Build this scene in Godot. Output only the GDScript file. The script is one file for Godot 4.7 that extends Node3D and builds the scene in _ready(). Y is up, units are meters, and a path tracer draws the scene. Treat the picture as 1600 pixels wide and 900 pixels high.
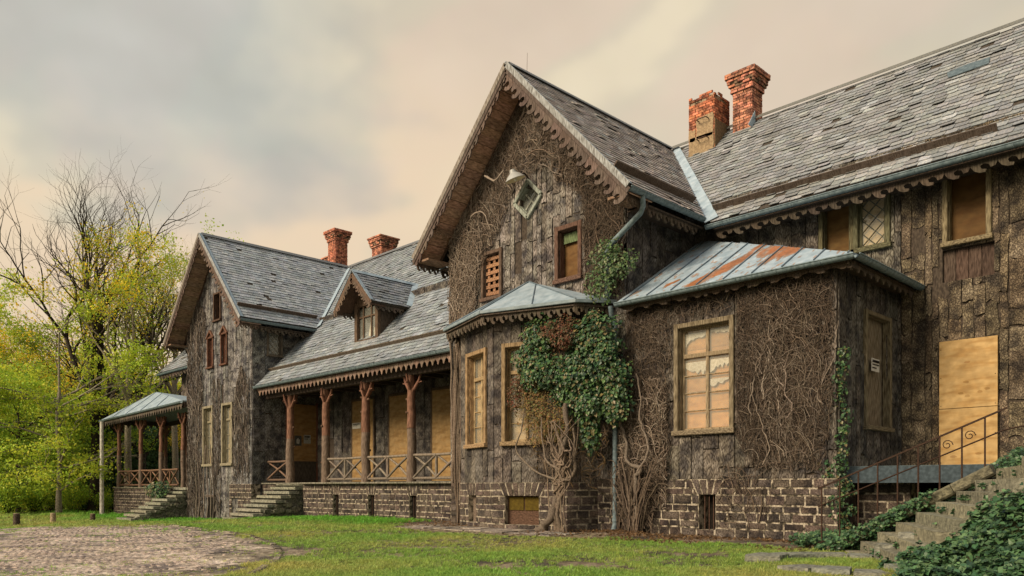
extends Node3D

# ------------------------------------------------------------------ places (metres; x runs along the front, z comes forward)
const FRONT := -15.3      # face of the gables, the side room and the verandas
const BACK := -18.35      # main wall behind them
const RIDGE_Z := -22.1
const RIDGE_Y := 12.25
const WING_A := -15.0     # middle of the vine-clad gable
const WING_B := -34.6     # middle of the far gable
const EYE := Vector3(0.0, 1.1, 0.0)

var rng := RandomNumberGenerator.new()
var mats := {}
var pools := {}
var wob := FastNoiseLite.new()
var house: Node3D

# ------------------------------------------------------------------ mesh buffer
class Buf:
	var v := PackedVector3Array()
	var n := PackedVector3Array()
	var c := PackedColorArray()
	var tint := Color(1, 1, 1)

	func tri(a: Vector3, b: Vector3, d: Vector3) -> void:
		var m := (b - a).cross(d - a).normalized()
		v.append(a); v.append(d); v.append(b)
		n.append(m); n.append(m); n.append(m)
		c.append(tint); c.append(tint); c.append(tint)

	func trin(a: Vector3, b: Vector3, d: Vector3, na: Vector3, nb: Vector3, nd: Vector3) -> void:
		v.append(a); v.append(d); v.append(b)
		n.append(na); n.append(nd); n.append(nb)
		c.append(tint); c.append(tint); c.append(tint)

	func quad(a: Vector3, b: Vector3, d: Vector3, e: Vector3) -> void:
		tri(a, b, d)
		tri(a, d, e)

	func box(t: Transform3D, size: Vector3) -> void:
		var h := size * 0.5
		var p: Array[Vector3] = []
		for i in 8:
			p.append(t * Vector3(h.x if i & 1 else -h.x, h.y if i & 2 else -h.y, h.z if i & 4 else -h.z))
		quad(p[4], p[5], p[7], p[6])
		quad(p[1], p[0], p[2], p[3])
		quad(p[5], p[1], p[3], p[7])
		quad(p[0], p[4], p[6], p[2])
		quad(p[6], p[7], p[3], p[2])
		quad(p[0], p[1], p[5], p[4])

	func bar(a: Vector3, b: Vector3, w: float, h: float, up := Vector3.UP) -> void:
		var f := (b - a)
		var l := f.length()
		f = f / l
		var x := up.cross(f)
		if x.length() < 0.01:
			x = Vector3.RIGHT.cross(f)
		x = x.normalized()
		box(Transform3D(Basis(x, f.cross(x), f), (a + b) * 0.5), Vector3(w, h, l))

	# a beam with its four long edges taken off, so that they catch light
	func beam(a: Vector3, b: Vector3, w: float, h: float, up := Vector3.UP, ch := 0.012) -> void:
		var f := (b - a).normalized()
		var x := up.cross(f)
		if x.length() < 0.01:
			x = Vector3.RIGHT.cross(f)
		x = x.normalized()
		var y := f.cross(x)
		var q: Array[Vector2] = [Vector2(w / 2 - ch, -h / 2), Vector2(w / 2, -h / 2 + ch), Vector2(w / 2, h / 2 - ch), Vector2(w / 2 - ch, h / 2), Vector2(-w / 2 + ch, h / 2), Vector2(-w / 2, h / 2 - ch), Vector2(-w / 2, -h / 2 + ch), Vector2(-w / 2 + ch, -h / 2)]
		for i in 8:
			var k := (i + 1) % 8
			var p := x * q[i].x + y * q[i].y
			var r := x * q[k].x + y * q[k].y
			quad(a + p, a + r, b + r, b + p)
		for i in range(1, 7):
			tri(b + x * q[0].x + y * q[0].y, b + x * q[i].x + y * q[i].y, b + x * q[i + 1].x + y * q[i + 1].y)
			tri(a + x * q[0].x + y * q[0].y, a + x * q[i + 1].x + y * q[i + 1].y, a + x * q[i].x + y * q[i].y)

	func tube(pts: PackedVector3Array, rads: PackedFloat32Array, sides: int, cap := true) -> void:
		var k := pts.size()
		if k < 2:
			return
		var f := (pts[1] - pts[0]).normalized()
		var x := f.cross(Vector3.UP if absf(f.y) < 0.9 else Vector3.RIGHT).normalized()
		var rp := PackedVector3Array()
		var rn := PackedVector3Array()
		for i in k:
			if i > 0 and i < k - 1:
				f = (pts[i + 1] - pts[i - 1]).normalized()
			elif i == k - 1:
				f = (pts[i] - pts[i - 1]).normalized()
			x = (x - f * x.dot(f)).normalized()
			var y := f.cross(x)
			var cp := PackedVector3Array()
			var cn := PackedVector3Array()
			for j in sides:
				var a := TAU * j / sides
				var d := x * cos(a) + y * sin(a)
				cn.append(d)
				cp.append(pts[i] + d * rads[i])
			if i > 0:
				for j in sides:
					var m := (j + 1) % sides
					trin(rp[j], rp[m], cp[m], rn[j], rn[m], cn[m])
					trin(rp[j], cp[m], cp[j], rn[j], cn[m], cn[j])
			if cap and (i == 0 or i == k - 1):
				for j in range(1, sides - 1):
					if i == 0:
						tri(cp[0], cp[j + 1], cp[j])
					else:
						tri(cp[0], cp[j], cp[j + 1])
			rp = cp
			rn = cn

	# outline in the x/y of t, from z = back to z = front; the front edge drawn in by inset
	func prism(q: PackedVector2Array, t: Transform3D, back: float, front: float, inset := 0.0, closed := true) -> void:
		if q.size() < 3:
			return
		if Geometry2D.is_polygon_clockwise(q):
			q = q.duplicate()
			q.reverse()
		var k := q.size()
		var mid := Vector2.ZERO
		for p in q:
			mid += p
		mid /= k
		var fr := PackedVector2Array()
		for p in q:
			var d := p - mid
			var l := d.length()
			fr.append(p - d * minf(0.45, inset / maxf(l, 0.001)) if inset > 0.0 else p)
		var ix := Geometry2D.triangulate_polygon(fr)
		for i in range(0, ix.size(), 3):
			var a := fr[ix[i]]
			var b := fr[ix[i + 1]]
			var d := fr[ix[i + 2]]
			if (b - a).cross(d - a) < 0.0:
				var e := b
				b = d
				d = e
			tri(t * Vector3(a.x, a.y, front), t * Vector3(b.x, b.y, front), t * Vector3(d.x, d.y, front))
			if closed:
				tri(t * Vector3(a.x, a.y, back), t * Vector3(d.x, d.y, back), t * Vector3(b.x, b.y, back))
		for i in k:
			var j := (i + 1) % k
			quad(t * Vector3(q[i].x, q[i].y, back), t * Vector3(q[j].x, q[j].y, back), t * Vector3(fr[j].x, fr[j].y, front), t * Vector3(fr[i].x, fr[i].y, front))

	func lathe(prof: PackedVector2Array, at: Vector3, sides: int) -> void:
		for i in prof.size() - 1:
			var d := prof[i + 1] - prof[i]
			var nn := Vector2(d.y, -d.x).normalized()
			for j in sides:
				var a := TAU * j / sides
				var b := TAU * (j + 1) / sides
				var da := Vector3(cos(a), 0, -sin(a))
				var db := Vector3(cos(b), 0, -sin(b))
				var p0 := at + da * prof[i].x + Vector3.UP * prof[i].y
				var p1 := at + db * prof[i].x + Vector3.UP * prof[i].y
				var p2 := at + db * prof[i + 1].x + Vector3.UP * prof[i + 1].y
				var p3 := at + da * prof[i + 1].x + Vector3.UP * prof[i + 1].y
				var na := da * nn.x + Vector3.UP * nn.y
				var nb := db * nn.x + Vector3.UP * nn.y
				trin(p0, p1, p2, na, nb, nb)
				trin(p0, p2, p3, na, nb, na)

	func add(o: Buf) -> void:
		v.append_array(o.v)
		n.append_array(o.n)
		c.append_array(o.c)

	func mesh() -> ArrayMesh:
		var a := []
		a.resize(Mesh.ARRAY_MAX)
		a[Mesh.ARRAY_VERTEX] = v
		a[Mesh.ARRAY_NORMAL] = n
		a[Mesh.ARRAY_COLOR] = c
		var m := ArrayMesh.new()
		m.add_surface_from_arrays(Mesh.PRIMITIVE_TRIANGLES, a)
		return m

# ------------------------------------------------------------------ nodes
var taken := {}

func numbered(called: String, under: Node) -> String:
	var key := str(under.get_instance_id()) + called
	var k: int = taken.get(key, -1) + 1
	taken[key] = k
	return called if k == 0 else "%s_%03d" % [called, k]

func origin_of(o: Node) -> Vector3:
	var p := Vector3.ZERO
	while o is Node3D and o != self:
		p += o.position
		o = o.get_parent()
	return p

func tag(o: Node, label: String, category := "", group := "", kind := "") -> Node:
	if label: o.set_meta("label", label)
	if category: o.set_meta("category", category)
	if group: o.set_meta("group", group)
	if kind: o.set_meta("kind", kind)
	return o

func thing(called: String, at: Vector3, label: String, category: String, group := "") -> Node3D:
	var o := Node3D.new()
	o.name = numbered(called, self)
	add_child(o, true)
	o.position = at
	tag(o, label, category, group)
	return o

# one mesh; what the buffer holds is in the scene's own axes unless local is set
func obj(called: String, b: Buf, m: Material, parent: Node = self, local := false) -> MeshInstance3D:
	var o := MeshInstance3D.new()
	o.name = numbered(called, parent)
	o.mesh = b.mesh()
	o.material_override = m
	parent.add_child(o, true)
	if not local:
		o.position = -origin_of(parent)
	return o

func pool(kind: String, parent: Node, b: Buf, m: Material, boost := 1.0) -> void:
	if b.v.is_empty():
		return
	if not pools.has(kind):
		pools[kind] = []
	var lo := b.v[0]
	var hi := b.v[0]
	for p in b.v:
		lo = lo.min(p)
		hi = hi.max(p)
	var mid := (lo + hi) * 0.5
	pools[kind].append([boost * (hi - lo).length_squared() / (mid - EYE).length_squared(), parent, b, m])

# the pieces that show largest become parts of their own, the rest one part of kind stuff under each parent
func settle(kind: String, most: int) -> void:
	var all: Array = pools.get(kind, [])
	all.sort_custom(func(a, b): return a[0] > b[0])
	var rest := {}
	for i in all.size():
		var p: Array = all[i]
		if i < most:
			obj(kind, p[2], p[3], p[1])
		else:
			var key := str(p[1].get_instance_id()) + str(p[3].get_instance_id())
			if not rest.has(key):
				rest[key] = [p[1], Buf.new(), p[3]]
			rest[key][1].add(p[2])
	for key in rest:
		tag(obj("small_" + kind, rest[key][1], rest[key][2], rest[key][0]), "", "", "", "stuff")

func scatter(called: String, mesh: Mesh, m: Material, where: Array[Transform3D], tints: PackedColorArray, parent: Node = self) -> MultiMeshInstance3D:
	var mm := MultiMesh.new()
	mm.transform_format = MultiMesh.TRANSFORM_3D
	mm.use_colors = true
	mm.mesh = mesh
	mm.instance_count = where.size()
	for i in where.size():
		mm.set_instance_transform(i, where[i])
		mm.set_instance_color(i, tints[i])
	var o := MultiMeshInstance3D.new()
	o.name = numbered(called, parent)
	o.multimesh = mm
	o.material_override = m
	parent.add_child(o, true)
	if parent != self:
		o.position = -origin_of(parent)
	o.set_meta("kind", "stuff")
	return o

func grey(x: float) -> Color:
	return Color(x, x, x)

func vary(base: Color, light := 0.2, hue := 0.04) -> Color:
	var k := 1.0 + rng.randf_range(-light, light)
	return Color(base.r * k * (1 + rng.randf_range(-hue, hue)), base.g * k, base.b * k * (1 + rng.randf_range(-hue, hue)))

func flat(pts: Array) -> PackedVector2Array:
	var q := PackedVector2Array()
	for p in pts:
		q.append(p)
	return q

func rect(x0: float, y0: float, x1: float, y1: float) -> PackedVector2Array:
	return PackedVector2Array([Vector2(x0, y0), Vector2(x1, y0), Vector2(x1, y1), Vector2(x0, y1)])

# ------------------------------------------------------------------ materials
func noise_tex(kind: int, freq: float, oct: int, fractal: int, sd: int, stops: Array, size := 512) -> NoiseTexture2D:
	var f := FastNoiseLite.new()
	f.noise_type = kind
	f.frequency = freq
	f.fractal_octaves = oct
	f.fractal_type = fractal
	f.seed = sd
	var t := NoiseTexture2D.new()
	t.width = size
	t.height = size
	t.seamless = true
	t.seamless_blend_skirt = 0.2
	t.noise = f
	if stops.size():
		var g := Gradient.new()
		var offs := PackedFloat32Array()
		var cols := PackedColorArray()
		for s in stops:
			offs.append(s[0])
			cols.append(s[1])
		g.offsets = offs
		g.colors = cols
		t.color_ramp = g
	return t

const SIMPLEX := FastNoiseLite.TYPE_SIMPLEX_SMOOTH
const CELL := FastNoiseLite.TYPE_CELLULAR
const FBM := FastNoiseLite.FRACTAL_FBM
const RIDGED := FastNoiseLite.FRACTAL_RIDGED

# stops are the surface's own colours (sRGB); scale is tiles per metre; macro multiplies in slow variation
func surface(nm: String, tex: Texture2D, scale: Vector3, rough: float, bump: Texture2D = null, bump_cm := 0.0, macro: Texture2D = null, macro_scale := 0.2) -> StandardMaterial3D:
	var m := StandardMaterial3D.new()
	m.resource_name = nm
	m.vertex_color_use_as_albedo = true
	m.roughness = rough
	m.metallic_specular = 0.35
	m.uv1_triplanar = true
	m.uv1_world_triplanar = true
	m.uv1_scale = scale
	m.albedo_texture = tex
	if bump:
		m.heightmap_enabled = true
		m.heightmap_texture = bump
		m.heightmap_scale = bump_cm
	if macro:
		m.detail_enabled = true
		m.detail_albedo = macro
		m.detail_blend_mode = BaseMaterial3D.BLEND_MODE_MUL
		m.detail_uv_layer = BaseMaterial3D.DETAIL_UV_2
		m.uv2_triplanar = true
		m.uv2_world_triplanar = true
		m.uv2_scale = Vector3.ONE * macro_scale
	mats[nm] = m
	return m

func make_materials() -> void:
	var blotch := noise_tex(SIMPLEX, 0.012, 4, FBM, 3, [[0.25, Color(0.55, 0.55, 0.58)], [0.5, Color(0.85, 0.84, 0.82)], [0.8, Color(1, 1, 1)]])
	var moss := noise_tex(SIMPLEX, 0.014, 5, FBM, 8, [[0.3, Color(0.72, 0.72, 0.74)], [0.55, Color(1, 1, 1)], [0.8, Color(0.92, 0.94, 0.8)]])
	var soft := noise_tex(SIMPLEX, 0.012, 3, FBM, 29, [[0.1, Color(0.86, 0.86, 0.86)], [0.9, Color(1, 1, 1)]])
	var fib := noise_tex(SIMPLEX, 0.022, 5, RIDGED, 11, [])
	var grain := noise_tex(SIMPLEX, 0.03, 4, FBM, 17, [])
	var lumps := noise_tex(SIMPLEX, 0.05, 4, FBM, 23, [])
	# cork and bark cladding: fibrous, split, grey where it has weathered
	surface("bark", noise_tex(SIMPLEX, 0.022, 5, RIDGED, 11, [[0.0, Color(0.715, 0.70, 0.685)], [0.3, Color(0.625, 0.61, 0.595)], [0.55, Color(0.505, 0.49, 0.48)], [0.8, Color(0.32, 0.30, 0.285)], [1.0, Color(0.15, 0.14, 0.13)]]), Vector3(1.5, 0.42, 1.5), 0.95, fib, -3.0, blotch, 0.31)
	surface("grey_bark", noise_tex(SIMPLEX, 0.022, 5, RIDGED, 11, [[0.0, Color(0.84, 0.85, 0.865)], [0.3, Color(0.74, 0.745, 0.755)], [0.55, Color(0.61, 0.612, 0.62)], [0.8, Color(0.33, 0.315, 0.305)], [1.0, Color(0.15, 0.14, 0.135)]]), Vector3(1.5, 0.42, 1.5), 0.95, fib, -3.0, blotch, 0.31)
	# the knobbly, half rotten bark of the wall by the boarded door
	surface("rough_bark", noise_tex(SIMPLEX, 0.022, 6, RIDGED, 31, [[0.0, Color(0.80, 0.76, 0.68)], [0.3, Color(0.66, 0.62, 0.55)], [0.55, Color(0.52, 0.48, 0.43)], [0.8, Color(0.33, 0.30, 0.275)], [1.0, Color(0.15, 0.135, 0.125)]]), Vector3(1.6, 0.8, 1.6), 0.97, lumps, 3.0, blotch, 0.35)
	surface("wall_core", noise_tex(SIMPLEX, 0.03, 4, FBM, 5, [[0.2, Color(0.20, 0.175, 0.155)], [0.8, Color(0.32, 0.285, 0.25)]]), Vector3(1.2, 0.5, 1.2), 0.95)
	surface("slate", noise_tex(SIMPLEX, 0.04, 5, FBM, 41, [[0.2, Color(0.60, 0.63, 0.665)], [0.5, Color(0.68, 0.705, 0.735)], [0.65, Color(0.74, 0.755, 0.77)], [0.8, Color(0.90, 0.90, 0.87)]]), Vector3(0.8, 0.8, 0.8), 0.62, lumps, 0.5, soft, 0.17)
	surface("zinc", noise_tex(SIMPLEX, 0.012, 4, FBM, 43, [[0.25, Color(0.56, 0.64, 0.70)], [0.5, Color(0.64, 0.715, 0.775)], [0.8, Color(0.70, 0.76, 0.81)]]), Vector3(0.5, 0.5, 0.5), 0.5, null, 0.0, soft, 0.4)
	surface("gutter", noise_tex(SIMPLEX, 0.02, 4, FBM, 47, [[0.25, Color(0.36, 0.43, 0.46)], [0.7, Color(0.50, 0.57, 0.60)]]), Vector3(0.9, 0.9, 0.9), 0.5)
	surface("stone", noise_tex(SIMPLEX, 0.03, 5, FBM, 53, [[0.2, Color(0.30, 0.265, 0.25)], [0.5, Color(0.44, 0.395, 0.375)], [0.8, Color(0.57, 0.52, 0.49)]]), Vector3(1.4, 1.4, 1.4), 0.9, lumps, 1.2, blotch, 0.35)
	surface("step_stone", noise_tex(SIMPLEX, 0.02, 5, FBM, 57, [[0.2, Color(0.42, 0.42, 0.39)], [0.5, Color(0.57, 0.565, 0.52)], [0.75, Color(0.68, 0.67, 0.61)]]), Vector3(0.9, 0.9, 0.9), 0.9, lumps, 1.5, soft, 0.5)
	surface("mortar", noise_tex(SIMPLEX, 0.04, 4, FBM, 59, [[0.2, Color(0.60, 0.56, 0.50)], [0.7, Color(0.82, 0.78, 0.71)]]), Vector3(1.1, 1.1, 1.1), 0.95, lumps, 0.6, noise_tex(SIMPLEX, 0.02, 5, FBM, 63, [[0.3, Color(0.36, 0.36, 0.35)], [0.45, Color(0.7, 0.69, 0.67)], [0.6, Color(1, 1, 1)]]), 0.5)
	surface("brick", noise_tex(SIMPLEX, 0.04, 4, FBM, 61, [[0.2, Color(0.80, 0.50, 0.40)], [0.5, Color(0.92, 0.63, 0.52)], [0.8, Color(0.97, 0.76, 0.66)]]), Vector3(1.2, 1.2, 1.2), 0.9, lumps, 1.0, blotch, 0.55)
	surface("render", noise_tex(SIMPLEX, 0.02, 4, FBM, 67, [[0.2, Color(0.58, 0.50, 0.40)], [0.8, Color(0.72, 0.63, 0.50)]]), Vector3(0.9, 0.9, 0.9), 0.95, lumps, 0.8)
	# timber that is painted or weathered: tinted by its vertex colours
	surface("timber", noise_tex(SIMPLEX, 0.02, 5, FBM, 71, [[0.2, Color(0.62, 0.60, 0.58)], [0.5, Color(0.84, 0.83, 0.82)], [0.8, Color(1, 1, 1)]]), Vector3(2.2, 0.35, 2.2), 0.85, grain, -1.0)
	surface("timber_across", noise_tex(SIMPLEX, 0.02, 5, FBM, 73, [[0.2, Color(0.58, 0.56, 0.55)], [0.5, Color(0.82, 0.81, 0.8)], [0.8, Color(1, 1, 1)]]), Vector3(1.3, 2.6, 0.4), 0.85, grain, -1.0)
	surface("plywood", noise_tex(SIMPLEX, 0.008, 3, FBM, 79, [[0.2, Color(0.73, 0.60, 0.41)], [0.5, Color(0.79, 0.675, 0.49)], [0.8, Color(0.82, 0.71, 0.53)]]), Vector3(0.35, 1.3, 0.35), 0.75, null, 0.0, soft, 0.7)
	surface("paper", noise_tex(SIMPLEX, 0.02, 3, FBM, 83, [[0.3, Color(0.80, 0.79, 0.76)], [0.7, Color(0.9, 0.9, 0.88)]]), Vector3(1.5, 1.5, 1.5), 0.9)
	surface("iron", noise_tex(SIMPLEX, 0.05, 4, FBM, 89, [[0.3, Color(0.22, 0.16, 0.13)], [0.7, Color(0.36, 0.27, 0.22)]]), Vector3(1.5, 1.5, 1.5), 0.6).metallic = 0.3
	surface("vine", noise_tex(SIMPLEX, 0.03, 4, FBM, 97, [[0.2, Color(0.44, 0.405, 0.37)], [0.5, Color(0.58, 0.54, 0.50)], [0.8, Color(0.70, 0.665, 0.625)]]), Vector3(2.0, 1.0, 2.0), 0.9, grain, 0.6)
	surface("wood_bark", noise_tex(SIMPLEX, 0.02, 5, RIDGED, 101, [[0.1, Color(0.92, 0.90, 0.87)], [0.5, Color(0.74, 0.71, 0.68)], [0.9, Color(0.42, 0.40, 0.38)]]), Vector3(1.4, 0.4, 1.4), 0.95, fib, -2.0)
	surface("soil", noise_tex(SIMPLEX, 0.018, 6, FBM, 103, [[0.2, Color(0.62, 0.6, 0.58)], [0.5, Color(0.85, 0.84, 0.83)], [0.8, Color(1, 1, 1)]]), Vector3(0.45, 0.45, 0.45), 0.97, lumps, 3.0, blotch, 0.11)
	surface("cobble", noise_tex(SIMPLEX, 0.03, 5, FBM, 107, [[0.2, Color(0.6, 0.59, 0.58)], [0.5, Color(0.84, 0.83, 0.82)], [0.8, Color(1, 1, 1)]]), Vector3(1.2, 1.2, 1.2), 0.88, lumps, 1.2, blotch, 0.3)
	var leaf := StandardMaterial3D.new()
	leaf.resource_name = "leaf"
	leaf.vertex_color_use_as_albedo = true
	leaf.roughness = 0.55
	leaf.metallic_specular = 0.4
	leaf.backlight_enabled = true
	leaf.backlight = grey(0.9).linear_to_srgb()
	mats["leaf"] = leaf
	var ivy: StandardMaterial3D = leaf.duplicate()
	ivy.resource_name = "ivy_leaf"
	ivy.roughness = 0.4
	ivy.backlight = grey(0.3).linear_to_srgb()
	mats["ivy_leaf"] = ivy
	var glass := StandardMaterial3D.new()
	glass.resource_name = "glass"
	glass.transparency = BaseMaterial3D.TRANSPARENCY_ALPHA
	glass.albedo_color = Color(0.8, 0.82, 0.78, 0.12)
	glass.roughness = 0.06
	glass.metallic_specular = 0.5
	mats["glass"] = glass
	var white := StandardMaterial3D.new()
	white.resource_name = "enamel"
	white.vertex_color_use_as_albedo = true
	white.roughness = 0.35
	mats["enamel"] = white

# ------------------------------------------------------------------ the scene
func _ready() -> void:
	rng.seed = 4217
	wob.seed = 9
	wob.frequency = 0.35
	# camera: level, 45.7 degrees to the front, the lens shifted up as in the photograph
	var cam := Camera3D.new()
	cam.name = "camera"
	cam.projection = Camera3D.PROJECTION_FRUSTUM
	cam.near = 0.1
	cam.far = 2000.0
	cam.size = 0.1 * 900.0 / 1230.0
	cam.frustum_offset = Vector2(0, 0.1 * 310.0 / 1230.0)
	add_child(cam)
	cam.position = EYE
	cam.rotation_degrees = Vector3(0, 45.7, 0)
	cam.current = true
	# evening sky
	var env := Environment.new()
	env.background_mode = Environment.BG_SKY
	var sky := Sky.new()
	var pan := PanoramaSkyMaterial.new()
	pan.panorama = sky_picture()
	sky.sky_material = pan
	env.sky = sky
	env.background_energy_multiplier = 0.375
	env.tonemap_mode = Environment.TONE_MAPPER_LINEAR
	env.tonemap_exposure = 3.2
	env.sdfgi_enabled = true
	env.ssao_enabled = true
	env.ssil_enabled = true
	var we := WorldEnvironment.new()
	we.name = "world_environment"
	we.environment = env
	add_child(we)
	var sun := DirectionalLight3D.new()
	sun.name = "sun"
	sun.light_color = Color(1.0, 0.91, 0.78)
	sun.light_energy = 0.5
	sun.light_angular_distance = 24.0
	sun.shadow_enabled = true
	add_child(sun)
	sun.rotation_degrees = Vector3(-33, -12, 0)
	make_materials()
	house = thing("house", Vector3(-20, 0, -18), "sprawling dark bark-clad villa with steep slate roofs, two gables and a veranda", "house")
	build_ground()
	build_walls()
	build_roofs()
	build_verandas()
	build_chimneys()
	build_stairs()
	build_vines()
	build_ivy()
	build_forest()
	build_ground_cover()
	build_small_things()
	settle("bark_sheet", 300)
	settle("slate", 300)
	settle("stone", 300)
	settle("brick", 300)
	settle("valance_tooth", 280)
	settle("cobble", 300)

func sky_picture() -> ImageTexture:
	var w := 1024
	var h := 512
	var big := FastNoiseLite.new()
	big.noise_type = SIMPLEX
	big.frequency = 1.3
	big.fractal_octaves = 5
	big.seed = 12
	var wisp := FastNoiseLite.new()
	wisp.noise_type = SIMPLEX
	wisp.frequency = 2.2
	wisp.fractal_octaves = 5
	wisp.seed = 77
	var data := PackedByteArray()
	data.resize(w * h * 4)
	var low := Vector3(0.610, 0.540, 0.400)
	var cream := Vector3(0.640, 0.555, 0.405)
	var pinkish := Vector3(0.630, 0.500, 0.395)
	var blue := Vector3(0.350, 0.410, 0.420)
	var mid := Vector3(0.560, 0.490, 0.385)
	var zenith := Vector3(0.400, 0.460, 0.530)
	var opening := Vector3(-0.823, 0.489, -0.290)
	for y in h:
		var el := (0.5 - (y + 0.5) / h) * PI
		var se := sin(el)
		for x in w:
			var az := (x + 0.5) / w * TAU
			var d := Vector3(sin(az) * cos(el), se, -cos(az) * cos(el))
			# clouds lie in a layer: look them up where the ray meets it
			var k := 1.0 / (maxf(se, 0.0) + 0.22)
			var q := Vector3(d.x * k, 0.4, d.z * k)
			var a := big.get_noise_3dv(q * 0.8 + Vector3(0.35, 0, 0.2))
			var b := wisp.get_noise_3dv(Vector3(q.x * 0.55 + q.z * 0.3, 1.7, q.z * 1.5))
			var f := wisp.get_noise_3dv(q * 1.6 + Vector3(5, 0, 3))
			var up := clampf(se / 0.62, 0.0, 1.0)
			var col := low.lerp(mid, smoothstep(0.3, 0.95, up) * 0.8)
			col = col.lerp(pinkish, smoothstep(-0.05, 0.3, b) * 0.6)
			col = col.lerp(cream * 1.05, smoothstep(0.05, 0.35, -b + f * 0.3) * 0.75)
			col *= 1.0 + 0.10 * f * smoothstep(0.2, 0.6, up)
			col = col.lerp(mid * 0.78, smoothstep(0.1, 0.35, -a) * smoothstep(0.6, 0.95, up) * 0.15)
			# a clear opening to the west, with bright ragged cloud under it; smaller ones round about
			var ang := acos(clampf(d.dot(opening), -1.0, 1.0)) + a * 0.13 + f * 0.09
			var hole := smoothstep(0.29, 0.06, ang)
			hole = maxf(hole, smoothstep(-0.16, -0.34, a) * smoothstep(0.35, 0.6, up) * 0.3 * smoothstep(0.5, 1.0, ang))
			var rim := smoothstep(0.52, 0.32, ang) * smoothstep(0.21, 0.28, ang) * smoothstep(0.85, 0.55, up)
			col = col.lerp(Vector3(0.72, 0.565, 0.40), rim * 0.8)
			col = col.lerp(blue * (1.0 + 0.2 * f), hole * 0.56)
			# cooler overhead
			col = col.lerp(zenith * (0.95 + 0.3 * a), smoothstep(0.60, 0.85, se))
			var i := (y * w + x) * 4
			var s := Color(col.x, col.y, col.z).linear_to_srgb()
			data[i] = int(clampf(s.r, 0, 1) * 255)
			data[i + 1] = int(clampf(s.g, 0, 1) * 255)
			data[i + 2] = int(clampf(s.b, 0, 1) * 255)
			data[i + 3] = 255
	return ImageTexture.create_from_image(Image.create_from_data(w, h, false, Image.FORMAT_RGBA8, data))

# ------------------------------------------------------------------ ground
func stair_plane(x: float, z: float) -> float:
	return 0.16 + (x - 0.45 * (z + 13.4) + 5.31) * 0.6

func height(x: float, z: float) -> float:
	var y := -0.55 * smoothstep(-21.0, -38.0, x)
	y += wob.get_noise_2d(x * 0.9, z * 0.9) * 0.05
	# the bank beside the stair on the near end of the house
	var a := clampf(stair_plane(x, z) - (0.30 if z > -13.6 and z < -10.2 else 0.12), 0.0, 1.42)
	var keep := smoothstep(-9.1, -10.9, z)
	if z < -13.5:
		keep *= lerpf(1.0, 0.62, smoothstep(-13.6, -15.4, z) * smoothstep(-3.2, -4.2, x))
	return y + a * keep

func lerp3(a: Color, b: Color, k: float) -> Color:
	return a.lerp(b, clampf(k, 0.0, 1.0))

func in_plaza(x: float, z: float) -> float:      # > 0 inside the worn cobbled court
	# its kerb runs from beside the porch stair round to the lawn
	return (1.0 - Vector2((x + 21.5) / 15.5, (z - 2.0) / 10.4).length()) * 10.0 + wob.get_noise_2d(x * 1.3, z * 1.3 + 40.0) * 0.5

func lawn(x: float, z: float) -> float:          # how thickly the grass grows, 0..1
	var g := 0.62 + wob.get_noise_2d(x * 0.55 + 9.0, z * 0.55) * 1.0 + wob.get_noise_2d(x * 2.6, z * 2.6 + 7.0) * 0.45
	var p := in_plaza(x, z)
	g -= smoothstep(-0.2, 0.5, p) * 2.0
	# worn approach in front of the veranda stair
	var q := Vector2((x + 27.0) / 4.2, (z + 10.2) / 1.7).length()
	g -= smoothstep(1.15, 0.6, q) * 1.1
	# trodden earth along the foot of the walls, and the paved corner before the bay
	if z < -12.4 and x > -19.0 and x < -6.2:
		g -= smoothstep(-12.9, -13.8, z) * 1.2
	var pv := Vector2((x + 14.3) / 3.3, (z + 13.1) / 1.25).length()
	g -= smoothstep(1.15, 0.9, pv) * 2.0
	# lush strips under the wall of the veranda and the far gable
	g += smoothstep(-12.6, -14.0, z) * smoothstep(-18.6, -20.5, x) * 0.7
	g += smoothstep(-11.5, -12.5, z) * smoothstep(-13.8, -13.2, z) * 0.3
	if x < -46.0:
		g = minf(g, 0.45 + wob.get_noise_2d(x * 0.3, z * 0.3) * 0.9 - smoothstep(-52.0, -56.0, x) * 0.8)
	return clampf(g, 0.0, 1.0)

func axis_steps(lo: float, hi: float, fine_lo: float, fine_hi: float, step: float) -> PackedFloat32Array:
	var a := PackedFloat32Array()
	var x := fine_lo
	while x <= fine_hi:
		a.append(x)
		x += step
	var d := step
	x = fine_lo
	while x > lo:
		d *= 1.35
		x -= d
		a.insert(0, x)
	d = step
	x = a[a.size() - 1]
	while x < hi:
		d *= 1.35
		x += d
		a.append(x)
	return a

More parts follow.
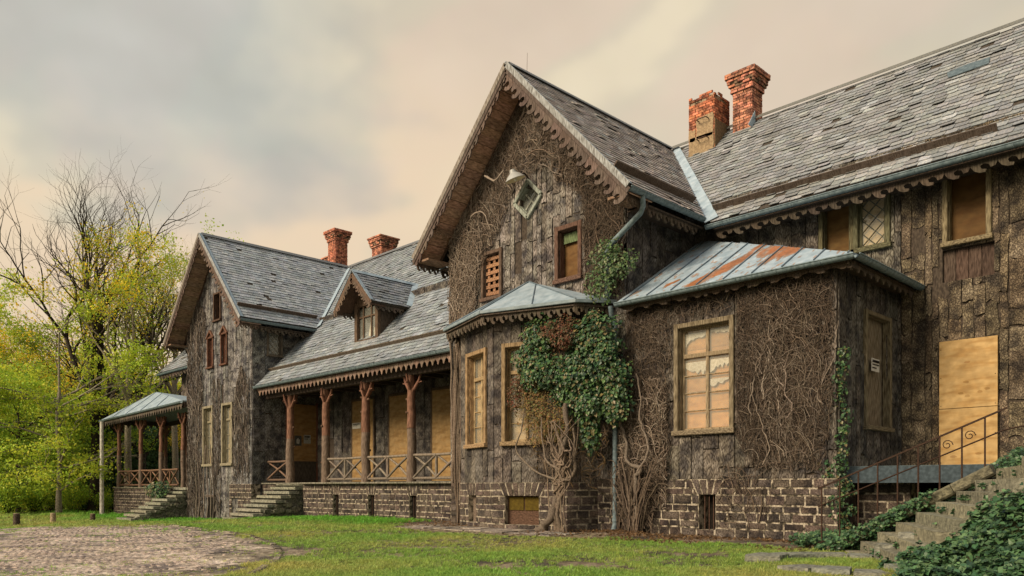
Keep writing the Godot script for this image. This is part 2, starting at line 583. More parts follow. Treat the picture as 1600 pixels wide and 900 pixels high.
func build_ground() -> void:
	var xs := axis_steps(-700, 700, -62.0, 2.0, 0.28)
	var zs := axis_steps(-700, 700, -19.0, 2.0, 0.28)
	var b := Buf.new()
	var soil := Color(0.26, 0.20, 0.145)
	var sand := Color(0.52, 0.46, 0.38)
	var green := Color(0.16, 0.22, 0.06)
	var litter := Color(0.145, 0.090, 0.045)
	var w := xs.size()
	var pts := PackedVector3Array()
	var nrm := PackedVector3Array()
	var cols := PackedColorArray()
	for z in zs:
		for x in xs:
			pts.append(Vector3(x, height(x, z), z))
			var e := 0.2
			nrm.append(Vector3(height(x - e, z) - height(x + e, z), 2 * e, height(x, z - e) - height(x, z + e)).normalized())
			var g := lawn(x, z)
			var base := lerp3(soil, sand, smoothstep(-0.6, 0.6, in_plaza(x, z)) + wob.get_noise_2d(x * 2.0 + 50, z * 2.0) * 0.3 + 0.25)
			if x < -46.0:
				base = lerp3(base, litter, smoothstep(-46.0, -52.0, x))
			cols.append(lerp3(base, green, g * 0.75))
	var o := ArrayMesh.new()
	var idx := PackedInt32Array()
	for j in zs.size() - 1:
		for i in w - 1:
			var k := j * w + i
			idx.append_array(PackedInt32Array([k, k + 1, k + w, k + 1, k + w + 1, k + w]))
	var arr := []
	arr.resize(Mesh.ARRAY_MAX)
	arr[Mesh.ARRAY_VERTEX] = pts
	arr[Mesh.ARRAY_NORMAL] = nrm
	arr[Mesh.ARRAY_COLOR] = cols
	arr[Mesh.ARRAY_INDEX] = idx
	o.add_surface_from_arrays(Mesh.PRIMITIVE_TRIANGLES, arr)
	var mi := MeshInstance3D.new()
	mi.name = "ground"
	mi.mesh = o
	mi.material_override = mats.soil
	add_child(mi)
	tag(mi, "grass, bare earth and leaf litter in front of the villa", "", "", "structure")
	build_court()
	build_paving()

# the worn court of small setts, laid in slightly curved rows
func build_court() -> void:
	var bed := Buf.new()
	bed.tint = Color(0.72, 0.62, 0.55)
	var step := 0.3
	var x := -36.0
	while x < -5.0:
		var z := -9.0
		while z < 3.0:
			if in_plaza(x + step / 2, z + step / 2) > 0.55 + wob.get_noise_2d(x * 4.0, z * 4.0) * 1.2:
				var p: Array[Vector3] = []
				for q in [[0, 1], [1, 1], [1, 0], [0, 0]]:
					var px: float = x + q[0] * step
					var pz: float = z + q[1] * step
					p.append(Vector3(px, height(px, pz) + 0.006, pz))
				bed.quad(p[0], p[1], p[2], p[3])
			z += step
		x += step
	var court := obj("cobbled_court", bed, mats.soil)
	tag(court, "worn pinkish cobbled court with weeds in its joints", "", "", "structure")
	var fwd := Vector3(-0.7157, 0, -0.6984)
	var right := Vector3(0.6984, 0, -0.7157)
	for row in 170:
		for i in 190:
			var t := 9.0 + row * 0.118
			var s := -22.0 + i * 0.135 + (0.06 if row % 2 else 0.0) + rng.randf_range(-0.03, 0.03)
			var p := EYE + fwd * (t + 0.012 * s * s + rng.randf_range(-0.025, 0.025)) + right * s
			if in_plaza(p.x, p.z) < 0.2 or s < -0.66 * t - 0.4 or t > 24.0:
				continue
			if in_plaza(p.x, p.z) < 1.6 * rng.randf():
				continue
			if wob.get_noise_2d(p.x * 1.7 + 80.0, p.z * 1.7) > 0.28 or rng.randf() < 0.05:
				continue
			var c := Buf.new()
			c.tint = vary(Color(0.82, 0.70, 0.63), 0.15, 0.05)
			var hw := rng.randf_range(0.044, 0.072)
			var hl := rng.randf_range(0.04, 0.062)
			var q := PackedVector2Array()
			for m in 6:
				var a := TAU * m / 6.0 + rng.randf_range(-0.2, 0.2)
				q.append(Vector2(cos(a) * hw * 1.12, sin(a) * hl * 1.12))
			var yy := height(p.x, p.z)
			c.prism(q, Transform3D(Basis(right, -fwd, Vector3.UP).rotated(Vector3.UP, 0.0), Vector3(p.x, yy, p.z)), -0.02, 0.008 + rng.randf_range(0.0, 0.007), 0.022, false)
			pool("cobble", court, c, mats.cobble)
	# the kerb that closes the court towards the house
	var kerb := Buf.new()
	kerb.tint = Color(0.24, 0.20, 0.16)
	var root := thing("kerb", Vector3(-24, height(-24, -9.6), -9.6), "", "")
	tag(root, "low line of old kerb stones round the court", "", "", "structure")
	for k in 62:
		var a := deg_to_rad(226.0 + k * 1.75)
		var b2 := deg_to_rad(226.0 + (k + 0.94) * 1.75)
		var p := Vector3(-21.5 + cos(a) * 15.6, 0, 2.0 + sin(a) * 10.5)
		var q := Vector3(-21.5 + cos(b2) * 15.6, 0, 2.0 + sin(b2) * 10.5)
		p.y = height(p.x, p.z) - 0.015 + rng.randf_range(-0.03, 0.01)
		q.y = height(q.x, q.z) - 0.015
		var st := Buf.new()
		st.tint = vary(Color(0.46, 0.41, 0.33), 0.2)
		st.beam(p, q, 0.13, 0.1, Vector3.UP, 0.025)
		obj("kerb_stone", st, mats.cobble, root)

# flagged corner in front of the bay
func build_paving() -> void:
	var b := Buf.new()
	b.tint = Color(0.46, 0.42, 0.36)
	var n := 40
	var mid := Vector3(-14.3, 0, -13.1)
	var prev := Vector3.ZERO
	for i in n + 1:
		var a := TAU * i / n
		var k := 1.0 + wob.get_noise_2d(cos(a) * 3.0, sin(a) * 3.0) * 0.18
		var p := mid + Vector3(cos(a) * 3.6 * k, 0, sin(a) * 1.35 * k)
		p.y = height(p.x, p.z) + 0.012
		if i > 0:
			var c := mid
			c.y = height(mid.x, mid.z) + 0.03
			b.tri(c, p, prev)
		prev = p
	var pv := obj("paving", b, mats.mortar)
	tag(pv, "worn pale paving at the foot of the bay", "", "", "structure")
	for i in 16:
		var st := Buf.new()
		st.tint = vary(Color(0.56, 0.51, 0.45), 0.12)
		var x := -17.0 + (i % 8) * 0.72 + rng.randf_range(-0.05, 0.05)
		var z := -12.75 - (i / 8) * 0.62 + (i % 2) * 0.06
		var q := PackedVector2Array()
		for c in [[-0.34, -0.28], [0.0, -0.3], [0.34, -0.27], [0.35, 0.0], [0.33, 0.28], [0.0, 0.29], [-0.34, 0.27], [-0.35, 0.0]]:
			q.append(Vector2(c[0] + rng.randf_range(-0.03, 0.03), c[1] + rng.randf_range(-0.03, 0.03)))
		var t := Transform3D(Basis(Vector3.RIGHT, Vector3.FORWARD, Vector3.UP).rotated(Vector3.UP, rng.randf_range(-0.08, 0.08)), Vector3(x, height(x, z), z))
		st.prism(q, t, -0.03, 0.042 + rng.randf_range(0, 0.008), 0.015, false)
		obj("flagstone", st, mats.cobble, pv)

# ------------------------------------------------------------------ walls
# s runs to the right as seen from outside; the outline is in (s, y)
func frame_at(o: Vector3, s: Vector3) -> Transform3D:
	return Transform3D(Basis(s, Vector3.UP, s.cross(Vector3.UP)), o)

func wall_core(b: Buf, t: Transform3D, outline: PackedVector2Array, holes: Array, thick: float, front := 0.0) -> void:
	var cuts: Array[float] = []
	var lo := outline[0]
	var hi := outline[0]
	for p in outline:
		lo = lo.min(p)
		hi = hi.max(p)
	cuts.append(lo.x)
	cuts.append(hi.x)
	for r: Rect2 in holes:
		cuts.append(r.position.x)
		cuts.append(r.end.x)
	cuts.sort()
	for i in cuts.size() - 1:
		var a := cuts[i]
		var d := cuts[i + 1]
		if d - a < 0.001:
			continue
		var m := (a + d) / 2
		var spans: Array = [[lo.y, hi.y]]
		for r: Rect2 in holes:
			if r.position.x < m and r.end.x > m:
				var next: Array = []
				for sp in spans:
					if r.position.y > sp[0]:
						next.append([sp[0], minf(sp[1], r.position.y)])
					if r.end.y < sp[1]:
						next.append([maxf(sp[0], r.end.y), sp[1]])
				spans = next
		for sp in spans:
			if sp[1] - sp[0] > 0.001:
				for q in Geometry2D.intersect_polygons(rect(a, sp[0], d, sp[1]), outline):
					b.prism(q, t, -thick, front)

func near_hole(holes: Array, p: Vector2) -> bool:
	for r: Rect2 in holes:
		if r.has_point(p):
			return true
	return false

# upright sheets of bark, ragged at their edges, some slipped or gone
func bark_sheets(part: Node, t: Transform3D, outline: PackedVector2Array, holes: Array, wmin: float, wmax: float, hmin: float, hmax: float, m: Material, gone := 0.03, tone := Color(1, 1, 1), spread := 0.28) -> void:
	var lo := outline[0]
	var hi := outline[0]
	for p in outline:
		lo = lo.min(p)
		hi = hi.max(p)
	var x := lo.x
	while x < hi.x - 0.02:
		var w := minf(rng.randf_range(wmin, wmax), hi.x - x)
		if hi.x - x - w < 0.1:
			w = hi.x - x
		var y := lo.y - rng.randf_range(0.0, hmax * 0.6)
		while y < hi.y:
			var h := rng.randf_range(hmin, hmax)
			if rng.randf() > gone:
				var q := PackedVector2Array()
				var g := rng.randf_range(0.003, 0.009)
				var j := 0.04 if m == mats.rough_bark else 0.016
				for k in 4:
					q.append(Vector2(x + g + rng.randf_range(-j, j) * 0.5, y + h * k / 4.0 + g))
				for k in 3:
					q.append(Vector2(x + w * k / 3.0 + g, y + h - g + rng.randf_range(-j, j) * 1.6))
				for k in 4:
					q.append(Vector2(x + w - g + rng.randf_range(-j, j) * 0.5, y + h - g - h * k / 4.0))
				for k in 3:
					q.append(Vector2(x + w - g - w * k / 3.0, y + g + rng.randf_range(-j, j) * 1.6))
				var bits: Array[PackedVector2Array] = Geometry2D.intersect_polygons(q, outline)
				for r: Rect2 in holes:
					var left: Array[PackedVector2Array] = []
					for bit in bits:
						left.append_array(Geometry2D.clip_polygons(bit, rect(r.position.x, r.position.y, r.end.x, r.end.y)))
					bits = left
				var b := Buf.new()
				var k := 0.80 * (1.0 + rng.randf_range(-spread, spread))
				b.tint = Color(tone.r * k * rng.randf_range(0.96, 1.05), tone.g * k, tone.b * k * rng.randf_range(0.94, 1.04))
				var c := Vector3(x + w / 2, y + h / 2, 0)
				var twist := 0.05 if m == mats.rough_bark else 0.008
				var tilt := Transform3D(Basis(Vector3.BACK, rng.randf_range(-twist, twist)) * Basis(Vector3.UP, rng.randf_range(-0.05, 0.05)) * Basis(Vector3.RIGHT, rng.randf_range(-0.02, 0.02)), Vector3.ZERO)
				var tt := t * Transform3D(Basis.IDENTITY, c) * tilt * Transform3D(Basis.IDENTITY, -c)
				var out := rng.randf_range(0.022, 0.046)
				for bit in bits:
					b.prism(bit, tt, -0.012, out, 0.006, false)
				pool("bark_sheet", part, b, m)
			y += h
		x += w

func wall(part_name: String, o: Vector3, s: Vector3, outline: PackedVector2Array, holes: Array, size := [0.28, 0.5, 0.6, 1.3], m: Material = mats.bark, gone := 0.03, tone := Color(1, 1, 1), sheets := true) -> MeshInstance3D:
	var b := Buf.new()
	var t := frame_at(o, s)
	wall_core(b, t, outline, holes, 0.24)
	var part := obj(part_name, b, mats.wall_core, house)
	if sheets:
		bark_sheets(part, t, outline, holes, size[0], size[1], size[2], size[3], m, gone, tone)
	return part

# coursed dark blocks, pale mortar set back between them
func stone_wall(parent: Node, o: Vector3, s: Vector3, outline: PackedVector2Array, holes: Array, arch := true, dark := 1.0, called := "foundation") -> MeshInstance3D:
	var b := Buf.new()
	var t := frame_at(o, s)
	b.tint = grey(0.72)
	wall_core(b, t, outline, holes, 0.4)
	var part := obj(called, b, mats.mortar, parent)
	var lo := outline[0]
	var hi := outline[0]
	for p in outline:
		lo = lo.min(p)
		hi = hi.max(p)
	var blocked: Array[PackedVector2Array] = []
	for r: Rect2 in holes:
		blocked.append(rect(r.position.x - 0.01, r.position.y, r.end.x + 0.01, r.end.y))
		if arch:
			# fanned voussoirs over the opening
			var n := maxi(4, int(r.size.x / 0.14))
			var top := minf(hi.y - 0.01, r.end.y + 0.34)
			for i in n:
				var u0 := float(i) / n
				var u1 := float(i + 1) / n
				var g := 0.021
				var q := PackedVector2Array([
					Vector2(lerpf(r.position.x - 0.04, r.end.x + 0.04, u0) + g, r.end.y), Vector2(lerpf(r.position.x - 0.04, r.end.x + 0.04, u1) - g, r.end.y),
					Vector2(lerpf(r.position.x - 0.2, r.end.x + 0.2, u1) - g, top), Vector2(lerpf(r.position.x - 0.2, r.end.x + 0.2, u0) + g, top)])
				var v := Buf.new()
				v.tint = vary(grey(dark * 0.66), 0.2, 0.05)
				v.prism(q, t, -0.02, rng.randf_range(0.006, 0.014), 0.008, false)
				pool("stone", part, v, mats.stone)
			blocked.append(PackedVector2Array([Vector2(r.position.x - 0.05, r.end.y - 0.02), Vector2(r.end.x + 0.05, r.end.y - 0.02), Vector2(r.end.x + 0.21, top + 0.02), Vector2(r.position.x - 0.21, top + 0.02)]))
	var y := hi.y
	var row := 0
	while y > lo.y + 0.03:
		var h: float = [0.20, 0.15, 0.215, 0.145][row % 4] + rng.randf_range(-0.01, 0.01)
		h = minf(h, y - lo.y)
		var x := lo.x - rng.randf_range(0.0, 0.3)
		while x < hi.x:
			var w := rng.randf_range(0.24, 0.5)
			var g := rng.randf_range(0.013, 0.019)
			var q := PackedVector2Array([Vector2(x + g, y - h + g), Vector2(x + w * 0.5, y - h + g + rng.randf_range(-0.006, 0.006)), Vector2(x + w - g, y - h + g), Vector2(x + w - g + rng.randf_range(-0.008, 0.008), y - h / 2),
				Vector2(x + w - g, y - g), Vector2(x + w * 0.5, y - g + rng.randf_range(-0.006, 0.006)), Vector2(x + g, y - g), Vector2(x + g + rng.randf_range(-0.008, 0.008), y - h / 2)])
			var bits: Array[PackedVector2Array] = Geometry2D.intersect_polygons(q, outline)
			for r in blocked:
				var left: Array[PackedVector2Array] = []
				for bit in bits:
					left.append_array(Geometry2D.clip_polygons(bit, r))
				bits = left
			var st := Buf.new()
			st.tint = vary(grey(dark * 0.66), 0.3, 0.07)
			for bit in bits:
				st.prism(bit, t, -0.02, rng.randf_range(0.006, 0.02), 0.008, false)
			pool("stone", part, st, mats.stone)
			x += w
		y -= h
		row += 1
	return part

# ------------------------------------------------------------------ windows
# casing proud of the wall, sash set back, panes of glass, something closed behind them
func window(t: Transform3D, r: Rect2, o := {}) -> MeshInstance3D:
	var wood: Color = o.get("wood", Color(0.26, 0.215, 0.15))
	var sash_col: Color = o.get("sash", wood)
	var cw: float = o.get("casing", 0.11)
	var depth: float = o.get("depth", 0.1)
	var x0 := r.position.x
	var y0 := r.position.y
	var x1 := r.end.x
	var y1 := r.end.y
	var b := Buf.new()
	b.tint = wood
	var nn := t.basis.z
	var pr := 0.075
	b.beam(t * Vector3(x0 - cw / 2, y0 - cw, pr - 0.04), t * Vector3(x0 - cw / 2, y1 + cw, pr - 0.04), 0.12, cw, t.basis.x)
	b.beam(t * Vector3(x1 + cw / 2, y0 - cw, pr - 0.04), t * Vector3(x1 + cw / 2, y1 + cw, pr - 0.04), 0.12, cw, t.basis.x)
	b.beam(t * Vector3(x0, y1 + cw / 2, pr - 0.045), t * Vector3(x1, y1 + cw / 2, pr - 0.045), cw, 0.12, nn)
	# the reveal
	for q in [[x0, y0, x0, y1], [x1, y0, x1, y1]]:
		b.bar(t * Vector3(q[0], q[1], -depth / 2 - 0.02), t * Vector3(q[2], q[3], -depth / 2 - 0.02), depth + 0.04, 0.03, t.basis.x)
	b.bar(t * Vector3(x0, y1, -depth / 2 - 0.02), t * Vector3(x1, y1, -depth / 2 - 0.02), 0.03, depth + 0.04, nn)
	var w := obj("window", b, mats.timber, house)
	var sill := Buf.new()
	sill.tint = wood * 1.06
	sill.beam(t * Vector3(x0 - cw - 0.03, y0 - cw / 2, 0.035), t * Vector3(x1 + cw + 0.03, y0 - cw / 2, 0.035), cw, 0.2, nn)
	obj("sill", sill, mats.timber_across, w)
	var zz := -depth
	var sb := Buf.new()
	sb.tint = sash_col
	var bw := 0.055
	var cols: int = o.get("cols", 2)
	var transom: float = o.get("transom", 0.72)
	var rows: int = o.get("rows", 4)
	var ty := lerpf(y0, y1, transom)
	if not o.has("blind_only"):
		for q in [[x0 + bw / 2, y0, x0 + bw / 2, y1], [x1 - bw / 2, y0, x1 - bw / 2, y1]]:
			sb.beam(t * Vector3(q[0], q[1], zz), t * Vector3(q[2], q[3], zz), 0.05, bw, t.basis.x, 0.008)
		for yy in [y0 + bw / 2, y1 - bw / 2]:
			sb.beam(t * Vector3(x0 + bw, yy, zz), t * Vector3(x1 - bw, yy, zz), bw, 0.048, nn, 0.008)
		if transom < 0.99:
			sb.beam(t * Vector3(x0 + bw, ty, zz + 0.012), t * Vector3(x1 - bw, ty, zz + 0.012), 0.1, 0.07, nn, 0.012)
		for k in range(1, cols):
			var xx := lerpf(x0, x1, float(k) / cols)
			sb.beam(t * Vector3(xx, y0 + bw, zz + 0.003), t * Vector3(xx, y1 - bw, zz + 0.003), 0.052, 0.075, t.basis.x, 0.01)
		for k in range(1, rows):
			var yy := lerpf(y0 + bw, ty - 0.05, float(k) / rows)
			sb.beam(t * Vector3(x0 + bw, yy, zz - 0.002), t * Vector3(x1 - bw, yy, zz - 0.002), 0.026, 0.034, nn, 0.006)
		obj("sash", sb, mats.timber, w)
		for c in cols:
			var xa := lerpf(x0, x1, float(c) / cols) + 0.03
			var xb := lerpf(x0, x1, float(c + 1) / cols) - 0.03
			var ys: Array = []
			for k in rows:
				ys.append([lerpf(y0 + bw, ty - 0.05, float(k) / rows) + 0.012, lerpf(y0 + bw, ty - 0.05, float(k + 1) / rows) - 0.012])
			if transom < 0.99:
				ys.append([ty + 0.05, y1 - bw])
			for yy in ys:
				var p := Buf.new()
				p.box(t * Transform3D(Basis(Vector3.UP, rng.randf_range(-0.012, 0.012)) * Basis(Vector3.RIGHT, rng.randf_range(-0.01, 0.01)), Vector3((xa + xb) / 2, (yy[0] + yy[1]) / 2, zz - 0.012)), Vector3(xb - xa + 0.01, yy[1] - yy[0] + 0.01, 0.004))
				if rng.randf() > float(o.get("broken", 0.0)):
					obj("pane", p, mats.glass, w)
	# what closes it from within
	var back: Color = o.get("behind", Color(0.42, 0.29, 0.15))
	var kb := Buf.new()
	var n: int = o.get("strips", 1)
	for k in n:
		kb.tint = vary(back, 0.12) if n < 3 else vary(back.lerp([Color(0.45, 0.40, 0.32), Color(0.95, 0.85, 0.66), back][rng.randi() % 3], rng.randf_range(0.2, 0.7)), 0.15)
		if n < 3:
			kb.box(t * Transform3D(Basis.IDENTITY, Vector3((x0 + x1) / 2, lerpf(y0, y1, (k + 0.5) / n), zz - 0.07 - (k % 2) * 0.012)), Vector3(x1 - x0 + 0.06, (y1 - y0) / n + 0.02, 0.012))
		else:
			for c in 2:
				kb.tint = vary(back.lerp([Color(0.34, 0.27, 0.2), Color(0.95, 0.86, 0.68), back, back * 0.8][rng.randi() % 4], rng.randf_range(0.2, 0.75)), 0.15)
				var hh := (y1 - y0) / n * rng.randf_range(0.9, 1.25)
				kb.box(t * Transform3D(Basis(Vector3.BACK, rng.randf_range(-0.03, 0.03)), Vector3(lerpf(x0, x1, 0.25 + 0.5 * c), lerpf(y0, y1, (k + 0.5) / n), zz - 0.065 - rng.randf_range(0.0, 0.025))), Vector3((x1 - x0) * 0.52, hh, 0.008))
	obj("inner_backing", kb, mats.plywood if o.get("ply", true) else mats.timber, w)
	return w

func lattice(t: Transform3D, r: Rect2, parent: Node, col: Color, z: float, gap := 0.24) -> void:
	var b := Buf.new()
	b.tint = col
	var a := r.position
	var e := r.end
	var k := -r.size.y
	var up := t.basis.z
	while k < r.size.x:
		for dirn in [1, -1]:
			var p := Vector2(a.x + k, a.y if dirn > 0 else e.y)
			var q := Vector2(a.x + k + r.size.y, e.y if dirn > 0 else a.y)
			var c := Geometry2D.intersect_polyline_with_polygon(PackedVector2Array([p, q]), rect(a.x, a.y, e.x, e.y))
			for l in c:
				if l[0].distance_to(l[1]) > 0.03:
					b.bar(t * Vector3(l[0].x, l[0].y, z + 0.004 * dirn), t * Vector3(l[1].x, l[1].y, z + 0.004 * dirn), 0.022, 0.016, up)
		k += gap
	obj("lattice", b, mats.timber, parent)

func plank_board(called: String, t: Transform3D, r: Rect2, z: float, m: Material, tint: Color, parent: Node = house) -> MeshInstance3D:
	var b := Buf.new()
	b.tint = tint
	b.prism(rect(r.position.x, r.position.y, r.end.x, r.end.y), t, z, z + 0.03, 0.006)
	return obj(called, b, m, parent)

const X := Vector3.RIGHT
const TO_BACK := Vector3(0, 0, -1)

func build_walls() -> void:
	var grey_wood := Color(0.25, 0.215, 0.16)
	# --- the vine-clad gable: wall, three openings
	var t := frame_at(Vector3(WING_A, 0, FRONT), X)
	var holes := [Rect2(-1.78, 6.5, 0.66, 1.22), Rect2(1.12, 6.5, 0.68, 1.26), Rect2(-0.33, 8.57, 0.66, 0.66)]
	var gable := flat([Vector2(-3.3, 1.27), Vector2(3.3, 1.27), Vector2(3.3, 8.5), Vector2(0, 12.0), Vector2(-3.3, 8.5)])
	wall("gable_wall", Vector3(WING_A, 0, FRONT), X, gable, holes, [0.15, 0.31, 0.5, 1.2], mats.grey_bark, 0.03, Color(0.95, 0.88, 0.81))
	stone_wall(house, Vector3(WING_A, 0, FRONT), X, rect(-3.3, -0.6, 3.3, 1.27), [])
	var w1 := window(t, holes[0], {"blind_only": true, "wood": Color(0.16, 0.11, 0.085), "behind": Color(0.05, 0.03, 0.02), "casing": 0.1, "depth": 0.06})
	for k in 6:      # woven laths across the opening
		var lath := Buf.new()
		lath.tint = vary(Color(0.42, 0.24, 0.14), 0.15)
		lath.box(t * Transform3D(Basis(Vector3.BACK, rng.randf_range(-0.03, 0.03)), Vector3(-1.45, 6.62 + k * 0.2, -0.03)), Vector3(0.68, 0.1, 0.02))
		obj("lath", lath, mats.timber_across, w1)
	for k in 3:
		var lath := Buf.new()
		lath.tint = vary(Color(0.36, 0.20, 0.12), 0.15)
		lath.box(t * Transform3D(Basis.IDENTITY, Vector3(-1.67 + k * 0.22, 7.11, -0.055)), Vector3(0.1, 1.24, 0.02))
		obj("lath", lath, mats.timber, w1)
	var w2 := window(t, holes[1], {"blind_only": true, "wood": Color(0.165, 0.10, 0.078), "behind": Color(0.24, 0.18, 0.12), "casing": 0.12, "depth": 0.13})
	var gp := Buf.new()
	gp.tint = Color(0.16, 0.22, 0.11)
	gp.box(t * Transform3D(Basis.IDENTITY, Vector3(1.46, 7.58, -0.12)), Vector3(0.6, 0.26, 0.02))
	obj("green_pane", gp, mats.timber, w2)
	# the pale diamond light
	var dia := Buf.new()
	dia.tint = Color(0.36, 0.41, 0.37)
	var c := t * Transform3D(Basis(Vector3.BACK, PI / 4), Vector3(0, 8.9, 0))
	for k in 4:
		var a := PI / 2 * k
		var p := c * (Vector3(cos(a) - sin(a), sin(a) + cos(a), 0) * 0.36 + Vector3(0, 0, 0.06))
		var q := c * (Vector3(-sin(a) - cos(a), cos(a) - sin(a), 0) * 0.36 + Vector3(0, 0, 0.06))
		dia.beam(p, q, 0.1, 0.1, t.basis.z)
		dia.bar(c * (Vector3(cos(a) - sin(a), sin(a) + cos(a), 0) * 0.31 + Vector3(0, 0, -0.06)), c * (Vector3(-sin(a) - cos(a), cos(a) - sin(a), 0) * 0.31 + Vector3(0, 0, -0.06)), 0.03, 0.16, t.basis.z)
	var dw := obj("diamond_window", dia, mats.timber, house)
	var ds := Buf.new()
	ds.tint = Color(0.50, 0.53, 0.48)
	ds.beam(c * Vector3(-0.3, 0.0, -0.09), c * Vector3(0.3, 0.0, -0.09), 0.05, 0.04, t.basis.z, 0.008)
	ds.beam(c * Vector3(0.0, -0.3, -0.088), c * Vector3(0.0, 0.3, -0.088), 0.05, 0.04, t.basis.z, 0.008)
	obj("sash", ds, mats.timber, dw)
	for k in 4:
		var p := Buf.new()
		p.box(c * Transform3D(Basis.IDENTITY, Vector3(0.15 * (1 if k % 2 else -1), 0.15 * (1 if k / 2 else -1), -0.1)), Vector3(0.27, 0.27, 0.004))
		obj("pane", p, mats.glass, dw)
	var db := Buf.new()
	db.tint = Color(0.03, 0.03, 0.03)  # added dark sheet stands in for the unlit space behind the panes
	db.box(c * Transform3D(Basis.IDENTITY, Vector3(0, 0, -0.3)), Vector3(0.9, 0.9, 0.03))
	obj("inner_backing", db, mats.timber, dw)
	# its side wall above the tin roof, and the hidden one
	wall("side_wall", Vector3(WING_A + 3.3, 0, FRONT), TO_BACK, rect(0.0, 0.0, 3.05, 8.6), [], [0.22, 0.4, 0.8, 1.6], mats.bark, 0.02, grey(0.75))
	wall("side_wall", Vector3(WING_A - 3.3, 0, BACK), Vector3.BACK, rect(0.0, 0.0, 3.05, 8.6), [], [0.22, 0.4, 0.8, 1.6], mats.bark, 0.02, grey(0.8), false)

	# --- bay on the gable: two facets and short returns
	var v0 := Vector3(WING_A, 0, -14.0)
	var vl := Vector3(WING_A - 2.0, 0, -14.6)
	var vr := Vector3(WING_A + 2.0, 0, -14.6)
	var el := Vector3(WING_A - 2.35, 0, FRONT)
	var er := Vector3(WING_A + 2.35, 0, FRONT)
	for k in 4:
		var a: Vector3 = [el, vl, v0, vr][k]
		var b: Vector3 = [vl, v0, vr, er][k]
		var l := a.distance_to(b)
		var s := (b - a) / l
		var big: bool = k == 1 or k == 2
		var wx := l / 2 - (0.5 if k == 1 else 0.68)
		var hh := [Rect2(wx, 2.25, 1.06, 2.42)] if big else []
		wall("bay_wall", a, s, rect(0, 1.2, l, 5.75), hh, [0.2, 0.5, 0.8, 1.6], mats.bark, 0.01, Color(1.0, 0.96, 0.92))
		var bh := []
		if k == 1:
			bh = [Rect2(0.55, 0.12, 0.5, 0.74)]
		elif k == 2:
			bh = [Rect2(0.34, 0.12, 0.98, 0.74)]
		var sw := stone_wall(house, a + s.cross(Vector3.UP) * 0.04, s, rect(-0.02, -0.5, l + 0.02, 1.2), bh, true, 1.1)
		if big:
			var tt := frame_at(a, s)
			var wood := Color(0.40, 0.28, 0.16) if k == 1 else Color(0.34, 0.25, 0.145)
			window(tt, hh[0], {"wood": wood, "sash": Color(0.46, 0.35, 0.2), "behind": Color(0.80, 0.72, 0.44) if k == 1 else Color(0.72, 0.65, 0.40), "rows": 4, "transom": 0.74, "strips": 4, "depth": 0.14})
			var br: Rect2 = bh[0]
			var d := Buf.new()
			d.tint = Color(0.24, 0.19, 0.15) if k == 1 else Color(0.15, 0.09, 0.06)
			d.box(tt * Transform3D(Basis.IDENTITY, Vector3(br.get_center().x, br.get_center().y, -0.12)), Vector3(br.size.x, br.size.y, 0.03))
			var hatch := obj("hatch", d, mats.timber_across, sw)
			if k == 2:      # moss-yellow upper half of the hatch
				for j in 2:
					var y := Buf.new()
					y.tint = Color(0.22, 0.21, 0.05)
					y.box(tt * Transform3D(Basis(Vector3.BACK, 0.02 * (j - 0.5)), Vector3(br.position.x + 0.27 + j * 0.46, br.end.y - 0.2, -0.09)), Vector3(0.42, 0.34, 0.02))
					obj("mossy_panel", y, mats.render, sw)
				tag(hatch, "dark hatch with moss-yellow upper panels")

	# --- the side room with its tin roof
	t = frame_at(Vector3(WING_A + 3.3, 0, FRONT + 0.02), X)
	var room := [Rect2(1.52, 2.36, 1.3, 2.32)]
	wall("room_wall", Vector3(WING_A + 3.3, 0, FRONT + 0.02), X, rect(0, 1.26, 5.14, 5.6), room, [0.2, 0.45, 0.7, 1.6], mats.bark, 0.02, Color(1.0, 0.96, 0.91))
	var vent := [Rect2(2.05, 0.14, 0.42, 0.78)]
	var rf := stone_wall(house, Vector3(WING_A + 3.3, 0, FRONT + 0.06), X, rect(0, -0.5, 5.16, 1.26), vent)
	var rw := window(t, room[0], {"wood": Color(0.25, 0.21, 0.145), "sash": Color(0.36, 0.29, 0.19), "behind": Color(0.95, 0.66, 0.36), "rows": 4, "transom": 0.73, "strips": 5, "depth": 0.13})
	tag(rw, "tall window with warm boards and torn white paper behind its panes")
	for k in 5:      # torn sheets hanging behind the glass
		var p := Buf.new()
		p.tint = vary(Color(0.66, 0.60, 0.50), 0.15)
		var col: int = [0, 1, 1, 0, 1, 1][k]
		var top: float = [4.58, 4.6, 3.93, 3.92, 3.5, 3.12][k]
		var x0 := 1.57 + col * 0.64
		var prev := PackedVector3Array()
		var drop := rng.randf_range(0.12, 0.3)
		for i in 12:
			var u := i / 11.0
			var low: float = drop * (0.35 + 0.9 * (u if k % 2 else 1.0 - u)) * rng.randf_range(0.55, 1.25)
			var row := PackedVector3Array([t * Vector3(x0 + u * 0.56, top - low, -0.158 + 0.006 * sin(u * 9.0)), t * Vector3(x0 + u * 0.56, top, -0.16 - 0.006 * cos(u * 7.0))])
			if i > 0:
				p.quad(prev[0], row[0], row[1], prev[1])
			prev = row
		obj("torn_paper", p, mats.paper, rw)
	for k in 3:
		var ib := Buf.new()
		ib.bar(t * Vector3(2.05 + 0.1 + k * 0.11, 0.14, -0.05), t * Vector3(2.05 + 0.1 + k * 0.11, 0.92, -0.05), 0.02, 0.02)
		obj("vent_bar", ib, mats.iron, rf)
	var vs := Buf.new()
	vs.tint = grey(0.35)
	vs.box(frame_at(Vector3.ZERO, X) * Transform3D(Basis.IDENTITY, Vector3(WING_A + 3.3 + 2.26, 0.5, FRONT - 0.34)), Vector3(0.6, 1.0, 0.05))
	obj("vent_back", vs, mats.wall_core, rf)
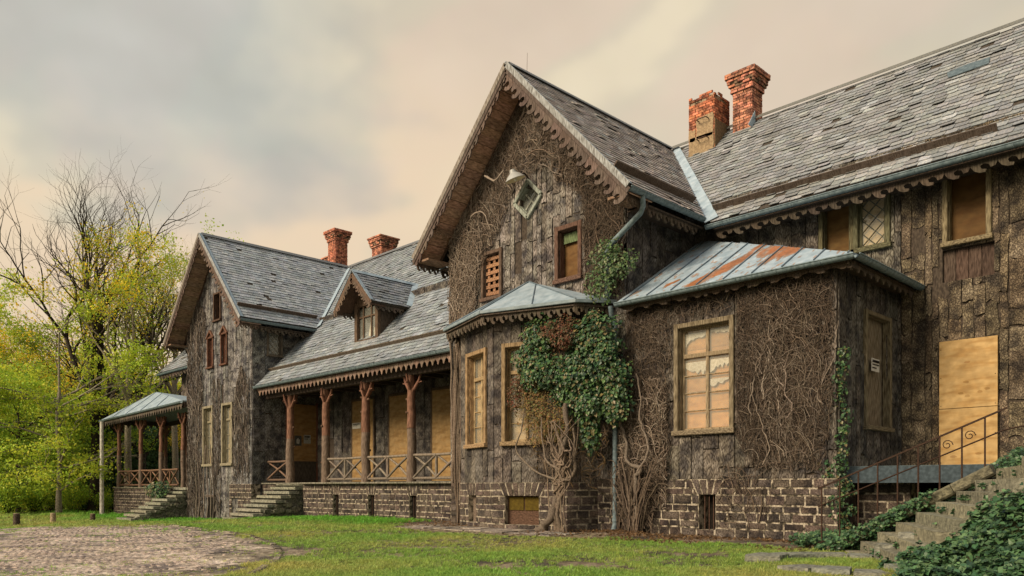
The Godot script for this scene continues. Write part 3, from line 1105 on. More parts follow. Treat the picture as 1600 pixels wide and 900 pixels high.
	# right-hand side of that room
	var t2 := frame_at(Vector3(WING_A + 8.44, 0, FRONT), TO_BACK)
	var shut := Rect2(1.26, 2.36, 1.2, 2.3)
	wall("room_side_wall", Vector3(WING_A + 8.44, 0, FRONT), TO_BACK, rect(0, 1.26, 3.05, 5.6), [shut], [0.2, 0.36, 1.4, 2.2], mats.bark, 0.02, Color(0.92, 0.93, 0.92))
	stone_wall(house, Vector3(WING_A + 8.46, 0, FRONT + 0.03), TO_BACK, rect(0, -0.5, 3.05, 1.26), [], false)
	var bw := window(t2, shut, {"blind_only": true, "wood": Color(0.24, 0.205, 0.14), "behind": Color(0.245, 0.215, 0.155), "ply": false, "casing": 0.09, "depth": 0.03})
	tag(bw, "tall window boarded over with a dull olive panel")

	# --- main wall behind, right of the gable, with upper windows and boarded door
	t = frame_at(Vector3(0, 0, BACK), X)
	var up := [Rect2(-8.2, 6.55, 0.62, 1.3), Rect2(-7.38, 6.55, 0.6, 1.3), Rect2(-5.5, 6.28, 0.72, 1.5)]
	wall("main_wall", Vector3(0, 0, BACK), X, rect(-11.7, -0.3, -6.45, 8.6), [up[0], up[1]], [0.24, 0.5, 0.9, 1.9], mats.bark, 0.02, Color(0.95, 0.93, 0.86))
	wall("rotten_wall", Vector3(0, 0, BACK), X, rect(-6.45, -0.3, -2.9, 8.6), [up[2], Rect2(-5.62, 5.45, 0.98, 0.68)], [0.1, 0.34, 0.3, 1.3], mats.rough_bark, 0.025, Color(1.0, 0.96, 0.88))
	window(t, up[0], {"blind_only": true, "wood": Color(0.15, 0.14, 0.08), "behind": Color(0.26, 0.20, 0.12), "casing": 0.1})
	var lw := window(t, up[1], {"cols": 1, "rows": 1, "transom": 1.0, "wood": Color(0.14, 0.14, 0.085), "behind": Color(1.0, 0.95, 0.85), "casing": 0.11, "depth": 0.04})  # near-white board colour stands in for light behind the lattice
	lattice(t, Rect2(up[1].position + Vector2(0.05, 0.05), up[1].size - Vector2(0.1, 0.1)), lw, Color(0.10, 0.10, 0.07), -0.055, 0.3)
	tag(lw, "small upper window with crossed lattice and pale blind coloured as if lit")
	window(t, up[2], {"blind_only": true, "wood": Color(0.26, 0.22, 0.14), "behind": Color(0.17, 0.125, 0.07), "casing": 0.1, "depth": 0.12})
	for k in 4:      # bare boards where the bark has fallen
		plank_board("bare_board", t, Rect2(-5.62 + k * 0.245, 5.45, 0.235, 0.68), -0.1, mats.timber, vary(Color(0.10, 0.07, 0.055), 0.25))
	var ply := plank_board("door_board", t, Rect2(-5.66, 1.52, 1.1, 1.22), 0.07, mats.plywood, Color(0.80, 0.75, 0.64))
	plank_board("door_board", t, Rect2(-5.655, 2.745, 1.098, 1.435), 0.072, mats.plywood, Color(0.84, 0.79, 0.68))
	for k in 13:      # knots in the veneer
		var kn := Buf.new()
		kn.tint = vary(Color(0.60, 0.51, 0.39), 0.12)
		var kx := rng.randf_range(-5.5, -4.75)
		var ky := rng.randf_range(1.7, 4.0)
		if absf(ky - 2.74) < 0.12:
			continue
		var kq := PackedVector2Array()
		for m in 10:
			kq.append(Vector2(kx + cos(TAU * m / 10.0) * rng.randf_range(0.04, 0.075), ky + sin(TAU * m / 10.0) * rng.randf_range(0.02, 0.035)))
		kn.prism(kq, t, 0.09, 0.1035)
		obj("knot", kn, mats.plywood, ply)
	tag(ply, "bright plywood sheet nailed over the doorway")
	for k in 9:
		var s := Buf.new()
		s.tint = Color(0.3, 0.3, 0.3)
		s.prism(rect(-0.008, -0.008, 0.008, 0.008), t * Transform3D(Basis.IDENTITY, Vector3(-5.62 + (k % 2) * 1.02, 1.6 + (k / 2) * 0.6, 0.1)), 0.0, 0.004)
		obj("nail", s, mats.iron, ply)
	wall("end_wall", Vector3(-2.9, 0, BACK), TO_BACK, flat([Vector2(0, -0.3), Vector2(7.5, -0.3), Vector2(7.5, 8.5), Vector2(3.75, 12.0), Vector2(0, 8.5)]), [], [0.3, 0.5, 1, 2], mats.bark, 0.0, grey(0.95))

	# --- veranda back wall and boarded openings
	t = frame_at(Vector3(0, 0, BACK), X)
	wall("veranda_wall", Vector3(0, 0, BACK), X, rect(WING_B + 3.3, 1.2, WING_A - 3.3, 8.6), [], [0.45, 0.8, 0.8, 1.6], mats.bark, 0.01, grey(0.9))
	for k in 3:
		var b := plank_board("boarded_opening", t, Rect2([-28.3, -25.65, -22.95][k], 1.3, 1.5, 3.35), 0.06, mats.plywood, Color(0.52, 0.48, 0.41))
		var fr := Buf.new()
		fr.tint = Color(0.12, 0.09, 0.06)
		var x0: float = [-28.3, -25.65, -22.95][k]
		fr.beam(t * Vector3(x0 - 0.05, 1.26, 0.05), t * Vector3(x0 - 0.05, 4.7, 0.05), 0.1, 0.1, X)
		fr.beam(t * Vector3(x0 + 1.55, 1.26, 0.05), t * Vector3(x0 + 1.55, 4.7, 0.05), 0.1, 0.1, X)
		fr.beam(t * Vector3(x0, 4.7, 0.05), t * Vector3(x0 + 1.5, 4.7, 0.05), 0.1, 0.1, Vector3.BACK)
		obj("frame", fr, mats.timber, b)

	# --- the far gable
	var tb := frame_at(Vector3(WING_B, 0, FRONT), X)
	var low := [Rect2(-1.43, 2.12, 0.86, 2.56), Rect2(0.57, 2.12, 0.86, 2.56)]
	var hb := [low[0], low[1], Rect2(-0.98, 6.55, 0.5, 1.3), Rect2(0.44, 6.55, 0.5, 1.3), Rect2(-0.3, 8.6, 0.6, 1.15)]
	wall("far_gable_wall", Vector3(WING_B, 0, FRONT), X, flat([Vector2(-3.3, -0.9), Vector2(3.3, -0.9), Vector2(3.3, 8.5), Vector2(0, 12.0), Vector2(-3.3, 8.5)]), hb, [0.15, 0.34, 0.9, 1.9], mats.grey_bark, 0.02, grey(1.0))
	for k in 2:
		window(tb, low[k], {"wood": Color(0.36, 0.33, 0.24), "sash": Color(0.34, 0.31, 0.22), "behind": Color(0.70, 0.66, 0.48), "rows": 3, "transom": 0.76, "strips": 3, "depth": 0.12})
		var lz := window(tb, hb[2 + k], {"cols": 1, "rows": 2, "transom": 1.0, "wood": Color(0.17, 0.085, 0.055), "sash": Color(0.22, 0.10, 0.07), "behind": Color(0.10, 0.05, 0.035), "casing": 0.08, "depth": 0.09, "ply": false})
		var gb := Buf.new()      # little pointed hood
		gb.tint = Color(0.20, 0.105, 0.07)
		var mx: float = hb[2 + k].get_center().x
		gb.beam(tb * Vector3(mx - 0.36, 7.86, 0.06), tb * Vector3(mx, 8.2, 0.06), 0.08, 0.14, Vector3.BACK)
		gb.beam(tb * Vector3(mx + 0.36, 7.86, 0.06), tb * Vector3(mx, 8.2, 0.06), 0.08, 0.14, Vector3.BACK)
		gb.tint = Color(0.09, 0.05, 0.035)
		gb.prism(flat([Vector2(mx - 0.3, 7.88), Vector2(mx + 0.3, 7.88), Vector2(mx, 8.16)]), tb, 0.0, 0.05)
		obj("pointed_hood", gb, mats.timber, lz)
	var att := window(tb, hb[4], {"blind_only": true, "wood": Color(0.13, 0.085, 0.06), "behind": Color(0.09, 0.05, 0.04), "casing": 0.08, "ply": false})
	tag(att, "narrow attic opening closed with dark boards")
	# cellar openings and the stone base near the stair
	stone_wall(house, Vector3(WING_B, 0, FRONT + 0.09), X, rect(1.3, -0.8, 3.38, 1.2), [Rect2(0.95 + 0.55, -0.35, 0.62, 0.95)], false, 0.95)
	var cel := Buf.new()
	cel.tint = grey(0.25)
	cel.box(tb * Transform3D(Basis.IDENTITY, Vector3(-0.6, 0.15, 0.06)), Vector3(0.75, 0.95, 0.06))
	obj("cellar_opening", cel, mats.wall_core, house)
	var clb := Buf.new()
	clb.tint = Color(0.15, 0.12, 0.1)
	clb.beam(tb * Vector3(-1.05, 0.66, 0.09), tb * Vector3(-0.15, 0.66, 0.09), 0.12, 0.1, Vector3.BACK)
	obj("cellar_lintel", clb, mats.timber_across, house)
	var ts := frame_at(Vector3(WING_B + 3.3, 0, FRONT), TO_BACK)
	var lat := Rect2(0.72, 6.72, 0.55, 1.0)
	wall("far_side_wall", Vector3(WING_B + 3.3, 0, FRONT), TO_BACK, rect(0, -0.9, 3.05, 8.6), [lat], [0.45, 0.8, 1.0, 1.8], mats.grey_bark, 0.01, grey(0.9))
	var lt := window(ts, lat, {"cols": 1, "rows": 1, "transom": 1.0, "wood": Color(0.16, 0.14, 0.11), "behind": Color(0.30, 0.29, 0.24), "casing": 0.08, "ply": false, "depth": 0.06})
	lattice(ts, Rect2(lat.position + Vector2(0.06, 0.06), lat.size - Vector2(0.12, 0.12)), lt, Color(0.5, 0.48, 0.42), -0.035, 0.25)
	var sp := plank_board("boarded_door", ts, Rect2(1.62, 2.2, 1.35, 2.5), 0.07, mats.plywood, Color(0.50, 0.42, 0.33))
	var wsc := Buf.new()
	wsc.tint = Color(0.10, 0.085, 0.07)
	wsc.box(ts * Transform3D(Basis.IDENTITY, Vector3(2.3, 1.68, 0.08)), Vector3(1.45, 0.96, 0.05))
	wsc.beam(ts * Vector3(1.55, 2.17, 0.09), ts * Vector3(3.0, 2.17, 0.09), 0.06, 0.1, Vector3.RIGHT)
	wsc.tint = Color(0.2, 0.09, 0.06)
	wsc.beam(ts * Vector3(1.56, 1.2, 0.08), ts * Vector3(1.56, 4.8, 0.08), 0.1, 0.1, ts.basis.x)
	wsc.beam(ts * Vector3(3.0, 1.2, 0.08), ts * Vector3(3.0, 4.8, 0.08), 0.1, 0.1, ts.basis.x)
	obj("door_panel", wsc, mats.timber, sp)
	wall("far_side_wall", Vector3(WING_B - 3.3, 0, BACK), Vector3.BACK, rect(0, -0.9, 3.05, 8.6), [], [0.4, 0.7, 1, 2], mats.bark, 0.0, grey(1), false)
	# main wall beyond the far gable, the end of the house and its back
	wall("main_wall", Vector3(0, 0, BACK), X, rect(-46.5, -0.9, WING_B - 3.3, 8.6), [], [0.3, 0.5, 1, 2], mats.bark, 0.02, Color(0.9, 0.85, 0.8))
	wall("end_wall", Vector3(-46.5, 0, -25.85), Vector3.BACK, flat([Vector2(0, -0.9), Vector2(7.5, -0.9), Vector2(7.5, 8.5), Vector2(3.75, 12.0), Vector2(0, 8.5)]), [], [0.4, 0.7, 1, 2], mats.bark, 0.0, grey(0.9), false)
	wall("back_wall", Vector3(-2.9, 0, -25.85), Vector3.LEFT, rect(0, -0.9, 43.6, 8.5), [], [0.4, 0.7, 1, 2], mats.bark, 0.0, grey(0.9), false)

# ------------------------------------------------------------------ roofs
# o is a point on the eave, s runs along it, t up the slope; the outline is in (s, t)
func slope(o: Vector3, s: Vector3, t: Vector3, outline: PackedVector2Array, w: float, ex: float, boost := 1.0, tint := Color(1, 1, 1), rough := 1.0, slates := true) -> MeshInstance3D:
	var nn := s.cross(t)
	var tf := Transform3D(Basis(s, t, nn), o)
	var d := Buf.new()
	d.tint = Color(0.09, 0.075, 0.065)
	d.prism(outline, tf, -0.09, 0.0)
	var part := obj("roof", d, mats.timber, house)
	if not slates:
		return part
	var lo := outline[0]
	var hi := outline[0]
	for p in outline:
		lo = lo.min(p)
		hi = hi.max(p)
	var y := lo.y - 0.02
	var row := 0
	while y < hi.y:
		var x := lo.x - (w * 0.5 if row % 2 else 0.0) - rng.randf_range(0, 0.05)
		while x < hi.x:
			var ww := w * rng.randf_range(0.88, 1.12)
			if rng.randf() > 0.012 * rough:
				var sl := rng.randf_range(-0.02, 0.02) * rough
				var cut := rng.randf_range(0.02, 0.06)
				var q := PackedVector2Array([
					Vector2(x + 0.004 + cut, y + sl), Vector2(x + ww - 0.004 - cut * rng.randf_range(0.3, 1.2), y + sl + rng.randf_range(-0.012, 0.012) * rough),
					Vector2(x + ww - 0.004, y + sl + cut * 0.8), Vector2(x + ww - 0.004, y + ex * 1.25), Vector2(x + 0.004, y + ex * 1.25), Vector2(x + 0.004, y + sl + cut * 0.7)])
				var up := rng.randf_range(0.03, 0.042) + (rng.randf_range(0.0, 0.03) if rng.randf() < 0.1 * rough else 0.0)
				var b := Buf.new()
				var k := 0.60 * (1.0 + rng.randf_range(-0.22, 0.22))
				if rng.randf() < 0.12:
					k *= 1.3
				b.tint = Color(k * tint.r * rng.randf_range(0.96, 1.05), k * tint.g, k * tint.b * rng.randf_range(0.94, 1.05))
				for bit in Geometry2D.intersect_polygons(q, outline):
					if bit.size() < 3:
						continue
					if Geometry2D.is_polygon_clockwise(bit):
						bit.reverse()
					var top := PackedVector3Array()
					for p in bit:
						var u := clampf((p.y - y) / (ex * 1.25), 0.0, 1.0)
						top.append(tf * Vector3(p.x, p.y, lerpf(up, 0.008, u)))
					for i in range(1, bit.size() - 1):
						b.tri(top[0], top[i], top[i + 1])
					for i in bit.size():
						var j := (i + 1) % bit.size()
						b.quad(top[i] - nn * 0.014, top[j] - nn * 0.014, top[j], top[i])
				pool("slate", part, b, mats.slate, boost)
			x += ww
		y += ex
		row += 1
	return part

# a sheet-metal strip over two points
func strip(part: Node, called: String, a: Vector3, b: Vector3, across: Vector3, w: float, m: Material, tint := Color(0.8, 0.8, 0.8), lift := Vector3.ZERO) -> void:
	var f := (b - a).normalized()
	var c := (across - f * across.dot(f)).normalized()
	var nn := f.cross(c)
	if nn.y < 0:
		nn = -nn
	var st := Buf.new()
	st.tint = tint
	st.box(Transform3D(Basis(c, nn, c.cross(nn)), (a + b) / 2 + lift), Vector3(w, 0.012, a.distance_to(b)))
	obj(called, st, m, part)

# half-round gutter seen from below as a thick rounded trough
func gutter(a: Vector3, b: Vector3, outward: Vector3, parent: Node = house) -> void:
	var g := Buf.new()
	g.tint = grey(0.9)
	var f := (b - a).normalized()
	var n := 9
	var r := 0.085
	for i in n:
		var a0 := PI + PI * i / n
		var a1 := PI + PI * (i + 1) / n
		var d0 := outward * cos(a0) + Vector3.UP * sin(a0)
		var d1 := outward * cos(a1) + Vector3.UP * sin(a1)
		var flip := outward.cross(Vector3.UP).dot(f) < 0
		for q in [[r, 1.0], [r - 0.012, -1.0]]:
			var p := [a + d0 * q[0], b + d0 * q[0], b + d1 * q[0], a + d1 * q[0]]
			if (q[1] > 0) != flip:
				p = [p[3], p[2], p[1], p[0]]
			g.trin(p[0], p[1], p[2], d0 * q[1], d0 * q[1], d1 * q[1])
			g.trin(p[0], p[2], p[3], d0 * q[1], d1 * q[1], d1 * q[1])
	g.tube(PackedVector3Array([a + outward * r, b + outward * r]), PackedFloat32Array([0.014, 0.014]), 6)
	var l := a.distance_to(b)
	var k := 0.5
	while k < l:
		var p := a + f * k
		var pts := PackedVector3Array()
		var rads := PackedFloat32Array()
		for i in 7:
			var aa := PI + PI * i / 6
			pts.append(p + (outward * cos(aa) + Vector3.UP * sin(aa)) * (r + 0.006))
			rads.append(0.008)
		g.tube(pts, rads, 4)
		k += 0.9
	obj("gutter", g, mats.gutter, parent)

# the cut board that hangs under an eave: one tooth after another
func valance(parent: Node, a: Vector3, b: Vector3, each: float, drop: float, kind: String, tint: Color, down := Vector3.DOWN, m: Material = null) -> void:
	if m == null:
		m = mats.timber
	var f := (b - a).normalized()
	var n := int(a.distance_to(b) / each)
	var st := a.distance_to(b) / n
	var z := f.cross(-down).normalized()
	for i in n:
		var t := Transform3D(Basis(f, -down, z), a + f * st * (i + 0.5))
		var w := st * 0.5
		var g := Buf.new()
		g.tint = vary(tint, 0.22, 0.06)
		var q: PackedVector2Array
		if kind == "tooth":
			q = flat([Vector2(-w + 0.006, 0.02), Vector2(-w + 0.006, -drop * 0.35), Vector2(-w * 0.45, -drop * 0.55), Vector2(-w * 0.2, -drop * 0.92), Vector2(0, -drop), Vector2(w * 0.2, -drop * 0.92), Vector2(w * 0.45, -drop * 0.55), Vector2(w - 0.006, -drop * 0.35), Vector2(w - 0.006, 0.02)])
			g.prism(q, t, -0.012, 0.012, 0.004)
		else:
			# a scroll: a lobed bracket with an eye cut through it
			q = flat([Vector2(-w, 0.02), Vector2(-w, -drop * 0.4), Vector2(-w * 0.72, -drop * 0.78), Vector2(-w * 0.3, -drop * 0.98), Vector2(w * 0.12, -drop), Vector2(w * 0.2, -drop * 0.8), Vector2(-w * 0.2, -drop * 0.7), Vector2(-w * 0.3, -drop * 0.45), Vector2(0, -drop * 0.3), Vector2(w * 0.35, -drop * 0.42), Vector2(w * 0.5, -drop * 0.72), Vector2(w * 0.85, -drop * 0.66), Vector2(w, -drop * 0.36), Vector2(w, 0.02)])
			g.prism(q, t, -0.018, 0.018, 0.004)
		pool("valance_tooth", parent, g, m)

const KV := 1.035
const KW := 1.0625

func wing_roof(cx: float, near: bool) -> void:
	var zf := -14.42
	var l := sqrt(1.0 + KW * KW)
	var run := 4.0 * l
	var tr := Vector3(-1, KW, 0) / l
	var tl := Vector3(1, KW, 0) / l
	# right slope: runs from the front edge to the valley
	var rv := (-17.6 if near else -17.95)
	var rp := slope(Vector3(cx + 4.0, 8.0, zf), Vector3(0, 0, -1), tr, flat([Vector2(0, 0), Vector2(zf - rv, 0), Vector2(zf - RIDGE_Z, run), Vector2(0, run)]), 0.25, 0.19, 0.5 if near else 0.4, Color(1.45, 1.24, 1.13) if near else Color(1.28, 1.33, 1.38), 0.8)  # right slopes tinted lighter to make up for weak light; near one browner
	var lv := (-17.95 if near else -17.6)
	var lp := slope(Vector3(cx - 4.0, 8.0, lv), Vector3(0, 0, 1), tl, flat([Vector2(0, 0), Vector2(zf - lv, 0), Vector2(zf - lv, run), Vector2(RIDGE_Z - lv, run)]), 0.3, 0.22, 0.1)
	# zinc along the front edges, ridge cap
	var apex := Vector3(cx, RIDGE_Y + 0.05, zf)
	for s in [1, -1]:
		var e := Vector3(cx + s * 4.03, 7.98, zf)
		var part: Node = rp if s > 0 else lp
		strip(part, "verge_strip", e + Vector3(0, 0.045, -0.05), apex + Vector3(0, 0.02, -0.05), Vector3.BACK, 0.16, mats.zinc, grey(0.8))
		# bargeboard under it, with scrolls hanging below
		var bb := Buf.new()
		bb.tint = Color(0.15, 0.12, 0.108)
		bb.beam(e + Vector3(0, -0.15, 0.0), apex + Vector3(0, -0.19, 0.0), 0.05, 0.14, Vector3.BACK.cross((apex - e)).normalized())
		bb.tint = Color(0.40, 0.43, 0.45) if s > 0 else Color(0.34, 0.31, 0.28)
		bb.beam(e + Vector3(0, -0.02, 0.03), apex + Vector3(0, -0.04, 0.03), 0.03, 0.15, Vector3.BACK.cross((apex - e)).normalized())
		var bo := obj("bargeboard", bb, mats.timber, house)
		var dn := Vector3(-s * KW, -1, 0).normalized() * -1.0
		dn = Vector3(-s * 0.72, -0.69, 0).normalized()
		var col := Color(0.17, 0.13, 0.115) if near else Color(0.17, 0.125, 0.105)
		if s > 0:
			valance(bo, e + Vector3(-0.05, -0.22, -0.02), apex + Vector3(0.05, -0.3, -0.02), 0.4, 0.36, "scroll", col, dn)
		else:
			valance(bo, apex + Vector3(-0.05, -0.3, -0.02), e + Vector3(0.05, -0.22, -0.02), 0.4, 0.16, "scroll", col, dn)
		# soffit boards between wall and verge
		var so := Buf.new()
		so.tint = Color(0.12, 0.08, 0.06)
		so.beam(e + Vector3(-s * 0.1, -0.2, -0.84), apex + Vector3(0, -0.26, -0.84), 0.06, 0.08, Vector3.BACK.cross((apex - e)).normalized())
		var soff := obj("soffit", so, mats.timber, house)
		var n := 24
		var dir := (apex - e).normalized()
		var dl := apex.distance_to(e) / n
		for i in n:
			var p := e + dir * dl * (i + 0.5) + Vector3(0, -0.19, -0.47) + Vector3(0, -rng.randf_range(0.0, 0.012), 0)
			var pl := Buf.new()
			pl.tint = vary(Color(0.66, 0.42, 0.31) if near else Color(0.50, 0.37, 0.29), 0.18, 0.06)
			pl.box(Transform3D(Basis(dir, dir.cross(Vector3.BACK) * -1.0, Vector3.BACK).orthonormalized(), p), Vector3(dl * 0.965, 0.022, 0.86))
			obj("soffit_board", pl, mats.timber_across, soff)
		# fretted cross board low on the soffit
		var fb := Buf.new()
		fb.tint = Color(0.30, 0.20, 0.145)
		var f0 := e + dir * 1.35 + Vector3(s * -0.02, -0.33, -0.1)
		fb.beam(f0, f0 + Vector3(0, 0, -0.75), 0.06, 0.14, Vector3.UP)
		var fo := obj("cross_board", fb, mats.timber_across, soff)
		valance(fo, f0 + Vector3(0, -0.06, 0), f0 + Vector3(0, -0.06, -0.74), 0.16, 0.12, "tooth", Color(0.30, 0.20, 0.145))
		# boxed end of the eave
		var bx := Buf.new()
		bx.tint = Color(0.36, 0.24, 0.17)
		bx.box(Transform3D(Basis(Vector3.BACK, s * 0.0), Vector3(cx + s * 3.62, 7.83, -14.9)), Vector3(0.5, 0.06, 0.85))
		obj("eave_box", bx, mats.timber_across, soff)
		valance(soff, Vector3(cx + s * 3.9, 7.8, -14.45), Vector3(cx + s * 3.9, 7.8, -15.3), 0.2, 0.22, "scroll", Color(0.16, 0.12, 0.095))
		# side eave
		var g0 := Vector3(cx + s * 4.04, 7.92, zf + 0.02)
		var g1 := Vector3(cx + s * 4.04, 7.92, (rv if s > 0 else lv) + 0.1)
		gutter(g0, g1, Vector3(s, 0, 0))
		var sb := Buf.new()
		sb.tint = Color(0.10, 0.075, 0.06)
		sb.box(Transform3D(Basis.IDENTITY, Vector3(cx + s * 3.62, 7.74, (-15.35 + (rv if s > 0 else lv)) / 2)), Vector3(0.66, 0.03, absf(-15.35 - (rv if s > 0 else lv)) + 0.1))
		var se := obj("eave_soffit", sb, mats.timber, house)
		valance(se, Vector3(cx + s * 3.86, 7.76, -15.36) if s < 0 else Vector3(cx + s * 3.86, 7.76, -15.36), Vector3(cx + s * 3.86, 7.76, (rv if s > 0 else lv) + 0.1), 0.3, 0.24, "scroll", Color(0.13, 0.105, 0.085))
		# snow board
		var sn := Buf.new()
		sn.tint = Color(0.16, 0.12, 0.095)
		var tt: Vector3 = tr if s > 0 else tl
		var p0 := Vector3(cx + s * 4.0, 8.0, zf - 0.1) + tt * 0.75
		var nrm := Vector3(0, 0, -1).cross(tr) if s > 0 else Vector3(0, 0, 1).cross(tl)
		if s > 0:
			sn.bar(p0 + nrm * 0.1, Vector3(p0.x, p0.y, rv - 0.25) + nrm * 0.1, 0.035, 0.17, nrm)
			obj("snow_board", sn, mats.timber, part)
	strip(rp, "ridge_cap", apex + Vector3(0.07, -0.005, -0.1), Vector3(cx + 0.07, RIDGE_Y + 0.045, RIDGE_Z), tr, 0.2, mats.slate, grey(0.36))
	strip(lp, "ridge_cap", apex + Vector3(-0.07, -0.005, -0.1), Vector3(cx - 0.07, RIDGE_Y + 0.045, RIDGE_Z), tl, 0.2, mats.slate, grey(0.36))

func build_roofs() -> void:
	var km := (RIDGE_Y - 7.8) / (-17.6 - RIDGE_Z)
	var lm := sqrt(1 + km * km)
	var tm := Vector3(0, km, -1) / lm
	var run := (-17.6 - RIDGE_Z) * lm
	# main roof, right: eave from the valley to beyond the frame
	var mr := slope(Vector3(0, 7.8, -17.6), X, tm, flat([Vector2(-10.8, 0), Vector2(-1.5, 0), Vector2(-1.5, run), Vector2(-15.0, run)]), 0.27, 0.2, 1.0, Color(1.0, 0.99, 0.97), 1.8)
	strip(mr, "valley_flashing", Vector3(-10.78, 7.85, -17.6), Vector3(-14.95, RIDGE_Y + 0.03, RIDGE_Z), Vector3(1, 0, 0.0), 0.36, mats.zinc, grey(1.0), Vector3(0, 0.03, 0))
	strip(mr, "ridge_cap", Vector3(-15.0, RIDGE_Y + 0.075, RIDGE_Z + 0.08), Vector3(-1.5, RIDGE_Y + 0.075, RIDGE_Z + 0.08), tm, 0.22, mats.slate, Color(0.36, 0.34, 0.29))
	gutter(Vector3(-10.9, 7.72, -17.55), Vector3(-1.5, 7.72, -17.55), Vector3.BACK)
	var sn := Buf.new()
	sn.tint = Color(0.15, 0.12, 0.10)
	var nm := X.cross(tm)
	var p0 := Vector3(0, 7.8, -17.6) + tm * 0.62 + nm * 0.1
	sn.bar(Vector3(-10.95, p0.y, p0.z), Vector3(-4.5, p0.y, p0.z), 0.035, 0.17, nm)
	obj("snow_board", sn, mats.timber, mr)
	# grey patches of roofing felt near the ridge
	for r in [[-4.7, 5.15, 1.1, 0.7], [-6.2, 4.35, 0.85, 0.42]]:
		var fp := Buf.new()
		fp.tint = grey(0.55)
		fp.prism(flat([Vector2(r[0], r[1]), Vector2(r[0] + r[2], r[1] + 0.05), Vector2(r[0] + r[2] * 0.95, r[1] + r[3]), Vector2(r[0] + r[2] * 0.4, r[1] + r[3] * 1.1), Vector2(r[0] - 0.1, r[1] + r[3] * 0.8)]), Transform3D(Basis(X, tm, nm), Vector3(0, 7.8, -17.6)), 0.04, 0.055)
		obj("felt_patch", fp, mats.gutter, mr)
	var es := Buf.new()
	es.tint = Color(0.09, 0.07, 0.055)
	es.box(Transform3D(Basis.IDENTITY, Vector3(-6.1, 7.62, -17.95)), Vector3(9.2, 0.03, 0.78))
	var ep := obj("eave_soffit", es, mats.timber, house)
	valance(ep, Vector3(-10.7, 7.62, -17.7), Vector3(-2.0, 7.62, -17.7), 0.46, 0.26, "scroll", Color(0.085, 0.07, 0.055))  # scrolls tinted darker, the shade under the eave put into their colour
	# main roof, left end
	var ml := slope(Vector3(0, 7.8, -17.6), X, tm, flat([Vector2(-48.1, 0), Vector2(-38.7, 0), Vector2(-34.6, run), Vector2(-48.1, run)]), 0.34, 0.24, 0.3, Color(0.95, 0.97, 1.0))
	gutter(Vector3(-48.1, 7.72, -17.55), Vector3(-38.6, 7.72, -17.55), Vector3.BACK)
	valance(ml, Vector3(-48.0, 7.7, -17.64), Vector3(-38.7, 7.7, -17.64), 0.4, 0.3, "scroll", Color(0.15, 0.12, 0.10))
	# back slopes
	var tb := Vector3(0, km, 1) / lm
	slope(Vector3(0, 7.8, -26.6), Vector3.LEFT, tb, rect(1.5, 0, 48.1, run), 0.4, 0.3, 0.1, Color(1, 1, 1), 1.0, false)
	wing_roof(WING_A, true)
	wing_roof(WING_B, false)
	# veranda slope between the wings, down from the ridge in one sweep
	var lv := sqrt(1 + KV * KV)
	var tv := Vector3(0, KV, -1) / lv
	var vrun := (-15.4 - RIDGE_Z) * lv
	var ey := RIDGE_Y - KV * (-15.4 - RIDGE_Z)
	var e8 := (8.0 - ey) / KV * lv
	var vr := slope(Vector3(0, ey, -15.4), X, tv, flat([Vector2(-31.27, 0), Vector2(-18.32, 0), Vector2(-18.32, e8), Vector2(-19.0, e8), Vector2(-15.0, vrun), Vector2(-34.6, vrun), Vector2(-30.6, e8), Vector2(-31.27, e8)]), 0.3, 0.2, 0.55, Color(0.92, 0.97, 1.0), 1.2)
	strip(vr, "valley_flashing", Vector3(-30.58, 8.05, -17.95), Vector3(-34.55, RIDGE_Y + 0.03, RIDGE_Z), Vector3(-1, 0, 0), 0.34, mats.zinc, grey(1.0), Vector3(0, 0.03, 0))
	strip(vr, "ridge_cap", Vector3(-34.6, RIDGE_Y + 0.04, RIDGE_Z + 0.08), Vector3(-15.0, RIDGE_Y + 0.04, RIDGE_Z + 0.08), tv, 0.22, mats.slate, grey(0.36))
	gutter(Vector3(-31.2, ey - 0.05, -15.34), Vector3(-18.1, ey - 0.05, -15.34), Vector3.BACK)
	var nv := X.cross(tv)
	var vs := Buf.new()
	vs.tint = Color(0.20, 0.165, 0.13)
	var pv := Vector3(0, ey, -15.4) + tv * 0.95 + nv * 0.08
	vs.bar(Vector3(-31.2, pv.y, pv.z), Vector3(-18.35, pv.y, pv.z), 0.035, 0.13, nv)
	obj("snow_board", vs, mats.timber, vr)
	var vp := Buf.new()
	vp.tint = grey(0.9)
	vp.prism(rect(-18.95, 4.0, -18.4, 4.35), Transform3D(Basis(X, tv, nv), Vector3(0, ey, -15.4)), 0.05, 0.062)
	obj("flashing_patch", vp, mats.zinc, vr)
	var vb := Buf.new()
	vb.tint = Color(0.20, 0.11, 0.08)
	vb.beam(Vector3(-31.2, ey - 0.12, -15.5), Vector3(-17.9, ey - 0.12, -15.5), 0.05, 0.16)
	var vo := obj("eave_board", vb, mats.timber, house)
	valance(vo, Vector3(-31.1, ey - 0.16, -15.47), Vector3(-17.9, ey - 0.16, -15.47), 0.27, 0.27, "tooth", Color(0.30, 0.22, 0.18))
	dormer(vr, tv, ey)
	tin_roofs()

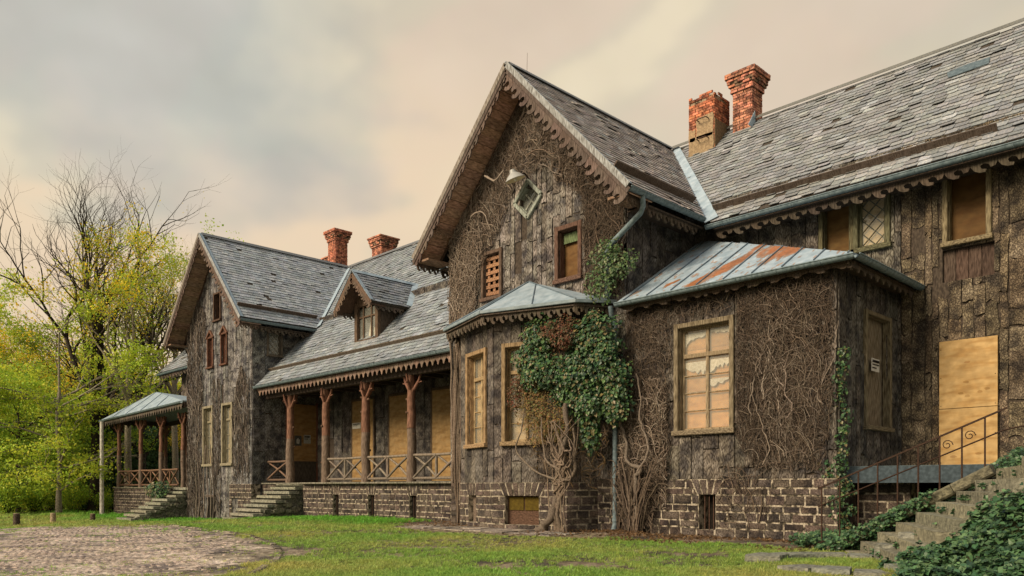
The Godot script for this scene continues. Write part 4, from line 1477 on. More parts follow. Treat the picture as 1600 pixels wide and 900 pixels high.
func dormer(on: Node, tv: Vector3, ey: float) -> void:
	var cx := -24.75
	var zf := -15.95
	var zw := -16.62
	var l := sqrt(1 + KW * KW)
	var apex := 8.98
	var ev := 7.72
	var half := (apex - ev) / KW
	var run := half * l
	var back_e := RIDGE_Z + (RIDGE_Y - ev) / KV
	var back_a := RIDGE_Z + (RIDGE_Y - apex) / KV
	var tr := Vector3(-1, KW, 0) / l
	var tl := Vector3(1, KW, 0) / l
	var rp := slope(Vector3(cx + half, ev, zf), Vector3(0, 0, -1), tr, flat([Vector2(0, 0), Vector2(zf - back_e, 0), Vector2(zf - back_a, run), Vector2(0, run)]), 0.24, 0.17, 0.4, Color(0.9, 0.92, 0.95))
	var lp := slope(Vector3(cx - half, ev, back_e), Vector3(0, 0, 1), tl, flat([Vector2(0, 0), Vector2(zf - back_e, 0), Vector2(zf - back_e, run), Vector2(back_a - back_e, run)]), 0.24, 0.17, 0.2)
	strip(rp, "valley_flashing", Vector3(cx + half, ev + 0.04, back_e), Vector3(cx, apex + 0.04, back_a), Vector3(0.3, 0, -1), 0.34, mats.zinc, grey(1.0), Vector3(0.03, 0.03, 0))
	strip(rp, "ridge_cap", Vector3(cx + 0.05, apex + 0.03, zf), Vector3(cx + 0.05, apex + 0.03, back_a), tr, 0.16, mats.zinc, grey(0.95))
	strip(lp, "ridge_cap", Vector3(cx - 0.05, apex + 0.03, zf), Vector3(cx - 0.05, apex + 0.03, back_a), tl, 0.16, mats.zinc, grey(0.95))
	for s in [1, -1]:
		var e := Vector3(cx + s * (half + 0.03), ev, zf)
		var a := Vector3(cx, apex, zf)
		var part: Node = rp if s > 0 else lp
		strip(part, "verge_strip", e + Vector3(0, 0.05, -0.05), a + Vector3(0, 0.05, -0.05), Vector3.BACK, 0.14, mats.zinc, grey(0.8 if s > 0 else 1.0))
		var bb := Buf.new()
		bb.tint = Color(0.18, 0.12, 0.09)
		bb.beam(e + Vector3(0, -0.1, 0), a + Vector3(0, -0.13, 0), 0.04, 0.15, Vector3.BACK.cross(a - e).normalized())
		bb.tint = Color(0.15, 0.095, 0.07)
		bb.bar(e + Vector3(-s * 0.05, -0.12, -0.34), a + Vector3(0, -0.16, -0.34), 0.66, 0.03, Vector3(s, 1, 0))
		var bo := obj("bargeboard", bb, mats.timber, on)
		var dn := Vector3(-s * 0.72, -0.69, 0).normalized()
		if s > 0:
			valance(bo, e + Vector3(0, -0.17, 0.01), a + Vector3(0, -0.22, 0.01), 0.24, 0.2, "scroll", Color(0.18, 0.13, 0.10), dn)
		else:
			valance(bo, a + Vector3(0, -0.22, 0.01), e + Vector3(0, -0.17, 0.01), 0.24, 0.2, "scroll", Color(0.18, 0.13, 0.10), dn)
		valance(bo, Vector3(cx + s * (half - 0.12), ev - 0.06, zf - 0.3), Vector3(cx + s * (half - 0.12), ev - 0.06, back_e + 0.2), 0.25, 0.2, "scroll", Color(0.17, 0.14, 0.12))
		# cheeks
		var ch := Buf.new()
		ch.tint = Color(0.13, 0.105, 0.085)
		var x: float = cx + s * 0.72
		var base := RIDGE_Y - KV * (zw - RIDGE_Z)
		ch.prism(flat([Vector2(0, base - 0.1), Vector2(0, 8.1), Vector2(-(back_e - 0.3 - zw), 8.1)]), Transform3D(Basis(Vector3(0, 0, -1), Vector3.UP, Vector3.RIGHT), Vector3(x, 0, zw)), -0.04, 0.04)
		obj("dormer_cheek", ch, mats.timber, on)
	var fr := Buf.new()
	fr.tint = Color(0.17, 0.12, 0.085)
	var t := frame_at(Vector3(cx, 0, zw), X)
	fr.beam(t * Vector3(-0.68, 6.42, 0), t * Vector3(-0.68, 8.0, 0), 0.14, 0.18, X)
	fr.beam(t * Vector3(0.68, 6.42, 0), t * Vector3(0.68, 8.0, 0), 0.14, 0.18, X)
	fr.beam(t * Vector3(-0.6, 6.5, 0), t * Vector3(0.6, 6.5, 0), 0.16, 0.16, Vector3.BACK)
	fr.prism(flat([Vector2(-0.85, 7.85), Vector2(0.85, 7.85), Vector2(0.1, 8.72), Vector2(-0.1, 8.72)]), t, -0.1, 0.04)
	fr.beam(t * Vector3(-0.3, 6.55, -0.05), t * Vector3(-0.3, 7.85, -0.05), 0.07, 0.07, X)
	fr.beam(t * Vector3(0.22, 6.55, -0.05), t * Vector3(0.22, 7.85, -0.05), 0.07, 0.07, X)
	fr.beam(t * Vector3(-0.6, 7.45, -0.05), t * Vector3(0.6, 7.45, -0.05), 0.06, 0.06, Vector3.BACK)
	var fo := obj("dormer_front", fr, mats.timber, on)
	for k in 3:
		var p := Buf.new()
		p.box(t * Transform3D(Basis(Vector3.UP, 0.02 * (k - 1)), Vector3([-0.45, -0.04, 0.42][k], 7.15, -0.07)), Vector3([0.3, 0.48, 0.38][k], 1.25, 0.004))
		obj("pane", p, mats.glass, fo)
	var cu := Buf.new()      # a pale curtain drawn aside
	cu.tint = Color(0.85, 0.80, 0.66)
	cu.prism(flat([Vector2(-0.12, 6.6), Vector2(0.2, 6.6), Vector2(0.2, 7.0), Vector2(0.08, 7.35)]), t, -0.14, -0.12)
	cu.prism(flat([Vector2(0.28, 6.6), Vector2(0.56, 6.6), Vector2(0.56, 6.95), Vector2(0.28, 7.0)]), t, -0.14, -0.12)
	obj("curtain", cu, mats.paper, fo)
	var dk := Buf.new()
	dk.tint = Color(0.05, 0.045, 0.04)
	dk.box(t * Transform3D(Basis.IDENTITY, Vector3(0, 7.2, -0.35)), Vector3(1.36, 1.4, 0.03))
	obj("inner_backing", dk, mats.timber, fo)
	strip(on, "sill_flashing", Vector3(cx - 0.9, 6.44, zw + 0.16), Vector3(cx + 0.9, 6.44, zw + 0.16), tv, 0.34, mats.slate, grey(0.62))

# one plane of sheet zinc with standing seams; rust is kept in its colour
func tin_face(part: Node, p: Array, seams: Array, rust: Array) -> void:
	# p: three or four corners, first two along the eave
	var a: Vector3 = p[0]
	var s: Vector3 = (p[1] - a).normalized()
	var nn: Vector3 = s.cross(p[2] - a).normalized()
	var t := nn.cross(s)
	var q := PackedVector2Array()
	for c: Vector3 in p:
		q.append(Vector2((c - a).dot(s), (c - a).dot(t)))
	var tf := Transform3D(Basis(s, t, nn), a)
	var d := Buf.new()
	d.tint = Color(0.9, 0.9, 0.9)
	d.prism(q, tf, -0.06, 0.0)
	var lo := q[0]
	var hi := q[0]
	for c in q:
		lo = lo.min(c)
		hi = hi.max(c)
	if rust.size():
		var st := 0.035
		var y := lo.y
		while y < hi.y:
			var x := lo.x
			while x < hi.x:
				var c := Vector2(x + st / 2, y + st / 2)
				var r := 0.0
				for g in rust:
					var dd := Vector2(c.x - g[0] - (c.y - g[1]) * g[4], c.y - g[1])
					r = maxf(r, 1.0 - Vector2(dd.x / g[2], dd.y / g[3]).length())
				r += wob.get_noise_2d(c.x * 12.0, c.y * 5.0) * 0.45
				if r > 0.16 and Geometry2D.is_point_in_polygon(c, q):
					var k := smoothstep(0.16, 0.5, r)
					d.tint = Color(0.85, 0.52, 0.36).lerp(Color(0.85, 0.27, 0.09), k) * (1.0 + wob.get_noise_2d(c.x * 30, c.y * 30) * 0.4)
					d.quad(tf * Vector3(x, y, 0.002), tf * Vector3(x + st, y, 0.002), tf * Vector3(x + st, y + st, 0.002), tf * Vector3(x, y + st, 0.002))
				x += st
			y += st
	obj("tin_sheet", d, mats.zinc, part)
	for l in seams:
		var c := Geometry2D.intersect_polyline_with_polygon(PackedVector2Array([l[0], l[1]]), q)
		for g in c:
			var b := Buf.new()
			b.tint = Color(0.40, 0.42, 0.44)
			b.beam(tf * Vector3(g[0].x, g[0].y, 0.014), tf * Vector3(g[1].x, g[1].y, 0.014), 0.024, 0.03, nn, 0.005)
			obj("seam", b, mats.zinc, part)

func tin_roofs() -> void:
	# side room
	var e := 5.5
	var fl := Vector3(-11.68, e, -14.9)
	var fr := Vector3(-6.1, e, -14.9)
	var bk := Vector3(-6.1, e, -18.33)
	var top := Vector3(-11.3, 7.62, -18.33)
	var tl := Vector3(-11.68, 7.62, -18.33)
	var u := Buf.new()
	u.tint = Color(0.11, 0.085, 0.065)
	u.box(Transform3D(Basis.IDENTITY, Vector3(-8.9, e - 0.13, -16.6)), Vector3(5.5, 0.04, 3.35))
	var part := obj("tin_roof", u, mats.timber, house)
	tag(part, "low zinc roof streaked with orange rust")
	var seams: Array = []
	for k in 9:
		seams.append([Vector2(0.2 + k * 0.66, -0.1), Vector2(0.2 + k * 0.66 - 0.02, 5.0)])
	tin_face(part, [fl, fr, top, tl], seams, [[2.5, 1.0, 0.34, 1.15, 0.32], [2.1, 0.35, 0.25, 0.6, 0.3], [3.6, 1.75, 0.75, 0.75, 0.5], [3.95, 1.3, 0.6, 0.9, 0.5], [2.95, 2.25, 0.42, 0.36, 0.6], [4.7, 1.0, 0.2, 0.2, 0.3], [1.2, 0.6, 0.14, 0.25, 0.3]])
	tin_face(part, [fr, bk, top], [[Vector2(0.9, -0.1), Vector2(2.2, 5)], [Vector2(1.9, -0.1), Vector2(2.6, 5)]], [])
	gutter(fl + Vector3(0, -0.06, 0.06), fr + Vector3(0.06, -0.06, 0.06), Vector3.BACK)
	gutter(fr + Vector3(0.06, -0.06, 0.06), bk + Vector3(0.06, -0.06, 0), Vector3.RIGHT)
	valance(part, fl + Vector3(0.1, -0.16, -0.1), fr + Vector3(0, -0.16, -0.1), 0.45, 0.1, "tooth", Color(0.11, 0.085, 0.065))
	valance(part, fr + Vector3(-0.1, -0.14, 0), bk + Vector3(-0.1, -0.14, 0), 0.3, 0.16, "tooth", Color(0.15, 0.125, 0.1))
	for k in 11:      # rafter ends
		var rb := Buf.new()
		rb.tint = Color(0.10, 0.08, 0.065)
		rb.beam(Vector3(-11.4 + k * 0.52, e - 0.19, -15.3), Vector3(-11.4 + k * 0.52, e - 0.2, -14.98), 0.09, 0.12)
		obj("rafter_end", rb, mats.timber, part)
	# bay roof: two broad facets and two narrow
	var a := Vector3(WING_A, 6.66, FRONT + 0.02)
	var v0 := Vector3(WING_A, 5.6, -13.5)
	var vl := Vector3(WING_A - 2.5, 5.62, -14.35)
	var vr := Vector3(WING_A + 2.5, 5.62, -14.35)
	var wl := Vector3(WING_A - 3.0, 5.66, FRONT + 0.02)
	var wr := Vector3(WING_A + 3.0, 5.66, FRONT + 0.02)
	var ub := Buf.new()
	ub.tint = Color(0.10, 0.08, 0.065)
	var pt := Transform3D(Basis(X, Vector3.FORWARD, Vector3.UP), Vector3.ZERO)
	ub.prism(flat([Vector2(wl.x, -wl.z), Vector2(vl.x + 0.08, -vl.z), Vector2(v0.x, -v0.z), Vector2(vr.x - 0.08, -vr.z), Vector2(wr.x, -wr.z)]), pt, 5.47, 5.5)
	var bay := obj("bay_roof", ub, mats.timber, house)
	tag(bay, "shallow pointed zinc roof of the bay")
	tin_face(bay, [vl, v0, a], [[Vector2(0.9, -0.1), Vector2(2.3, 2.6)]], [])
	tin_face(bay, [v0, vr, a], [[Vector2(1.5, -0.1), Vector2(0.6, 2.6)]], [])
	tin_face(bay, [wl, vl, a], [], [])
	tin_face(bay, [vr, wr, a], [], [])
	for l in [[v0, a], [vl, a], [vr, a]]:
		var sb := Buf.new()
		sb.tint = Color(0.42, 0.44, 0.45)
		sb.beam(l[0] + Vector3(0, 0.015, 0), l[1] + Vector3(0, 0.015, 0), 0.04, 0.03)
		obj("seam", sb, mats.zinc, bay)
	for l in [[wl, vl], [vl, v0], [v0, vr], [vr, wr]]:
		var sb := Buf.new()
		sb.tint = Color(0.62, 0.63, 0.6)
		sb.beam(l[0] + Vector3(0, -0.04, 0), l[1] + Vector3(0, -0.04, 0), 0.05, 0.09)
		obj("eave_edge", sb, mats.zinc, bay)
		var into: Vector3 = (Vector3(WING_A, 0, -15.6) - (l[0] + l[1]) / 2)
		into.y = 0
		into = into.normalized() * 0.1
		valance(bay, l[0] + into + Vector3(0, -0.1, 0), l[1] + into + Vector3(0, -0.1, 0), 0.26, 0.27, "scroll", Color(0.13, 0.11, 0.085))
	# porch roof
	var c := [Vector3(-49.9, 5.0, -15.0), Vector3(-37.92, 5.22, -15.0), Vector3(-37.92, 5.25, -18.3), Vector3(-49.9, 5.1, -19.0)]
	var ap := Vector3(-46.0, 6.45, -16.7)
	var up := Buf.new()
	up.tint = Color(0.10, 0.075, 0.06)
	up.beam(c[0] + Vector3(0.3, -0.16, -0.15), c[1] + Vector3(0, -0.2, -0.15), 0.14, 0.24)
	up.beam(c[0] + Vector3(0.25, -0.16, -0.2), c[3] + Vector3(0.25, -0.16, 0.2), 0.14, 0.24)
	up.beam(c[3] + Vector3(0.3, -0.16, 0.15), c[2] + Vector3(0, -0.2, 0.15), 0.14, 0.24)
	var porch := obj("porch_roof", up, mats.timber, house)
	tag(porch, "low hipped zinc roof of the timber porch")
	for k in 4:
		tin_face(porch, [c[k], c[(k + 1) % 4], ap], [[Vector2(2.0, -0.1), Vector2(3.0, 4)], [Vector2(4.2, -0.1), Vector2(4.1, 4)], [Vector2(6.5, -0.1), Vector2(5.2, 4)], [Vector2(8.8, -0.1), Vector2(6.4, 4)]] if k == 0 else [], [])
	gutter(c[0] + Vector3(0, -0.06, 0.05), c[1] + Vector3(-0.04, -0.06, 0.05), Vector3.BACK)
	valance(porch, c[0] + Vector3(0.05, -0.14, 0), c[1] + Vector3(0, -0.14, 0), 0.32, 0.3, "tooth", Color(0.14, 0.12, 0.10))
	valance(porch, c[3] + Vector3(0.05, -0.14, 0), c[0] + Vector3(0.05, -0.14, 0), 0.32, 0.3, "tooth", Color(0.14, 0.12, 0.10))

# ------------------------------------------------------------------ verandas, chimneys, stairs
# a tree-trunk post that forks under the beam
func trunk_post(x: float, y0: float, y1: float, z: float, r: float, spread := true) -> void:
	var pts := PackedVector3Array()
	var rads := PackedFloat32Array()
	var b := Buf.new()
	for i in 9:
		var u := i / 8.0
		pts.append(Vector3(x + rng.randf_range(-0.02, 0.02), lerpf(y0, y1, u), z + rng.randf_range(-0.02, 0.02)))
		rads.append(r * lerpf(1.12, 0.86, u) * rng.randf_range(0.94, 1.06))
	b.tint = Color(0.265, 0.145, 0.10)
	b.tube(pts.slice(4), rads.slice(4), 9)
	b.tint = Color(0.225, 0.17, 0.135)
	b.tube(pts.slice(0, 5), rads.slice(0, 5), 9)
	for k in 5:      # knots and cut branch stubs
		var u := rng.randf_range(0.1, 0.85)
		var a := rng.randf_range(0, TAU)
		var p := Vector3(x, lerpf(y0, y1, u), z)
		b.tint = Color(0.22, 0.14, 0.10)
		b.tube(PackedVector3Array([p, p + Vector3(cos(a), 0.15, sin(a)) * r * 1.25]), PackedFloat32Array([r * 0.35, r * 0.25]), 6)
	var post := obj("veranda_post", b, mats.timber, house)
	if spread:
		for k in 4:
			var a: float = [0.0, PI, PI / 2, -PI / 2][k] + rng.randf_range(-0.3, 0.3)
			var br := Buf.new()
			br.tint = vary(Color(0.27, 0.14, 0.10), 0.15)
			var d := Vector3(cos(a), 0, sin(a) * 0.6)
			var s := Vector3(x, y1 - 0.55, z)
			br.tube(PackedVector3Array([s, s + d * 0.16 + Vector3.UP * 0.1, s + d * 0.36 + Vector3.UP * 0.34, s + d * 0.44 + Vector3.UP * 0.56]), PackedFloat32Array([0.07, 0.065, 0.05, 0.04]), 6)
			br.tube(PackedVector3Array([s + d * 0.3 + Vector3.UP * 0.27, s + d * 0.5 + Vector3.UP * 0.3]), PackedFloat32Array([0.035, 0.02]), 5)
			obj("branch", br, mats.timber, post)

# rustic rails of peeled poles, crossed between posts
func pole_rail(a: Vector3, b: Vector3, hi: float, bays: int, tint: Color) -> void:
	var top := Buf.new()
	top.tint = tint
	top.tube(PackedVector3Array([a + Vector3.UP * hi, (a + b) / 2 + Vector3.UP * (hi - 0.015), b + Vector3.UP * hi]), PackedFloat32Array([0.05, 0.045, 0.05]), 7)
	var rail := obj("railing", top, mats.timber, house)
	var low := Buf.new()
	low.tint = tint * 0.8
	low.tube(PackedVector3Array([a + Vector3.UP * 0.13, b + Vector3.UP * 0.13]), PackedFloat32Array([0.05, 0.05]), 7)
	obj("rail", low, mats.timber, rail)
	for k in bays:
		var p := a.lerp(b, float(k) / bays)
		var q := a.lerp(b, float(k + 1) / bays)
		if k > 0:
			var up := Buf.new()
			up.tint = vary(tint, 0.15)
			up.tube(PackedVector3Array([p + Vector3.UP * 0.13, p + Vector3.UP * hi]), PackedFloat32Array([0.05, 0.045]), 7)
			obj("upright", up, mats.timber, rail)
		for s in 2:
			var br := Buf.new()
			br.tint = vary(tint, 0.2)
			var off := Vector3(0, 0, 0.03 * (1 if s else -1))
			br.tube(PackedVector3Array([(p if s else q) + Vector3.UP * 0.15 + off, (p + q) / 2 + Vector3.UP * (hi / 2 + 0.08) + off + Vector3(0.02, 0.02, 0), (q if s else p) + Vector3.UP * (hi - 0.03) + off]), PackedFloat32Array([0.04, 0.042, 0.036]), 6)
			obj("cross_brace", br, mats.timber, rail)

func build_verandas() -> void:
	# veranda between the gables
	var fz := -15.72
	var holes := []
	for x in [-25.45, -23.15, -20.75]:
		holes.append(Rect2(x - 0.22, -0.02, 0.4, 0.82))
	stone_wall(house, Vector3(0, 0, fz), X, rect(-27.85, -0.7, -18.3, 1.2), holes)
	stone_wall(house, Vector3(0, 0, fz), X, rect(-31.28, -0.7, -30.05, 1.2), [], false, 0.9)
	for h: Rect2 in holes:
		var d := Buf.new()
		d.tint = grey(0.12)  # dark sheet close in the opening stands in for its inner shade
		d.box(Transform3D(Basis.IDENTITY, Vector3(h.get_center().x, h.get_center().y, fz - 0.14)), Vector3(h.size.x, h.size.y, 0.03))
		obj("vent_back", d, mats.wall_core, house)
		for k in 2:
			var ib := Buf.new()
			ib.bar(Vector3(h.position.x + 0.13 + k * 0.13, h.position.y, fz - 0.1), Vector3(h.position.x + 0.13 + k * 0.13, h.end.y, fz - 0.1), 0.018, 0.018)
			obj("vent_bar", ib, mats.iron, house)
	var fl := Buf.new()
	fl.tint = Color(0.75, 0.74, 0.7)
	fl.box(Transform3D(Basis.IDENTITY, Vector3((-31.28 - 18.3) / 2, 1.225, (fz + 0.06 + BACK) / 2)), Vector3(12.98, 0.05, fz + 0.06 - BACK))
	obj("veranda_floor", fl, mats.step_stone, house)
	for i in 16:
		var cp := Buf.new()
		cp.tint = vary(Color(0.72, 0.70, 0.66), 0.15)
		var x := -27.8 + i * 0.6
		cp.beam(Vector3(x, 1.222, fz + 0.03), Vector3(x + 0.585, 1.222, fz + 0.03), 0.3, 0.065, Vector3.UP, 0.015)
		obj("coping_stone", cp, mats.step_stone, house)
	var ce := Buf.new()
	ce.tint = Color(0.07, 0.058, 0.05)
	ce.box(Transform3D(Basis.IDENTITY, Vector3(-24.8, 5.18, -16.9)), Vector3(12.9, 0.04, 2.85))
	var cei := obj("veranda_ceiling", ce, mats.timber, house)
	for k in 14:
		var j := Buf.new()
		j.tint = Color(0.08, 0.062, 0.05)
		j.beam(Vector3(-31.0 + k * 0.97, 5.1, -15.6), Vector3(-31.0 + k * 0.97, 5.1, -18.2), 0.12, 0.14)
		obj("joist", j, mats.timber, cei)
	var be := Buf.new()
	be.tint = Color(0.085, 0.065, 0.053)
	be.beam(Vector3(-31.2, 4.93, -15.95), Vector3(-18.3, 4.93, -15.95), 0.2, 0.26)
	obj("veranda_beam", be, mats.timber, house)
	for x in [-29.3, -26.55, -23.85, -21.15, -18.55]:
		trunk_post(x, 1.25, 4.82, -15.95, 0.155)
	var rail_tint := Color(0.30, 0.255, 0.21)
	pole_rail(Vector3(-26.4, 1.24, -15.95), Vector3(-24.0, 1.24, -15.95), 0.9, 2, rail_tint)
	pole_rail(Vector3(-23.7, 1.24, -15.95), Vector3(-21.3, 1.24, -15.95), 0.9, 2, rail_tint)
	pole_rail(Vector3(-21.0, 1.24, -15.95), Vector3(-18.65, 1.24, -15.95), 0.9, 2, rail_tint)
	pole_rail(Vector3(-31.2, 1.24, -15.95), Vector3(-29.45, 1.24, -15.95), 0.9, 1, Color(0.22, 0.15, 0.11))
	# porch on the far end
	stone_wall(house, Vector3(0, 0, -15.45), X, rect(-49.1, -1.3, -40.1, 1.0), [], false, 0.95)
	stone_wall(house, Vector3(0, 0, -15.45), X, rect(-38.0, -1.3, -37.9, 1.0), [], false, 0.95)
	stone_wall(house, Vector3(-49.1, 0, -18.6), Vector3.BACK, rect(0, -1.3, 3.15, 1.0), [], false, 0.95)
	var pf := Buf.new()
	pf.tint = Color(0.7, 0.68, 0.62)
	pf.box(Transform3D(Basis.IDENTITY, Vector3(-43.5, 1.03, -16.98)), Vector3(11.3, 0.06, 3.2))
	obj("porch_floor", pf, mats.step_stone, house)
	for x in [-48.8, -45.3, -42.3, -39.45, -38.05]:
		trunk_post(x, 1.05, 4.75, -15.65, 0.115, true)
	for x in [-48.8, -45.6]:
		trunk_post(x, 1.05, 4.75, -18.3, 0.11, true)
	var porch_tint := Color(0.25, 0.15, 0.10)
	pole_rail(Vector3(-48.7, 1.05, -15.65), Vector3(-45.4, 1.05, -15.65), 0.92, 2, porch_tint)
	pole_rail(Vector3(-45.2, 1.05, -15.65), Vector3(-42.4, 1.05, -15.65), 0.92, 2, porch_tint)
	pole_rail(Vector3(-42.2, 1.05, -15.65), Vector3(-40.1, 1.05, -15.65), 0.92, 2, porch_tint)
	pole_rail(Vector3(-48.8, 1.05, -18.2), Vector3(-48.8, 1.05, -15.75), 0.92, 2, porch_tint)
	# landing before the boarded door
	var la := Buf.new()
	la.tint = Color(0.22, 0.25, 0.28)
	la.box(Transform3D(Basis.IDENTITY, Vector3(-5.05, 1.33, -15.68)), Vector3(2.98, 0.32, 0.14))
	la.tint = Color(0.8, 0.8, 0.78)
	la.box(Transform3D(Basis.IDENTITY, Vector3(-4.8, 1.47, -17.0)), Vector3(3.5, 0.05, 2.65))
	obj("landing", la, mats.gutter, house)
	stone_wall(house, Vector3(0, 0, -16.1), X, rect(-6.56, -0.4, -5.5, 1.16), [], false, 0.8)
	stone_wall(house, Vector3(0, 0, -16.1), X, rect(-4.6, -0.4, -3.4, 1.16), [], false, 0.8)
	# rain pipes of the gable and the side room
	var p1 := Buf.new()
	p1.tint = grey(0.95)
	p1.tube(PackedVector3Array([Vector3(-10.98, 7.86, -14.95), Vector3(-10.98, 7.62, -14.98), Vector3(-11.08, 7.5, -15.02), Vector3(-12.08, 6.98, -15.12), Vector3(-12.16, 6.84, -15.13), Vector3(-12.16, 5.6, -15.13)]), PackedFloat32Array([0.065, 0.065, 0.065, 0.065, 0.065, 0.065]), 10)
	obj("rain_pipe", p1, mats.gutter, house)
	var p2 := Buf.new()
	p2.tint = grey(0.75)
	p2.tube(PackedVector3Array([Vector3(-11.85, 5.42, -14.86), Vector3(-11.85, 5.2, -14.9), Vector3(-11.9, 5.05, -15.1), Vector3(-11.9, 0.2, -15.1), Vector3(-11.88, 0.04, -15.02)]), PackedFloat32Array([0.06, 0.06, 0.06, 0.062, 0.07]), 10)
	for y in [0.25, 1.3, 3.1, 4.6]:
		p2.tube(PackedVector3Array([Vector3(-11.9, y, -15.1), Vector3(-11.9, y + 0.08, -15.1)]), PackedFloat32Array([0.074, 0.074]), 10)
	obj("rain_pipe", p2, mats.gutter, house)

func chimney(x: float, z: float, y0: float, y1: float, w: float, cap: bool, worn := false, hue := Color(1, 1, 1)) -> MeshInstance3D:
	var b := Buf.new()
	b.tint = Color(0.62, 0.54, 0.47)
	var hw := w / 2
	var yt := y1 - (0.5 if cap else 0.06)
	b.box(Transform3D(Basis.IDENTITY, Vector3(x, (y0 + yt) / 2, z)), Vector3(w - 0.04, yt - y0, w - 0.04))
	var c := obj("chimney", b, mats.mortar, house)
	var y := y0
	var row := 0
	while y < y1 - 0.02:
		var grow := 0.0
		if cap:
			var u := y1 - y
			if u < 0.54: grow = 0.05
			if u < 0.44: grow = 0.1
			if u < 0.3: grow = 0.13
			if u < 0.12: grow = 0.18
		var hh := hw + grow
		if grow > 0.0:
			var fill := Buf.new()
			fill.tint = Color(0.4, 0.3, 0.25)
			fill.box(Transform3D(Basis.IDENTITY, Vector3(x, y + 0.04, z)), Vector3(hh * 2 - 0.03, 0.08, hh * 2 - 0.03))
			obj("cap_course", fill, mats.mortar, c)
		for side in 4:
			var a := PI / 2 * side
			var sx := Vector3(cos(a), 0, -sin(a))
			var t := Transform3D(Basis(sx, Vector3.UP, sx.cross(Vector3.UP)), Vector3(x, y, z) + sx.cross(Vector3.UP) * hh)
			var u := -hh - (0.12 if (row + side) % 2 else 0.0)
			while u < hh - 0.02:
				var u0 := maxf(u, -hh)
				var u1 := minf(u + 0.235, hh)
				u += 0.245
				if u1 - u0 < 0.03:
					continue
				if cap and y1 - y < 0.4 and y1 - y > 0.24 and int(round(u / 0.245)) % 2 == 0:
					continue       # the dentil course
				if worn and y > y1 - 0.22 and rng.randf() < 0.45:
					continue
				var br := Buf.new()
				br.tint = vary(Color(0.78 * hue.r, 0.78 * hue.g, 0.78 * hue.b), 0.26, 0.1)
				if rng.randf() < 0.1:
					br.tint = br.tint.lerp(Color(0.3, 0.3, 0.3), 0.5)
				br.prism(rect(u0 + 0.005, 0.006, u1 - 0.005, 0.076), t, -0.03, rng.randf_range(0.004, 0.016), 0.004, false)
				pool("brick", c, br, mats.brick, 3.0 if z > RIDGE_Z + 0.2 or x > -20 else 1.0)
		y += 0.083
		row += 1
	return c

func build_chimneys() -> void:
	var c1 := chimney(-12.3, -22.15, 11.7, 13.72, 0.64, true)
	var c2 := chimney(-13.4, -21.75, 11.3, 13.25, 0.9, false, true, Color(1.0, 0.86, 0.74))
	tag(c1, "tall red brick chimney with corbelled cap")
	tag(c2, "stubby crumbling chimney with patchy render and iron rungs")
	# what is left of its render, and two rungs
	var t := Transform3D(Basis.IDENTITY, Vector3(-13.4, 11.3, -21.75 + 0.45))
	for q in [[-0.45, 0.0, 0.45, 0.7, 0], [-0.18, 0.6, 0.45, 1.3, 1], [-0.44, 0.6, -0.2, 0.95, 2]]:
		var r := Buf.new()
		r.tint = vary(grey(0.8), 0.08)
		var w: float = q[2] - q[0]
		var h: float = q[3] - q[1]
		var poly := PackedVector2Array()
		for k in 14:
			var a := TAU * k / 14.0
			poly.append(Vector2(q[0] + w * (0.5 + clampf(cos(a) * 0.72, -0.5, 0.5)) + rng.randf_range(-0.02, 0.02), q[1] + h * (0.5 + clampf(sin(a) * 0.72, -0.5, 0.5)) + rng.randf_range(-0.03, 0.03)))
		r.prism(poly, t, 0.0, 0.03, 0.008)
		obj("render_patch", r, mats.render, c2)
	var rs := Buf.new()
	rs.tint = Color(0.42, 0.40, 0.38)
	rs.box(Transform3D(Basis.IDENTITY, Vector3(-13.4 + 0.465, 11.85, -21.75)), Vector3(0.03, 1.1, 0.88))
	obj("render_patch", rs, mats.render, c2)
	for y in [0.55, 1.15]:
		var k := Buf.new()
		var p := t * Vector3(0.1, y, 0.0)
		k.tube(PackedVector3Array([p + Vector3(-0.17, 0, 0), p + Vector3(-0.17, 0, 0.16), p + Vector3(-0.13, 0, 0.19), p + Vector3(0.13, 0, 0.19), p + Vector3(0.17, 0, 0.16), p + Vector3(0.17, 0, 0)]), PackedFloat32Array([0.016, 0.016, 0.016, 0.016, 0.016, 0.016]), 6)
		obj("rung", k, mats.iron, c2)
	var fl := Buf.new()
	fl.tint = Color(0.55, 0.5, 0.45)
	fl.box(Transform3D(Basis.IDENTITY, Vector3(-13.35, 11.34, -21.3)), Vector3(0.95, 0.05, 0.25))
	fl.tint = grey(0.95)
	fl.box(Transform3D(Basis(X, -0.78), Vector3(-12.45, 11.75, -21.6)), Vector3(0.85, 0.5, 0.02))
	fl.prism(flat([Vector2(-0.35, 0), Vector2(0.1, 0), Vector2(0.05, 0.55)]), Transform3D(Basis(Vector3.UP, PI / 2), Vector3(-11.95, 11.95, -21.9)), 0, 0.015)
	obj("chimney_flashing", fl, mats.zinc, house)
	tag(chimney(-36.1, -22.4, 11.6, 14.45, 0.72, true, false, Color(1.0, 0.9, 0.88)), "red brick chimney behind the far gable ridge")
	chimney(-37.0, -22.6, 11.6, 13.3, 0.5, true)
	tag(chimney(-32.25, -22.6, 11.5, 13.3, 0.8, true), "broad red brick chimney behind the veranda ridge")
	# lightning rod on the gable ridge
	var r := Buf.new()
	r.tube(PackedVector3Array([Vector3(WING_A, 12.2, -15.2), Vector3(WING_A + 0.02, 12.85, -15.2)]), PackedFloat32Array([0.006, 0.004]), 5)
	obj("lightning_rod", r, mats.iron, house)

